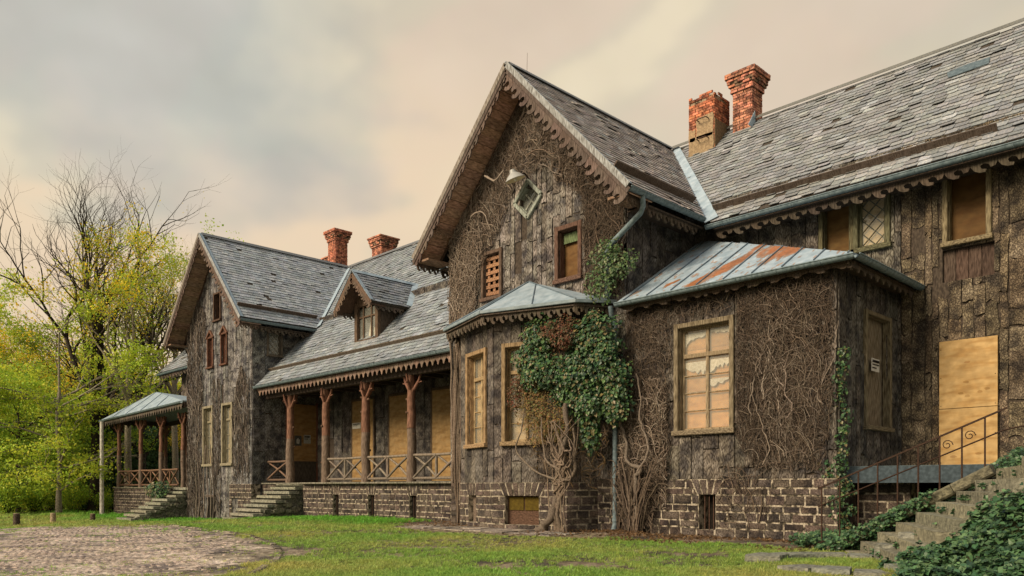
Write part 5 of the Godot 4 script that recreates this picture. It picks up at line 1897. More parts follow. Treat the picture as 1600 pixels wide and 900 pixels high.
# a straight flight of stone steps rising towards the house
func flight(at: Vector3, label: String, w: float, run: float, y0: float, y1: float, n: int, cheek_right: bool) -> void:
	var root := thing("stone_stair", at, label, "stair", "stone stairs of the villa")
	var rise := (y1 - y0) / n
	var tread := run / (n - 1)
	for k in n:
		var b := Buf.new()
		b.tint = vary(Color(0.86, 0.88, 0.82), 0.12)
		var top := y0 + rise * (k + 1)
		var z := at.z - tread * k
		var wob_x := rng.randf_range(-0.05, 0.05)
		var q := PackedVector2Array()
		for i in 9:
			q.append(Vector2(-w / 2 + w * i / 8.0 + wob_x, 0.06 + rng.randf_range(-0.03, 0.02)))
		q.append(Vector2(w / 2 + wob_x, -tread - 0.12))
		q.append(Vector2(-w / 2 + wob_x, -tread - 0.12))
		for i in q.size():
			q[i].y = -q[i].y
		b.prism(q, Transform3D(Basis(Basis(X, -PI / 2)) * Basis(Vector3.BACK, rng.randf_range(-0.01, 0.01)), Vector3(at.x, top, z)), -rise * 0.62, 0.0, 0.02)
		obj("step", b, mats.step_stone, root)
		var r := Buf.new()
		r.tint = grey(0.45)
		r.box(Transform3D(Basis.IDENTITY, Vector3(at.x, (y0 - 0.3 + top - rise * 0.6) / 2, z - tread * 0.5 - 0.06)), Vector3(w - 0.1, top - rise * 0.6 - y0 + 0.3, tread))
		obj("riser", r, mats.step_stone, root)
	# rubble cheek under the open side
	var sx := at.x + w / 2 - 0.03
	for i in 46:
		var u := rng.randf()
		var top := lerpf(y0, y1 - 0.25, u)
		var y := lerpf(y0 - 0.1, top, rng.randf())
		var s := Buf.new()
		s.tint = vary(Color(0.62, 0.62, 0.57), 0.3)
		var rr := rng.randf_range(0.1, 0.2)
		var q := PackedVector2Array()
		for m in 7:
			var a := TAU * m / 7.0 + rng.randf_range(-0.2, 0.2)
			q.append(Vector2(cos(a) * rr * 1.3, sin(a) * rr * 0.8))
		s.prism(q, Transform3D(Basis(Vector3.UP, PI / 2 + rng.randf_range(-0.2, 0.2)), Vector3(sx, y, at.z - u * run)), -0.1, rng.randf_range(0.03, 0.09), 0.04, false)
		obj("rubble_stone", s, mats.step_stone, root)

func build_stairs() -> void:
	flight(Vector3(-28.95, height(-28.95, -13.3), -13.45), "stone stair climbing to the veranda between the gables", 2.05, 2.3, height(-29, -13.2) - 0.02, 1.25, 9, true)
	flight(Vector3(-39.0, height(-39.0, -12.6), -12.75), "mossy stone stair climbing to the timber porch", 2.0, 2.65, height(-39, -12.5) - 0.02, 1.04, 9, true)
	# curved stair on the bank
	var root := thing("garden_stair", Vector3(-5.3, 0.0, -13.4), "curving stone garden stair half buried in ivy", "stair")
	var n := 10
	for k in n:
		var x := -5.62 + k * 0.288
		var top := 0.0 + 0.168 * (k + 0.12)
		var p := Vector3(x, top, -13.38)
		var a := deg_to_rad(lerpf(32.0, 19.0, k / 9.0))
		var along := Vector3(sin(a), 0, cos(a))
		var b := Buf.new()
		b.tint = vary(Color(0.80, 0.79, 0.71), 0.15)
		var l := 3.4 if k < 3 else 3.0
		var q := PackedVector2Array()
		# x along the step, y towards the next one up
		var fw := along.cross(Vector3.UP) * -1.0
		var basis := Basis(along, Vector3.UP.cross(along), Vector3.UP)
		for i in 8:
			q.append(Vector2(l * i / 7.0, -0.02 + rng.randf_range(-0.025, 0.02)))
		q.append(Vector2(l, 0.42))
		q.append(Vector2(0, 0.42))
		b.prism(q, Transform3D(basis, p), -0.2, 0.0, 0.015)
		obj("step", b, mats.step_stone, root)
	# sloping coping along its far side
	for k in 5:
		var c := Buf.new()
		c.tint = vary(Color(0.50, 0.49, 0.40), 0.12)
		var u0 := k / 5.0
		var u1 := (k + 0.98) / 5.0
		var p := Vector3(lerpf(-6.15, -3.42, u0), lerpf(-0.13, 1.36, u0), -13.52)
		var q := Vector3(lerpf(-6.15, -3.42, u1), lerpf(-0.13, 1.36, u1), -13.52)
		c.beam(p, q, 0.22, 0.17, Vector3.UP, 0.03)
		obj("coping_stone", c, mats.step_stone, root)
	# iron handrail
	var rail := thing("handrail", Vector3(-5.0, 0.8, -13.7), "rusty iron handrail with small scrolls beside the garden stair", "handrail")
	var a := Vector3(-6.25, 1.06, -13.75)
	var e := Vector3(-3.35, 2.28, -13.75)
	var dir := (e - a)
	var slope_y := dir.y / dir.x
	var tp := Buf.new()
	tp.tint = Color(0.5, 0.46, 0.42)
	tp.bar(a, e + dir.normalized() * 0.05, 0.034, 0.026)
	obj("top_rail", tp, mats.iron, rail)
	for r in [[-0.32, 0.0, 1.0], [-0.98, 0.0, 0.93]]:
		var mb := Buf.new()
		mb.tint = Color(0.48, 0.43, 0.39)
		var s: Vector3 = a.lerp(e, r[1]) + Vector3(0, r[0], 0)
		var t: Vector3 = a.lerp(e, r[2]) + Vector3(0, r[0], 0)
		mb.tube(PackedVector3Array([s, t, t + Vector3(0.2, 0.04, 0), t + Vector3(0.36, 0.06, 0)]), PackedFloat32Array([0.013, 0.013, 0.013, 0.013]), 6)
		obj("lower_rail", mb, mats.iron, rail)
	for k in 9:
		var u := (k + 0.2) / 9.0
		var p := a.lerp(e, u)
		var up := Buf.new()
		up.tint = Color(0.52, 0.45, 0.39)
		up.bar(p, p + Vector3(0, -1.06 if k < 8 else -0.9, 0), 0.022, 0.022, X)
		obj("baluster", up, mats.iron, rail)
		if k == 6 or k == 7:
			var sc := Buf.new()
			sc.tint = Color(0.52, 0.45, 0.39)
			var pts := PackedVector3Array()
			var rads := PackedFloat32Array()
			for i in 15:
				var an := i * 0.62
				var rr := 0.085 - i * 0.0047
				pts.append(p + Vector3(0.11 + cos(an) * rr, -0.14 + sin(an) * rr, 0))
				rads.append(0.008)
			sc.tube(pts, rads, 5)
			obj("scroll", sc, mats.iron, rail)
	# broken ring of flat stones at its foot
	var ring := thing("stone_ring", Vector3(-4.45, 0.05, -11.0), "low curved ring of flat grey stone slabs at the foot of the garden stair", "stone edging")
	for k in 14:
		var a0 := deg_to_rad(62 + k * 19.0)
		var a1 := a0 + deg_to_rad(18.2)
		if k == 9 or k == 8:
			continue
		var r0 := 1.0
		var r1 := 1.5
		var q := PackedVector2Array()
		for i in 5:
			var an := lerpf(a0, a1, i / 4.0)
			q.append(Vector2(cos(an), sin(an)) * (r1 + rng.randf_range(-0.01, 0.01)))
		for i in 5:
			var an := lerpf(a1, a0, i / 4.0)
			q.append(Vector2(cos(an), sin(an)) * r0)
		var s := Buf.new()
		s.tint = vary(Color(0.72, 0.76, 0.77), 0.1)
		var y := height(-4.45 + cos(a0) * 1.25, -11.0 - sin(a0) * 1.25)
		s.prism(q, Transform3D(Basis(X, Vector3.FORWARD, Vector3.UP), Vector3(-4.45, y, -11.0)), -0.15, 0.07 + rng.randf_range(0, 0.015), 0.02)
		obj("slab", s, mats.step_stone, ring)

# ------------------------------------------------------------------ climbing plants
# bare stems wandering up a wall; the region is given in (s, y)
func stems(b: Buf, t: Transform3D, region: PackedVector2Array, n: int, len0: float, len1: float, r0: float, r1: float, tints: Array, up := 1.0, curl := 0.35, off := 0.04) -> void:
	var lo := region[0]
	var hi := region[0]
	for p in region:
		lo = lo.min(p)
		hi = hi.max(p)
	var made := 0
	var tries := 0
	while made < n and tries < n * 8:
		tries += 1
		var p := Vector2(rng.randf_range(lo.x, hi.x), rng.randf_range(lo.y, hi.y))
		if not Geometry2D.is_point_in_polygon(p, region):
			continue
		made += 1
		var a := PI / 2 + rng.randfn(0.0, 0.5 / up)
		var l := rng.randf_range(len0, len1)
		var k := maxi(4, int(l / 0.11))
		var r := rng.randf_range(r0, r1)
		if rng.randf() < 0.08:
			r *= 1.9
		var z := off + rng.randf_range(0.0, 0.09)
		var turn := rng.randfn(0.0, curl)
		var pts := PackedVector3Array()
		var rads := PackedFloat32Array()
		for i in k:
			pts.append(t * Vector3(p.x, p.y, z))
			rads.append(r * lerpf(1.0, 0.35, float(i) / k))
			turn += rng.randfn(0.0, curl)
			turn *= 0.75
			a += turn
			a = lerpf(a, PI / 2, 0.06 * up)
			p += Vector2(cos(a), sin(a)) * l / k
			z = clampf(z + rng.randf_range(-0.02, 0.02), off, off + 0.13)
			if not Geometry2D.is_point_in_polygon(p, region):
				break
		var c: Color = tints[rng.randi() % tints.size()]
		b.tint = vary(c, 0.25, 0.04)
		b.tube(pts, rads, 4, false)

func trunk(b: Buf, pts: Array, r0: float, r1: float, tint: Color) -> void:
	var pp := PackedVector3Array()
	var rr := PackedFloat32Array()
	var n := pts.size()
	for i in n - 1:
		for j in 4:
			var u := j / 4.0
			var p: Vector3 = pts[i].cubic_interpolate(pts[i + 1], pts[maxi(i - 1, 0)], pts[mini(i + 2, n - 1)], u)
			var rad := lerpf(r0, r1, (i + u) / (n - 1))
			pp.append(p + Vector3(rng.randfn() * (0.008 + rad * 0.3), rng.randfn() * rad * 0.2, rng.randfn() * rad * 0.25))
			rr.append(rad * rng.randf_range(0.75, 1.25))
	pp.append(pts[n - 1])
	rr.append(r1)
	b.tint = tint
	b.tube(pp, rr, 8)

func vine(label: String, at: Vector3) -> Node3D:
	return thing("climbing_vine", at, label, "climbing plant", "bare climbing vines on the walls")

func vine_stems(v: Node3D, b: Buf, called := "stems") -> void:
	tag(obj(called, b, mats.vine, v), "", "", "", "stuff")

func build_vines() -> void:
	var pale := Color(0.86, 0.82, 0.79)
	var tan_c := Color(0.52, 0.46, 0.41)
	var dark := Color(0.27, 0.235, 0.21)
	var cols := [pale, pale, tan_c, tan_c, dark]
	# over the upper gable
	var t := frame_at(Vector3(WING_A, 0, FRONT), X)
	var v := vine("pale bare vine matted over the left side and peak of the near gable", Vector3(-18.2, 0, -15.2))
	var b := Buf.new()
	stems(b, t, flat([Vector2(-3.3, 5.6), Vector2(-2.1, 5.6), Vector2(-1.85, 7.4), Vector2(-1.0, 8.3), Vector2(-0.5, 9.3), Vector2(0.6, 9.5), Vector2(1.7, 8.7), Vector2(2.6, 9.2), Vector2(0, 12.0), Vector2(-3.3, 8.5)]), 1900, 0.5, 1.6, 0.005, 0.011, cols, 0.9, 0.38)
	stems(b, t, flat([Vector2(-3.3, 5.6), Vector2(-2.2, 5.6), Vector2(-1.7, 8.0), Vector2(-2.0, 9.7), Vector2(-3.3, 8.5)]), 620, 0.6, 1.6, 0.007, 0.014, [pale, pale, pale, tan_c], 1.4, 0.32, 0.08)
	vine_stems(v, b)
	b = Buf.new()
	for k in 7:
		var x := -18.15 + rng.randf_range(-0.08, 0.35)
		trunk(b, [Vector3(x, 1.2, -15.22), Vector3(x + rng.randf_range(-0.15, 0.15), 3.0, -15.2), Vector3(x + rng.randf_range(-0.15, 0.2), 5.0, -15.2), Vector3(x + rng.randf_range(-0.1, 0.4), 6.6, -15.18), Vector3(x + rng.randf_range(0, 0.9), 8.4, -15.18)], rng.randf_range(0.03, 0.06), 0.015, vary(tan_c, 0.15))
	obj("trunk", b, mats.vine, v)
	b = Buf.new()
	trunk(b, [Vector3(-16.5, 9.9, -15.1), Vector3(-16.3, 9.8, -14.9), Vector3(-15.9, 9.55, -14.85), Vector3(-15.5, 9.7, -14.8)], 0.035, 0.02, pale)
	trunk(b, [Vector3(-17.2, 8.9, -15.1), Vector3(-16.8, 8.9, -14.95), Vector3(-16.4, 8.8, -14.9), Vector3(-16.2, 8.3, -14.95)], 0.03, 0.012, pale)
	obj("loose_branch", b, mats.vine, v)
	# right edge of that gable
	v = vine("thin grey vine spread over the right edge of the near gable", Vector3(-12.2, 5.5, -15.2))
	b = Buf.new()
	stems(b, t, flat([Vector2(1.95, 5.7), Vector2(3.3, 5.7), Vector2(3.3, 8.4), Vector2(1.6, 9.9), Vector2(0.9, 9.2), Vector2(1.95, 8.3)]), 900, 0.6, 1.7, 0.006, 0.011, [tan_c, dark, dark], 1.0, 0.3)
	vine_stems(v, b)
	# left return of the bay
	v = vine("rope-like vine stems climbing the left edge of the bay", Vector3(-17.3, 0, -15.0))
	b = Buf.new()
	for k in 16:
		var x := -17.45 + rng.randf_range(-0.12, 0.3)
		trunk(b, [Vector3(x, 0.0 if k < 5 else 1.2, -14.95 + rng.randf_range(-0.1, 0.1)), Vector3(x + rng.randf_range(-0.15, 0.15), 2.2, -14.85), Vector3(x + rng.randf_range(-0.2, 0.2), 3.6, -14.9), Vector3(x + rng.randf_range(-0.2, 0.2), 5.2, -14.85)], rng.randf_range(0.02, 0.045), 0.012, vary(tan_c * 0.8, 0.2))
	vine_stems(v, b)
	# wall of the side room, both sides of its window
	var t2 := frame_at(Vector3(WING_A + 3.3, 0, FRONT + 0.02), X)
	v = vine("dense tangle of brown vine covering the wall of the tin-roofed room", Vector3(-8.0, 0, -15.2))
	b = Buf.new()
	var left := flat([Vector2(0.0, 1.2), Vector2(1.35, 1.3), Vector2(1.38, 4.75), Vector2(3.0, 4.9), Vector2(3.0, 5.45), Vector2(0.0, 5.45)])
	var right := flat([Vector2(2.96, 2.2), Vector2(3.4, 1.4), Vector2(4.9, 1.4), Vector2(5.1, 2.6), Vector2(5.12, 5.4), Vector2(2.96, 5.4)])
	var brown := [pale * 0.62, tan_c * 0.85, tan_c * 0.65, dark, dark * 0.85, dark * 0.7]
	stems(b, t2, left, 1300, 0.35, 1.1, 0.004, 0.008, brown, 0.9, 0.45)
	stems(b, t2, right, 2600, 0.3, 1.1, 0.004, 0.008, brown, 1.0, 0.42)
	stems(b, t2, flat([Vector2(3.9, 1.35), Vector2(4.7, 1.35), Vector2(5.0, 3.2), Vector2(4.6, 4.9), Vector2(3.3, 4.2)]), 330, 0.3, 0.9, 0.003, 0.006, [pale * 0.8, pale, tan_c], 1.6, 0.4, 0.09)
	stems(b, t2, flat([Vector2(2.6, 0.1), Vector2(3.6, 0.1), Vector2(4.0, 1.6), Vector2(2.4, 1.6)]), 60, 0.4, 1.2, 0.006, 0.011, [tan_c, dark], 1.2, 0.3, 0.06)
	vine_stems(v, b)
	b = Buf.new()
	for k in 7:
		var x := -11.7 + rng.randf_range(3.35, 5.0)
		var y := rng.randf_range(1.4, 3.2)
		var pts := [Vector3(x, y, -15.15)]
		for i in 5:
			pts.append(pts[i] + Vector3(rng.randf_range(-0.18, 0.18), rng.randf_range(0.22, 0.42), rng.randf_range(-0.02, 0.02)))
		trunk(b, pts, 0.015, 0.007, vary(pale * 0.85, 0.15))
	obj("thick_stems", b, mats.vine, v).set_meta("kind", "stuff")
	# trunk clump right of the rain pipe
	v = vine("thick bushy vine trunk rising right of the rain pipe", Vector3(-11.2, 0, -15.0))
	b = Buf.new()
	var base := Vector3(-11.2, -0.05, -14.98)
	for k in 34:
		var d := rng.randf_range(-0.9, 0.9)
		var p := base + Vector3(rng.randf_range(-0.15, 0.15), 0, rng.randf_range(-0.05, 0.1))
		var h := rng.randf_range(1.1, 1.7)
		trunk(b, [p, p + Vector3(d * 0.1, 0.35, 0.02), p + Vector3(d * 0.35, 0.8, 0.06), p + Vector3(d * 0.75, h, 0.0), p + Vector3(d * 1.0 + rng.randf_range(-0.2, 0.2), h + rng.randf_range(-0.2, 0.4), -0.05)], rng.randf_range(0.01, 0.026), 0.007, vary(tan_c * 0.7, 0.35))
	trunk(b, [base, base + Vector3(0.05, 0.6, 0.05), base + Vector3(0.0, 1.3, 0.03), base + Vector3(0.16, 1.55, 0.03), base + Vector3(-0.25, 1.75, 0.0), base + Vector3(-0.3, 2.2, -0.05), base + Vector3(-0.5, 2.7, -0.05)], 0.06, 0.028, pale * 0.55)
	trunk(b, [base + Vector3(0.1, 1.5, 0.04), base + Vector3(0.35, 1.9, 0.02), base + Vector3(0.3, 2.3, 0.0), base + Vector3(0.12, 2.7, 0), base + Vector3(0.15, 3.2, 0), base + Vector3(0.0, 3.8, -0.02)], 0.034, 0.016, pale * 0.65)
	obj("trunk", b, mats.vine, v)
	b = Buf.new()
	stems(b, t2, flat([Vector2(-0.4, 0.3), Vector2(1.3, 0.6), Vector2(1.3, 3.6), Vector2(0.0, 3.8)]), 1000, 0.3, 1.0, 0.005, 0.011, cols, 0.8, 0.55, 0.1)
	stems(b, t2, flat([Vector2(-0.1, 0.0), Vector2(0.9, 0.0), Vector2(1.2, 1.5), Vector2(-0.4, 1.5)]), 420, 0.4, 1.0, 0.005, 0.010, [tan_c, tan_c * 0.7, dark], 1.2, 0.4, 0.16)
	vine_stems(v, b)
	# twisted trunk on the bay that carries the ivy
	v = vine("old twisted vine trunk growing against the bay under the ivy", Vector3(-13.0, 0, -14.4))
	b = Buf.new()
	var q := Vector3(-13.2, -0.1, -14.05)
	var p2 := [q + Vector3(-0.3, 0.0, 0.12), q + Vector3(0.1, 0.28, 0.08), q + Vector3(0.32, 0.75, 0.0), q + Vector3(0.42, 1.2, -0.05), q + Vector3(0.55, 1.55, -0.05), q + Vector3(0.42, 1.95, -0.05), q + Vector3(0.62, 2.5, -0.1), q + Vector3(0.5, 3.2, -0.15)]
	trunk(b, p2, 0.12, 0.05, Color(0.40, 0.375, 0.35))
	trunk(b, [q + Vector3(0.5, 0.1, 0.0), q + Vector3(0.45, 0.7, 0.05), q + Vector3(0.62, 1.3, -0.02), q + Vector3(0.85, 1.5, -0.06), q + Vector3(0.85, 2.0, -0.1), q + Vector3(0.75, 2.6, -0.15)], 0.06, 0.025, Color(0.46, 0.42, 0.38))
	trunk(b, [q + Vector3(0.45, 1.35, 0.02), q + Vector3(-0.1, 1.5, 0.1), q + Vector3(-0.55, 1.75, 0.1), q + Vector3(-0.95, 2.15, 0.1), q + Vector3(-0.75, 2.55, 0.12), q + Vector3(-0.65, 3.1, 0.1)], 0.03, 0.014, Color(0.50, 0.47, 0.43))
	trunk(b, [q + Vector3(0.48, 1.6, 0.04), q + Vector3(0.1, 1.8, 0.08), q + Vector3(-0.05, 2.3, 0.08), q + Vector3(-0.1, 2.9, 0.06)], 0.032, 0.014, Color(0.56, 0.52, 0.48))
	for k in 12:
		var a := rng.randf_range(0.3, 0.7)
		trunk(b, [q + Vector3(a, -0.05, 0.0), q + Vector3(a * 0.8 + rng.randf_range(-0.2, 0.2), 0.7, 0.05), q + Vector3(a + rng.randf_range(-0.3, 0.3), 1.4, 0.03), q + Vector3(a + rng.randf_range(-0.4, 0.4), 2.1, 0), q + Vector3(a + rng.randf_range(-0.5, 0.5), 2.8, -0.05)], rng.randf_range(0.014, 0.03), 0.01, vary(tan_c, 0.25))
	for k in 14:
		var s := q + Vector3(rng.randf_range(0.2, 0.8), rng.randf_range(1.0, 1.8), 0.04)
		var pts := [s]
		for i in 4:
			pts.append(pts[i] + Vector3(rng.randf_range(-0.25, 0.25), rng.randf_range(-0.02, 0.35), rng.randf_range(-0.04, 0.04)))
		trunk(b, pts, 0.028, 0.01, vary(tan_c, 0.2))
	trunk(b, [q + Vector3(-0.25, 0.02, 0.12), q + Vector3(-0.8, 0.0, 0.25), q + Vector3(-1.3, 0.02, 0.3)], 0.05, 0.02, tan_c * 0.8)
	obj("trunk", b, mats.vine, v)
	var tb := frame_at(Vector3(WING_A, 0, -14.0), Vector3(2.0, 0, -0.6).normalized())
	b = Buf.new()
	stems(b, tb, flat([Vector2(0.95, 2.1), Vector2(1.3, 1.1), Vector2(3.0, 1.0), Vector2(3.3, 2.4), Vector2(2.6, 5.2), Vector2(1.0, 5.2)]), 1000, 0.3, 0.9, 0.004, 0.009, [tan_c, Color(0.55, 0.42, 0.22), dark, dark], 0.7, 0.5, 0.06)
	vine_stems(v, b)
	# far gable
	var t3 := frame_at(Vector3(WING_B, 0, FRONT), X)
	v = vine("grey weathered vine over the left half of the far gable", Vector3(-37.5, -0.5, -15.2))
	b = Buf.new()
	var gcols := [Color(0.72, 0.72, 0.72), Color(0.46, 0.45, 0.45), Color(0.32, 0.31, 0.31), Color(0.22, 0.21, 0.21)]
	stems(b, t3, flat([Vector2(-3.3, -0.6), Vector2(-1.5, -0.6), Vector2(-1.5, 6.4), Vector2(-1.1, 9.0), Vector2(-2.0, 9.9), Vector2(-3.3, 8.4)]), 620, 0.7, 1.8, 0.010, 0.02, gcols, 1.8, 0.2)
	stems(b, t3, flat([Vector2(-0.5, -0.5), Vector2(0.45, -0.5), Vector2(0.4, 6.0), Vector2(-0.45, 6.0)]), 160, 0.6, 1.5, 0.010, 0.018, gcols, 1.8, 0.2)
	stems(b, t3, flat([Vector2(1.6, 1.3), Vector2(3.2, 1.3), Vector2(3.2, 5.6), Vector2(2.4, 6.4), Vector2(1.6, 4.8)]), 300, 0.6, 1.5, 0.010, 0.018, gcols, 1.8, 0.2)
	vine_stems(v, b)
	b = Buf.new()
	for k in 6:
		var x := -36.6 + k * 0.35 + rng.randf_range(-0.15, 0.15)
		trunk(b, [Vector3(x, -0.7, -15.1), Vector3(x + 0.08, 0.3, -15.15), Vector3(x - 0.05, 1.4, -15.18), Vector3(x + rng.randf_range(-0.5, 0.3), 3.0, -15.2)], rng.randf_range(0.03, 0.055), 0.02, vary(Color(0.5, 0.48, 0.46), 0.2))
	obj("trunk", b, mats.vine, v)

func ivy_leaf(w := 1.0) -> ArrayMesh:
	var b := Buf.new()
	b.tint = Color(1, 1, 1)
	var a := Vector3(0, 0, 0)
	var c := Vector3(0, 0.08, 1.0)
	b.tri(a, Vector3(-0.55 * w, 0.18, 0.3), c)
	b.tri(a, c, Vector3(0.55 * w, 0.18, 0.3))
	b.tri(a, Vector3(-0.32 * w, 0.1, -0.22), Vector3(-0.55 * w, 0.18, 0.3))
	b.tri(a, Vector3(0.55 * w, 0.18, 0.3), Vector3(0.32 * w, 0.1, -0.22))
	return b.mesh()

# leaves in lumps on a wall: each lump [centre, radii]
func leaf_lumps(lumps: Array, n: int, size0: float, size1: float, face: Vector3, tints: Array, where: Array[Transform3D], cols: PackedColorArray) -> void:
	var total := 0.0
	for l in lumps:
		total += l[1].x * l[1].y
	for l in lumps:
		var k := int(n * l[1].x * l[1].y / total)
		for i in k:
			var d := Vector3(rng.randfn(), rng.randfn(), rng.randfn()).normalized()
			if d.dot(face) < -0.25:
				d = d - face * 2.0 * d.dot(face)
			var r := pow(rng.randf(), 0.28)
			var lump := 1.0 + wob.get_noise_3dv((l[0] + d * l[1]) * 4.0) * 0.7
			var p: Vector3 = l[0] + d * l[1] * r * lump
			var nn := (d * 0.8 + face * 0.8 + Vector3.UP * 0.55 + Vector3(rng.randfn(), rng.randfn(), rng.randfn()) * 0.35).normalized()
			var tip := (Vector3.DOWN + Vector3(rng.randfn(), rng.randfn(), rng.randfn()) * 0.5)
			tip = (tip - nn * tip.dot(nn)).normalized()
			var s := lerpf(size0 * 0.7, size1 * 1.15, pow(rng.randf(), 1.4))
			where.append(Transform3D(Basis(nn.cross(tip), nn, tip).scaled(Vector3.ONE * s), p))
			cols.append(vary(tints[rng.randi() % tints.size()], 0.35, 0.12))

func build_ivy() -> void:
	var leaf := ivy_leaf()
	var f := Vector3(0.2, 0, 0.98)
	# dark evergreen mass on bay and rain pipe
	var root := thing("ivy", Vector3(-12.8, 1.5, -14.6), "thick dark green ivy hanging over the bay and rain pipe", "ivy")
	var w: Array[Transform3D] = []
	var c := PackedColorArray()
	var deep := [Color(0.034, 0.085, 0.034), Color(0.050, 0.11, 0.038), Color(0.085, 0.155, 0.050), Color(0.02, 0.05, 0.028), Color(0.03, 0.075, 0.033), Color(0.15, 0.13, 0.06)]
	leaf_lumps([[Vector3(-13.75, 4.9, -14.35), Vector3(0.62, 0.5, 0.35)], [Vector3(-13.9, 4.3, -14.25), Vector3(0.5, 0.6, 0.35)], [Vector3(-13.5, 3.85, -14.3), Vector3(0.75, 0.45, 0.4)], [Vector3(-12.9, 3.6, -14.5), Vector3(0.6, 0.5, 0.4)],
		[Vector3(-12.4, 4.6, -14.7), Vector3(0.5, 0.8, 0.42)], [Vector3(-12.0, 4.6, -14.75), Vector3(0.5, 0.62, 0.4)], [Vector3(-11.9, 3.9, -14.7), Vector3(0.65, 0.7, 0.45)], [Vector3(-12.3, 3.1, -14.65), Vector3(0.6, 0.6, 0.4)],
		[Vector3(-11.65, 3.2, -14.8), Vector3(0.45, 0.6, 0.35)], [Vector3(-12.4, 2.35, -14.75), Vector3(0.36, 0.5, 0.25)], [Vector3(-12.75, 4.1, -14.6), Vector3(0.4, 0.5, 0.3)]], 11000, 0.045, 0.085, f, deep, w, c)
	scatter("leaves", leaf, mats.ivy_leaf, w, c, root)
	# upper spray round the pipe, paler
	root = thing("ivy", Vector3(-12.0, 5.6, -15.0), "pale green ivy spray around the upper rain pipe", "ivy")
	w = []
	c = PackedColorArray()
	leaf_lumps([[Vector3(-12.0, 6.75, -14.95), Vector3(0.42, 0.4, 0.25)], [Vector3(-11.75, 6.4, -14.9), Vector3(0.62, 0.4, 0.3)], [Vector3(-12.15, 6.0, -14.9), Vector3(0.5, 0.45, 0.3)]], 1300, 0.035, 0.07, f, [Color(0.05, 0.10, 0.035), Color(0.075, 0.135, 0.045), Color(0.035, 0.07, 0.03), Color(0.11, 0.14, 0.06)], w, c)
	scatter("leaves", leaf, mats.ivy_leaf, w, c, root)
	# withered leaves
	root = thing("withered_creeper", Vector3(-13.6, 2.0, -14.3), "withered reddish and yellow creeper leaves on the bay", "climbing plant")
	w = []
	c = PackedColorArray()
	leaf_lumps([[Vector3(-12.95, 5.05, -14.5), Vector3(0.45, 0.3, 0.22)], [Vector3(-12.85, 4.75, -14.3), Vector3(0.35, 0.35, 0.2)], [Vector3(-13.3, 4.95, -14.2), Vector3(0.3, 0.25, 0.2)], [Vector3(-14.25, 3.5, -14.05), Vector3(0.25, 0.5, 0.12)]], 1700, 0.03, 0.055, f, [Color(0.22, 0.085, 0.05), Color(0.17, 0.075, 0.045), Color(0.16, 0.11, 0.06), Color(0.08, 0.09, 0.04), Color(0.13, 0.09, 0.045)], w, c)
	leaf_lumps([[Vector3(-13.9, 3.3, -14.2), Vector3(0.5, 0.75, 0.16)], [Vector3(-13.5, 2.75, -14.25), Vector3(0.65, 0.6, 0.18)], [Vector3(-14.15, 3.9, -14.2), Vector3(0.25, 0.6, 0.12)], [Vector3(-13.1, 2.5, -14.35), Vector3(0.5, 0.5, 0.16)]], 2600, 0.025, 0.05, f, [Color(0.28, 0.20, 0.07), Color(0.22, 0.16, 0.06), Color(0.14, 0.15, 0.05), Color(0.30, 0.17, 0.08)], w, c)
	scatter("leaves", leaf, mats.leaf, w, c, root)
	# strip at the corner of the side room
	root = thing("ivy", Vector3(-6.5, 0, -15.2), "narrow ivy strip climbing the corner of the tin-roofed room", "ivy")
	w = []
	c = PackedColorArray()
	var lumps := []
	for k in 22:
		lumps.append([Vector3(-6.52 + rng.randf_range(-0.12, 0.1), 0.15 + k * 0.17, -15.26 + rng.randf_range(-0.1, 0.02)), Vector3(0.14 if k > 8 else 0.26, 0.14, 0.09)])
	leaf_lumps(lumps, 1100, 0.03, 0.06, Vector3(0.7, 0, 0.7), deep + [Color(0.06, 0.10, 0.05)], w, c)
	scatter("leaves", leaf, mats.ivy_leaf, w, c, root)
	# bank beside the garden stair
	root = thing("ivy", Vector3(-3.0, 0.4, -10.6), "broad mound of glossy ground ivy in front of the garden stair", "ivy")
	w = []
	c = PackedColorArray()
	var bank := [Color(0.045, 0.105, 0.045), Color(0.07, 0.14, 0.06), Color(0.03, 0.068, 0.036), Color(0.10, 0.175, 0.08)]
	for i in 30000:
		var x := rng.randf_range(-4.9, 0.4)
		var z := rng.randf_range(-12.2, -8.9)
		var edge := stair_plane(x, z)
		var inner := -10.55 - 0.3 * (x + 4.0) + wob.get_noise_2d(x * 2, z * 2) * 0.5       # where the steps end
		var on := z > inner and edge > 0.32 + wob.get_noise_2d(x * 3.0, z * 3.0) * 0.25
		if not on or rng.randf() < 0.1:
			continue
		var lift := (0.16 + 0.22 * smoothstep(0.3, 1.2, edge)) * (1.0 + wob.get_noise_2d(x * 5, z * 5) * 0.8) * smoothstep(inner - 0.05, inner + 0.35, z)
		var p := Vector3(x, height(x, z) + lift * pow(rng.randf(), 0.35), z)
		var nn := (Vector3(-0.1, 1.0, 0.45) + Vector3(rng.randfn(), rng.randfn(), rng.randfn()) * 0.38).normalized()
		var tip := Vector3(0.2, -0.5, 0.8) + Vector3(rng.randfn(), rng.randfn(), rng.randfn()) * 0.6
		tip = (tip - nn * tip.dot(nn)).normalized()
		w.append(Transform3D(Basis(nn.cross(tip), nn, tip).scaled(Vector3.ONE * rng.randf_range(0.04, 0.078)), p))
		c.append(vary(bank[rng.randi() % 4], 0.35, 0.1))
	scatter("leaves", leaf, mats.ivy_leaf, w, c, root)
	# between handrail and house
	root = thing("ivy", Vector3(-5.0, 0.4, -14.2), "ground ivy creeping between the handrail and the house", "ivy")
	w = []
	c = PackedColorArray()
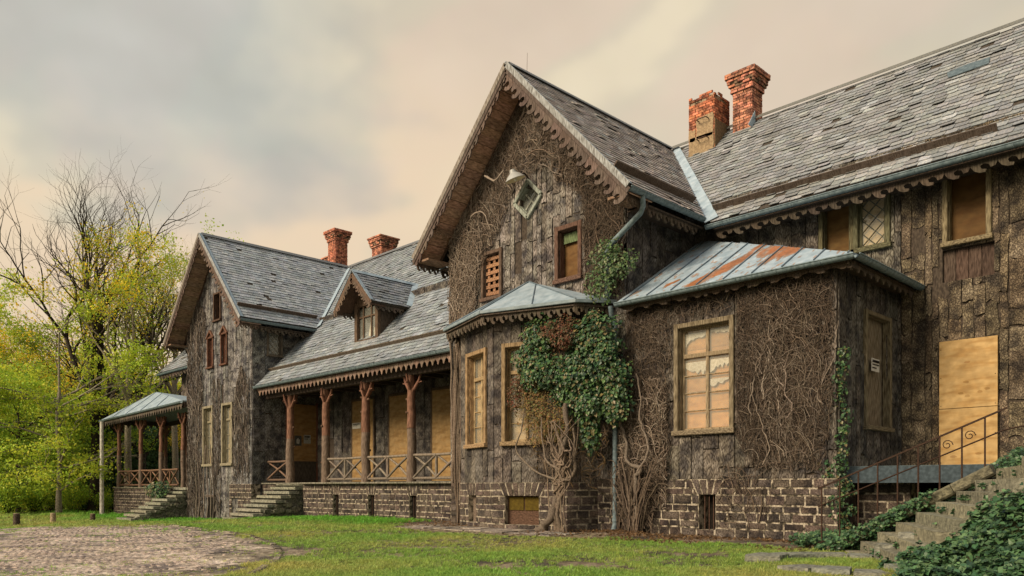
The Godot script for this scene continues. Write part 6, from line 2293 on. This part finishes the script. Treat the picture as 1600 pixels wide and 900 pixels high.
	for i in 11000:
		var x := rng.randf_range(-6.7, -2.6)
		var z := rng.randf_range(-15.5, -13.45)
		if wob.get_noise_2d(x * 2.5 + 30, z * 2.5) < -0.22:
			continue
		if x < -6.1 and z < -15.2:
			continue
		var p := Vector3(x, height(x, z) + rng.randf_range(0.02, 0.26), z)
		var nn := (Vector3(0.0, 1.0, 0.6) + Vector3(rng.randfn(), rng.randfn(), rng.randfn()) * 0.4).normalized()
		var tip := Vector3(0.2, -0.5, 0.8) + Vector3(rng.randfn(), rng.randfn(), rng.randfn()) * 0.6
		tip = (tip - nn * tip.dot(nn)).normalized()
		w.append(Transform3D(Basis(nn.cross(tip), nn, tip).scaled(Vector3.ONE * rng.randf_range(0.035, 0.065)), p))
		c.append(vary(bank[rng.randi() % 4], 0.35, 0.1))
	# thick over the lower coping
	for i in 2600:
		var u := rng.randf()
		if wob.get_noise_2d(u * 9.0, 55.0) < -0.12 or u > 0.72 + rng.randf() * 0.2:
			continue
		var p := Vector3(lerpf(-6.15, -3.42, u), lerpf(-0.13, 1.36, u) + rng.randf_range(-0.1, 0.16), -13.52 + rng.randf_range(-0.2, 0.24))
		var nn := (Vector3(0.0, 1.0, 0.6) + Vector3(rng.randfn(), rng.randfn(), rng.randfn()) * 0.4).normalized()
		var tip := Vector3(0.2, -0.5, 0.8) + Vector3(rng.randfn(), rng.randfn(), rng.randfn()) * 0.6
		tip = (tip - nn * tip.dot(nn)).normalized()
		w.append(Transform3D(Basis(nn.cross(tip), nn, tip).scaled(Vector3.ONE * rng.randf_range(0.035, 0.065)), p))
		c.append(vary(bank[rng.randi() % 4], 0.35, 0.1))
	# a few runners over the steps
	for i in 900:
		var k := rng.randi() % 10
		var a := deg_to_rad(lerpf(32.0, 19.0, k / 9.0))
		var u := rng.randf_range(0.0, 1.9)
		var x := -5.62 + k * 0.288 + sin(a) * u + 0.2
		var z := -13.38 + cos(a) * u
		if wob.get_noise_2d(x * 4.0, z * 4.0 + 11) < 0.12:
			continue
		var nn := (Vector3.UP + Vector3(rng.randfn(), 0, rng.randfn()) * 0.4).normalized()
		var tip := nn.cross(Vector3(rng.randfn(), 0, rng.randfn()).normalized()).normalized()
		w.append(Transform3D(Basis(nn.cross(tip), nn, tip).scaled(Vector3.ONE * rng.randf_range(0.035, 0.06)), Vector3(x, 0.168 * (k + 0.2) + rng.randf_range(0.02, 0.1), z)))
		c.append(vary(bank[rng.randi() % 4], 0.35, 0.1))
	scatter("leaves", leaf, mats.ivy_leaf, w, c, root)
	# on the porch stair
	root = thing("ivy", Vector3(-39.8, 0.4, -14.6), "small ivy bush sprawling over the porch stair", "ivy")
	w = []
	c = PackedColorArray()
	leaf_lumps([[Vector3(-40.3, 0.9, -14.9), Vector3(0.8, 0.45, 0.6)], [Vector3(-39.6, 0.8, -14.7), Vector3(0.5, 0.4, 0.4)]], 900, 0.07, 0.12, Vector3(0, 0.3, 1), deep, w, c)
	scatter("leaves", leaf, mats.ivy_leaf, w, c, root)

# ------------------------------------------------------------------ trees
func spot(u: float, t: float) -> Vector3:      # a place t metres ahead, u as counted across the view
	var p := EYE + Vector3(-0.7157, 0, -0.6984) * t + Vector3(0.6984, 0, -0.7157) * t * (u - 800.0) / 1230.0
	p.y = height(p.x, p.z) - 0.05
	return p

# limbs split again and again; tips are collected for the leaves
func limb(b: Buf, tips: PackedVector3Array, p: Vector3, d: Vector3, l: float, r: float, depth: int, how: Dictionary) -> void:
	var k := 5 if depth > 2 else 3
	var pts := PackedVector3Array([p])
	var rads := PackedFloat32Array([r])
	var kids: Array = []
	for i in k:
		d = (d + Vector3(rng.randfn(), rng.randfn(), rng.randfn()) * how.bend + Vector3.UP * how.lift).normalized()
		p += d * l / k
		pts.append(p)
		rads.append(r * lerpf(1.0, how.taper, (i + 1.0) / k))
		if depth > 0 and i >= how.bare and rng.randf() < how.side:
			kids.append([p, d, r * lerpf(1.0, how.taper, (i + 1.0) / k)])
		if depth <= how.leafy:
			tips.append(p)
	b.tube(pts, rads, 7 if depth > 3 else (5 if depth > 1 else 3), false)
	if depth <= 0:
		return
	for n in how.fork:
		kids.append([p, d, r * how.taper])
	for c in kids:
		var a: float = how.angle * rng.randf_range(0.6, 1.35)
		var ax: Vector3 = c[1].cross(Vector3(rng.randfn(), rng.randfn() * 0.4, rng.randfn())).normalized()
		if ax.length() < 0.5:
			ax = Vector3.RIGHT
		limb(b, tips, c[0], c[1].rotated(ax, a), l * how.shrink * rng.randf_range(0.75, 1.2), c[2] * rng.randf_range(0.66, 0.9), depth - 1, how)

func leaf_clump(n: int, spread: float, size: float, flat_k := 1.0) -> ArrayMesh:
	var b := Buf.new()
	b.tint = Color(1, 1, 1)
	for i in n:
		var c := Vector3(rng.randfn(), rng.randfn() * flat_k, rng.randfn()) * spread * 0.5
		var u := Vector3(rng.randfn(), rng.randfn() * 0.6, rng.randfn()).normalized() * size * rng.randf_range(0.7, 1.2)
		var w := u.cross(Vector3(rng.randfn(), rng.randfn(), rng.randfn()).normalized()) * 0.55
		b.tri(c, c + u * 0.5 + w, c + u)
		b.tri(c, c + u, c + u * 0.5 - w)
	return b.mesh()

func tree(called: String, at: Vector3, how: Dictionary, clump: ArrayMesh, tints: Array, label: String, group := "") -> Node3D:
	var root := thing(called, at, label, "tree", group)
	var b := Buf.new()
	b.tint = how.bark
	var tips := PackedVector3Array()
	var h: float = how.trunk
	var r: float = how.r
	var pts := PackedVector3Array()
	var rads := PackedFloat32Array()
	var lean: Vector3 = how.get("lean", Vector3.ZERO)
	for i in 7:
		var u := i / 6.0
		pts.append(Vector3(rng.randf_range(-0.12, 0.12) * u, h * u - 0.2, rng.randf_range(-0.12, 0.12) * u) + lean * u * u * h)
		rads.append(r * (1.0 + 0.7 * pow(1.0 - u, 6.0)) * lerpf(1.0, 0.75, u))
	b.tube(pts, rads, 9, false)
	obj("trunk", b, mats.wood_bark, root, true)
	var w := Buf.new()
	w.tint = how.bark
	for n in how.mains:
		var a: float = TAU * n / float(how.mains) + rng.randf_range(-0.4, 0.4)
		var u := rng.randf_range(how.first, 1.0)
		var base := pts[0].lerp(pts[6], u)
		var out: float = how.open * rng.randf_range(0.7, 1.3)
		if n == 0:
			base = pts[6]
			out = 0.1
		limb(w, tips, base, Vector3(cos(a) * out, 1.0, sin(a) * out).normalized(), how.len * rng.randf_range(0.8, 1.15), r * rng.randf_range(0.45, 0.65), how.depth, how)
	obj("limbs", w, mats.wood_bark, root, true).set_meta("kind", "stuff")
	if tints.size() and tips.size():
		var where: Array[Transform3D] = []
		var cols := PackedColorArray()
		var n: int = how.leaves
		for i in n:
			var p := tips[rng.randi() % tips.size()]
			if wob.get_noise_3dv((p + at) * how.get("gap", 0.8)) < how.get("sparse", -0.3):
				continue
			p += Vector3(rng.randfn(), rng.randfn(), rng.randfn()) * 0.22
			where.append(Transform3D(Basis(Vector3.UP, rng.randf_range(0, TAU)) * Basis(Vector3.RIGHT, rng.randf_range(-0.5, 0.5)), p).scaled_local(Vector3.ONE * rng.randf_range(0.7, 1.3)))
			cols.append(vary(tints[rng.randi() % tints.size()], 0.22, 0.1))
		scatter("crown", clump, mats.leaf, where, cols, root).position = Vector3.ZERO
	return root

func copy_tree(o: Node3D, at: Vector3, size: float, label: String, group := "") -> Node3D:
	var c: Node3D = o.duplicate()
	c.name = numbered(str(o.name), self)
	add_child(c, true)
	c.position = at
	c.rotation.y = rng.randf_range(0, TAU)
	c.scale = Vector3(size, size * rng.randf_range(0.92, 1.12), size)
	tag(c, label, "tree", group)
	return c

func build_forest() -> void:
	rng.seed = 55
	var grey_bark := Color(0.13, 0.115, 0.095)
	var pale_bark := Color(0.75, 0.71, 0.62)
	var dark_bark := Color(0.085, 0.072, 0.058)
	var small := leaf_clump(8, 0.42, 0.12)
	var layer := leaf_clump(11, 0.6, 0.125, 0.3)
	var gold := [Color(0.80, 0.58, 0.03), Color(0.72, 0.56, 0.05), Color(0.85, 0.58, 0.02), Color(0.62, 0.58, 0.05)]
	var lime := [Color(0.42, 0.56, 0.05), Color(0.50, 0.60, 0.05), Color(0.32, 0.48, 0.05), Color(0.58, 0.62, 0.06)]
	var green := [Color(0.22, 0.38, 0.05), Color(0.30, 0.46, 0.05), Color(0.16, 0.28, 0.05), Color(0.38, 0.52, 0.06)]
	var wood := "trees of the wood beyond the porch"
	# the big bare one
	tree("oak_tree", spot(150, 50), {"bark": dark_bark, "trunk": 7.5, "r": 0.34, "mains": 7, "first": 0.65, "open": 0.5, "len": 6.0, "depth": 5, "bend": 0.11, "lift": 0.09, "taper": 0.6, "side": 0.68, "bare": 1, "fork": 1, "angle": 0.62, "shrink": 0.66, "leafy": 1, "leaves": 260, "sparse": 0.2, "gap": 0.22}, leaf_clump(3, 0.3, 0.12), gold,
		"tallest tree of the wood, leafless crown of fine black twigs against the sky")
	tree("maple_tree", spot(222, 55), {"bark": dark_bark, "trunk": 8.0, "r": 0.3, "mains": 6, "first": 0.45, "open": 0.7, "len": 5.0, "depth": 4, "bend": 0.14, "lift": 0.06, "taper": 0.5, "side": 0.5, "bare": 1, "fork": 2, "angle": 0.6, "shrink": 0.66, "leafy": 2, "leaves": 1500, "sparse": 0.1, "gap": 0.4}, leaf_clump(4, 0.3, 0.15), gold,
		"thin golden-leaved tree just behind the far gable, gaps in its crown")
	# gold trees deeper in
	var g0 := tree("golden_tree", spot(20, 66), {"bark": grey_bark, "trunk": 5.0, "r": 0.28, "mains": 8, "first": 0.35, "open": 0.9, "len": 4.4, "depth": 3, "bend": 0.12, "lift": 0.05, "taper": 0.5, "side": 0.6, "bare": 1, "fork": 2, "angle": 0.65, "shrink": 0.68, "leafy": 2, "leaves": 3600, "sparse": -0.1, "gap": 0.5}, small, gold,
		"yellow-leaved tree deep in the wood beyond the porch", wood)
	for q in [[-70, 62, 1.15], [70, 68, 1.2], [165, 74, 1.0], [235, 70, 0.95], [290, 76, 0.9], [-130, 70, 1.3], [118, 64, 0.95], [340, 84, 0.9], [262, 62, 0.6], [45, 60, 0.95], [-15, 60, 1.0]]:
		copy_tree(g0, spot(q[0], q[1]), q[2], "yellow-leaved tree deep in the wood beyond the porch", wood)
	# bright green young beeches with layered twigs
	var beech := {"bark": grey_bark, "trunk": 5.4, "r": 0.11, "mains": 18, "first": 0.12, "open": 2.2, "len": 2.7, "depth": 2, "bend": 0.1, "lift": 0.0, "taper": 0.5, "side": 0.75, "bare": 0, "fork": 2, "angle": 0.55, "shrink": 0.62, "leafy": 2, "leaves": 2800, "sparse": -0.15, "gap": 0.7}
	var b0 := tree("beech_tree", spot(92, 46), {"bark": Color(0.55, 0.53, 0.46), "trunk": 7.4, "r": 0.13, "mains": 22, "first": 0.16, "open": 2.6, "len": 3.2, "depth": 2, "bend": 0.1, "lift": -0.01, "taper": 0.5, "side": 0.75, "bare": 0, "fork": 2, "angle": 0.55, "shrink": 0.62, "leafy": 2, "leaves": 4200, "sparse": -0.05, "gap": 0.6}, layer, lime,
		"young beech with smooth pale trunk and lime green layered leaves")
	var b1 := tree("beech_tree", spot(28, 48), beech, layer, green + lime, "bushy fresh green beech at the edge of the wood", wood)
	for q in [[-45, 50, 1.0], [62, 54, 0.95], [135, 54, 0.85], [-100, 54, 1.1], [4, 56, 1.0], [165, 60, 0.9], [228, 66, 1.0], [300, 70, 1.1]]:
		copy_tree(b1, spot(q[0], q[1]), q[2], "bushy fresh green beech at the edge of the wood", wood)
	for q in [[44, 62, 1.25], [-20, 64, 1.3], [150, 68, 1.2], [200, 72, 1.3]]:
		copy_tree(b0, spot(q[0], q[1]), q[2], "young layered beech standing back among the yellow trees", wood)
	# dark spruces behind the porch
	var s0 := spruce(spot(176, 53), 8.5)
	for q in [[214, 57, 1.0], [252, 60, 1.05], [190, 64, 1.3], [282, 62, 1.1], [150, 70, 1.2]]:
		copy_tree(s0, spot(q[0], q[1]), q[2], "dark spruce with drooping boughs in the shade behind the porch", wood)
	# pale trunks seen through the porch
	var tall := {"bark": pale_bark, "trunk": 9.0, "r": 0.22, "mains": 6, "first": 0.7, "open": 0.7, "len": 4.0, "depth": 3, "bend": 0.12, "lift": 0.06, "taper": 0.5, "side": 0.5, "bare": 1, "fork": 2, "angle": 0.6, "shrink": 0.66, "leafy": 2, "leaves": 2600, "sparse": -0.05, "gap": 0.5, "lean": Vector3(0.03, 0, 0.02)}
	tree("pale_trunk_tree", spot(200, 49), tall, small, lime + gold, "tall pale-trunked tree seen through the near bay of the porch")
	tall.lean = Vector3(-0.02, 0, 0)
	tree("pale_trunk_tree", spot(274, 52), tall, small, lime, "tall pale-trunked tree seen between porch and far gable")
	# low growth along the edge of the wood
	var sh := shrub(spot(10, 45), 1.7, lime + green, "leafy shrub in the undergrowth of the wood", "shrubs in the undergrowth")
	for q in [[-40, 46, 1.1], [52, 47, 1.0], [80, 50, 1.2], [112, 49, 0.9], [140, 51, 1.1], [160, 50, 0.8], [-80, 50, 1.4], [30, 53, 1.5], [100, 56, 1.5], [205, 54, 0.9], [240, 56, 1.1], [180, 58, 1.3], [270, 58, 1.2], [60, 62, 1.8], [130, 64, 1.8], [0, 62, 1.9], [-60, 62, 2.0], [200, 70, 2.0], [260, 72, 2.0], [320, 74, 2.0]]:
		var c: Node3D = sh.duplicate()
		c.name = numbered("shrub", self)
		add_child(c, true)
		c.position = spot(q[0], q[1])
		c.rotation.y = rng.randf_range(0, TAU)
		c.scale = Vector3.ONE * q[2]
	# the far wood, too dense to count
	var where: Array[Transform3D] = []
	var cols := PackedColorArray()
	for i in 26000:
		var u := rng.randf_range(-260, 420)
		var t := rng.randf_range(86, 112)
		var p := spot(u, t)
		var top := 15.0 + 5.0 * wob.get_noise_2d(u * 0.06, t * 0.05)
		p.y += top * pow(rng.randf(), 0.8)
		var nn := wob.get_noise_3dv(p * 0.28)
		if nn < -0.25:
			continue
		var high := clampf(p.y / 14.0 + nn * 0.5, 0.0, 1.0)
		where.append(Transform3D(Basis(Vector3.UP, rng.randf_range(0, TAU)) * Basis(Vector3.RIGHT, rng.randf_range(-0.6, 0.6)), p).scaled_local(Vector3.ONE * rng.randf_range(1.2, 2.6)))
		cols.append(vary(green[rng.randi() % 4].lerp(gold[rng.randi() % 4], high), 0.35, 0.12))
	tag(scatter("far_wood", small, mats.leaf, where, cols), "hazy mass of yellow and green trees far behind the wood", "", "", "stuff")

func spruce(at: Vector3, h: float) -> Node3D:
	var root := thing("spruce_tree", at, "broad dark spruce nearest the end of the porch", "tree")
	var b := Buf.new()
	b.tint = Color(0.09, 0.07, 0.055)
	b.tube(PackedVector3Array([Vector3(0, -0.2, 0), Vector3(0, h * 0.5, 0), Vector3(0, h, 0)]), PackedFloat32Array([0.24, 0.16, 0.02]), 8, false)
	obj("trunk", b, mats.wood_bark, root, true)
	var where: Array[Transform3D] = []
	var cols := PackedColorArray()
	var lb := Buf.new()
	lb.tint = Color(0.08, 0.065, 0.05)
	for i in 90:
		var u := i / 90.0
		var y := 0.7 + (h - 0.8) * u
		var a := i * 2.4
		var l := (1.0 - u) * 2.5 + 0.25
		l *= rng.randf_range(0.75, 1.2)
		var d := Vector3(cos(a), -0.12, sin(a))
		lb.tube(PackedVector3Array([Vector3(0, y, 0), Vector3(0, y, 0) + d * l]), PackedFloat32Array([0.03, 0.008]), 3, false)
		var n := int(l * 13)
		for k in n:
			var s := (k + rng.randf()) / n
			var p := Vector3(0, y, 0) + d * l * s + Vector3(rng.randfn() * 0.16, -0.12 * rng.randf() - 0.1 * s, rng.randfn() * 0.16)
			where.append(Transform3D(Basis(Vector3.UP, rng.randf_range(0, TAU)), p).scaled_local(Vector3.ONE * rng.randf_range(0.7, 1.2)))
			cols.append(vary(Color(0.06, 0.12, 0.045), 0.4, 0.1))
	obj("limbs", lb, mats.wood_bark, root, true).set_meta("kind", "stuff")
	scatter("crown", leaf_clump(9, 0.34, 0.15, 0.5), mats.leaf, where, cols, root).position = Vector3.ZERO
	return root

func shrub(at: Vector3, h: float, tints: Array, label: String, group: String) -> Node3D:
	var root := thing("shrub", at, label, "shrub", group)
	var b := Buf.new()
	b.tint = Color(0.12, 0.095, 0.07)
	var where: Array[Transform3D] = []
	var cols := PackedColorArray()
	for i in 22:
		var a := rng.randf_range(0, TAU)
		var d := Vector3(cos(a) * rng.randf_range(0.2, 0.9), 1, sin(a) * rng.randf_range(0.2, 0.9)).normalized()
		var l := h * rng.randf_range(0.6, 1.1)
		b.tube(PackedVector3Array([Vector3.ZERO, d * l * 0.5 + Vector3(0, 0.1, 0), d * l]), PackedFloat32Array([0.025, 0.016, 0.005]), 4, false)
		for k in 26:
			where.append(Transform3D(Basis(Vector3.UP, rng.randf_range(0, TAU)) * Basis(Vector3.RIGHT, rng.randf_range(-0.7, 0.7)), d * l * rng.randf_range(0.25, 1.05) + Vector3(rng.randfn(), rng.randfn(), rng.randfn()) * 0.16).scaled_local(Vector3.ONE * rng.randf_range(0.5, 1.0)))
			cols.append(vary(tints[rng.randi() % tints.size()], 0.35, 0.12))
	obj("twigs", b, mats.wood_bark, root, true).set_meta("kind", "stuff")
	scatter("leaves", leaf_clump(6, 0.34, 0.13), mats.leaf, where, cols, root).position = Vector3.ZERO
	return root

# ------------------------------------------------------------------ grass and litter
func build_ground_cover() -> void:
	var tuft := Buf.new()
	tuft.tint = Color(1, 1, 1)
	for i in 9:
		var a := TAU * i / 9.0 + rng.randf_range(-0.3, 0.3)
		var c := Vector3(cos(a), 0, sin(a)) * rng.randf_range(0.0, 0.05)
		var d := Vector3(cos(a + rng.randf_range(-1, 1)), 0, sin(a + rng.randf_range(-1, 1)))
		var h := rng.randf_range(0.035, 0.075)
		var s := d.cross(Vector3.UP) * 0.0055
		var m := c + Vector3.UP * h * 0.65 + d * h * 0.2
		var e := c + Vector3.UP * h + d * h * 0.65
		tuft.quad(c - s, c + s, m + s * 0.8, m - s * 0.8)
		tuft.tri(m - s * 0.8, m + s * 0.8, e)
	var tm := tuft.mesh()
	var where: Array[Transform3D] = []
	var cols := PackedColorArray()
	var lush := Color(0.17, 0.42, 0.05)
	var dry := Color(0.46, 0.45, 0.14)
	var mid := Color(0.28, 0.42, 0.09)
	for i in 190000:
		var t := 9.0 + 42.0 * pow(rng.randf(), 2.1)
		var u := rng.randf_range(-60, 1660)
		var p := spot(u, t)
		if p.z < -15.25 and p.x < -6.4 and p.x > -37.9:
			continue
		var g := lawn(p.x, p.z)
		var pz := in_plaza(p.x, p.z)
		if pz > 0.2:
			g = 0.10 + wob.get_noise_2d(p.x * 1.7 + 80.0, p.z * 1.7) * 0.35
		var e := stair_plane(p.x, p.z)
		if e > 0.32 and p.z < -9.3 and p.z > -15.6 and p.x > -6.4 and not (p.x > -3.2 and p.z < -13.6):
			continue
		if rng.randf() > g * 1.1 - 0.05:
			continue
		var wet := smoothstep(-12.2, -13.6, p.z) * smoothstep(-18.0, -20.0, p.x) + wob.get_noise_2d(p.x * 0.5 + 33, p.z * 0.5) * 0.9 - 0.1
		if p.x > -3.2 and p.z < -13.6:
			wet = 1.0
		var col := mid.lerp(lush, clampf(wet, 0, 1)) if wet > 0 else mid.lerp(dry, clampf(-wet * 1.6, 0, 1))
		var sc := maxf(0.9, t / 17.0) * rng.randf_range(0.7, 1.25) * (0.75 if pz > 0.2 else 1.0) * (1.0 + 0.35 * clampf(wet, 0, 1))
		p.y += 0.03
		where.append(Transform3D(Basis(Vector3.UP, rng.randf_range(0, TAU)).scaled(Vector3(sc, sc * rng.randf_range(0.7, 1.15), sc)), p))
		cols.append(vary(col, 0.35, 0.12))
	tag(scatter("grass", tm, mats.leaf, where, cols), "patchy spring grass with worn yellowish places", "", "", "stuff")
	# dead leaves along the walls and in the wood
	where = []
	cols = PackedColorArray()
	var lf := ivy_leaf(0.8)
	for i in 5200:
		var p := Vector3.ZERO
		if i < 2600:
			p = Vector3(rng.randf_range(-13.0, -5.8), 0, -12.2 - 2.9 * pow(rng.randf(), 0.7))
			if wob.get_noise_2d(p.x * 1.2, p.z * 1.6 + 60) < -0.1:
				continue
		elif i < 3400:
			p = Vector3(rng.randf_range(-24.0, -15.0), 0, rng.randf_range(-15.4, -12.8))
		else:
			p = spot(rng.randf_range(-60, 300), rng.randf_range(38, 60))
		p.y = height(p.x, p.z) + rng.randf_range(0.015, 0.05)
		var nn := (Vector3.UP + Vector3(rng.randfn(), 0, rng.randfn()) * 0.5).normalized()
		var tip := nn.cross(Vector3(rng.randfn(), 0, rng.randfn()).normalized()).normalized()
		where.append(Transform3D(Basis(nn.cross(tip), nn, tip).scaled(Vector3.ONE * rng.randf_range(0.035, 0.07)), p))
		cols.append(vary([Color(0.17, 0.10, 0.05), Color(0.12, 0.075, 0.04), Color(0.24, 0.15, 0.075)][rng.randi() % 3], 0.3))
	tag(scatter("fallen_leaves", lf, mats.leaf, where, cols), "brown fallen leaves along the foot of the walls", "", "", "stuff")

# ------------------------------------------------------------------ small things
func build_small_things() -> void:
	# posts at the edge of the drive
	var words := ["dark weathered stump post nearest the court", "pale stubby post in the middle of the grass verge", "short brown post beside the porch end of the verge"]
	for k in 3:
		var at := spot([26.0, 83.0, 145.0][k], [32.5, 35.0, 36.5][k])
		var p := thing("bollard", at, words[k], "bollard", "wooden bollards along the drive")
		var b := Buf.new()
		b.tint = [Color(0.17, 0.14, 0.12), Color(0.80, 0.68, 0.48), Color(0.22, 0.17, 0.13)][k]
		var h: float = [0.56, 0.5, 0.42][k]
		var r: float = [0.13, 0.12, 0.12][k]
		b.lathe(PackedVector2Array([Vector2(r * 1.05, -0.1), Vector2(r, h * 0.5), Vector2(r * 0.98, h - 0.02), Vector2(r * 0.9, h)]), Vector3.ZERO, 12)
		obj("post", b, mats.wood_bark, p, true)
		var c := Buf.new()
		c.tint = Color(0.36, 0.29, 0.19)
		c.lathe(PackedVector2Array([Vector2(r * 0.9, h), Vector2(r * 0.85, h + 0.02), Vector2(0.0, h + 0.025)]), Vector3.ZERO, 12)
		obj("cut_top", c, mats.timber, p, true)
	# pale pole at the porch corner
	var pole := thing("pole", Vector3(-49.25, 0, -14.85), "slim white pole standing at the outer corner of the porch", "pole")
	var pb := Buf.new()
	pb.tint = Color(0.95, 0.93, 0.88)
	pb.tube(PackedVector3Array([Vector3(-49.25, -0.7, -14.85), Vector3(-49.27, 4.85, -14.85)]), PackedFloat32Array([0.12, 0.10]), 10)
	obj("shaft", pb, mats.timber, pole)
	var pc := Buf.new()
	pc.tint = Color(0.35, 0.35, 0.33)
	pc.tube(PackedVector3Array([Vector3(-49.25, -0.72, -14.85), Vector3(-49.25, -0.55, -14.85)]), PackedFloat32Array([0.17, 0.15]), 10)
	obj("foot", pc, mats.step_stone, pole)
	# lamp over the diamond window
	var lamp := thing("wall_lamp", Vector3(WING_A - 0.12, 9.3, FRONT), "old enamel shade lamp fixed above the diamond window", "wall lamp")
	var lb := Buf.new()
	lb.tint = Color(0.3, 0.3, 0.3)
	lb.tube(PackedVector3Array([Vector3(WING_A + 0.05, 9.42, FRONT + 0.03), Vector3(WING_A + 0.02, 9.55, FRONT + 0.2), Vector3(WING_A - 0.05, 9.52, FRONT + 0.38), Vector3(WING_A - 0.1, 9.42, FRONT + 0.45)]), PackedFloat32Array([0.02, 0.02, 0.02, 0.02]), 7)
	obj("arm", lb, mats.iron, lamp)
	var sh := Buf.new()
	sh.tint = Color(0.36, 0.37, 0.37)
	sh.lathe(PackedVector2Array([Vector2(0.24, -0.02), Vector2(0.17, 0.06), Vector2(0.08, 0.13), Vector2(0.06, 0.2), Vector2(0.0, 0.21)]), Vector3.ZERO, 18)
	var so := obj("lamp_shade", sh, mats.enamel, lamp, true)
	so.position = Vector3(0.02, 0.08, 0.45)
	so.rotation = Vector3(0.35, 0, 0.12)
	var sn := Buf.new()
	sn.tint = Color(0.70, 0.58, 0.36)
	sn.lathe(PackedVector2Array([Vector2(0.0, 0.09), Vector2(0.08, 0.08), Vector2(0.16, 0.04), Vector2(0.232, -0.025)]), Vector3.ZERO, 18)
	var si := obj("shade_lining", sn, mats.enamel, lamp, true)
	si.position = so.position
	si.rotation = so.rotation
	for q: Node3D in [so, si]:
		q.scale = Vector3.ONE * 1.2
	var bu := Buf.new()
	bu.tint = Color(0.75, 0.72, 0.62)
	bu.lathe(PackedVector2Array([Vector2(0.0, -0.07), Vector2(0.04, -0.05), Vector2(0.05, 0.0), Vector2(0.025, 0.08)]), Vector3.ZERO, 12)
	var bo := obj("bulb", bu, mats.enamel, lamp, true)
	bo.position = so.position
	bo.rotation = so.rotation
	# papers pinned to the boards
	var side := frame_at(Vector3(WING_A + 8.44, 0, FRONT), TO_BACK)
	notice(side * Transform3D(Basis.IDENTITY, Vector3(1.8, 3.66, 0.02)), 0.42, 0.27, "white paper notice with dark lines on the olive boarded window", Color(0.82, 0.82, 0.84), 3)
	var back := frame_at(Vector3(0, 0, BACK), X)
	notice(back * Transform3D(Basis.IDENTITY, Vector3(-27.95, 3.62, 0.115)), 0.62, 0.24, "wide white paper notice on the boarded veranda door", Color(0.8, 0.79, 0.77), 2)
	var fs := frame_at(Vector3(WING_B + 3.3, 0, FRONT), TO_BACK)
	notice(fs * Transform3D(Basis.IDENTITY, Vector3(2.05, 3.1, 0.115)), 0.34, 0.44, "dark photograph sheet pinned to the side door of the far gable", Color(0.09, 0.09, 0.09), 0)
	notice(fs * Transform3D(Basis.IDENTITY, Vector3(2.5, 3.18, 0.115)), 0.34, 0.38, "pale photocopied sheet pinned beside the dark one", Color(0.42, 0.42, 0.41), 2)

func notice(t: Transform3D, w: float, h: float, label: String, tint: Color, lines: int) -> void:
	var o := thing("notice", t.origin, label, "notice", "papers pinned to the boards")
	var b := Buf.new()
	b.tint = tint
	for i in 4:
		var x0 := -w / 2 + w * i / 4.0
		var x1 := x0 + w / 4.0
		var z0 := 0.006 * sin(i * 1.7)
		var z1 := 0.006 * sin((i + 1) * 1.7)
		b.quad(t * Vector3(x0, -h / 2, z0), t * Vector3(x1, -h / 2, z1), t * Vector3(x1, h / 2, z1 + 0.004), t * Vector3(x0, h / 2, z0 + 0.004))
	obj("sheet", b, mats.paper, o)
	for k in lines:
		var l := Buf.new()
		l.tint = Color(0.12, 0.12, 0.16)
		var y := h * (0.28 - 0.26 * k)
		var x := -w * 0.4
		while x < w * (0.4 if k < lines - 1 else 0.1):
			var ww := rng.randf_range(0.02, 0.05)
			l.box(t * Transform3D(Basis.IDENTITY, Vector3(x + ww / 2, y, 0.012)), Vector3(ww, h * (0.2 if k == 0 else 0.1), 0.003))
			x += ww + 0.015
		obj("printed_line", l, mats.iron, o)
	if lines == 0:
		var l := Buf.new()
		l.tint = Color(0.5, 0.5, 0.5)
		l.prism(flat([Vector2(-0.08, -0.12), Vector2(0.05, -0.15), Vector2(0.09, 0.02), Vector2(0.0, 0.12), Vector2(-0.07, 0.05)]), t, 0.008, 0.012)
		obj("printed_picture", l, mats.paper, o)
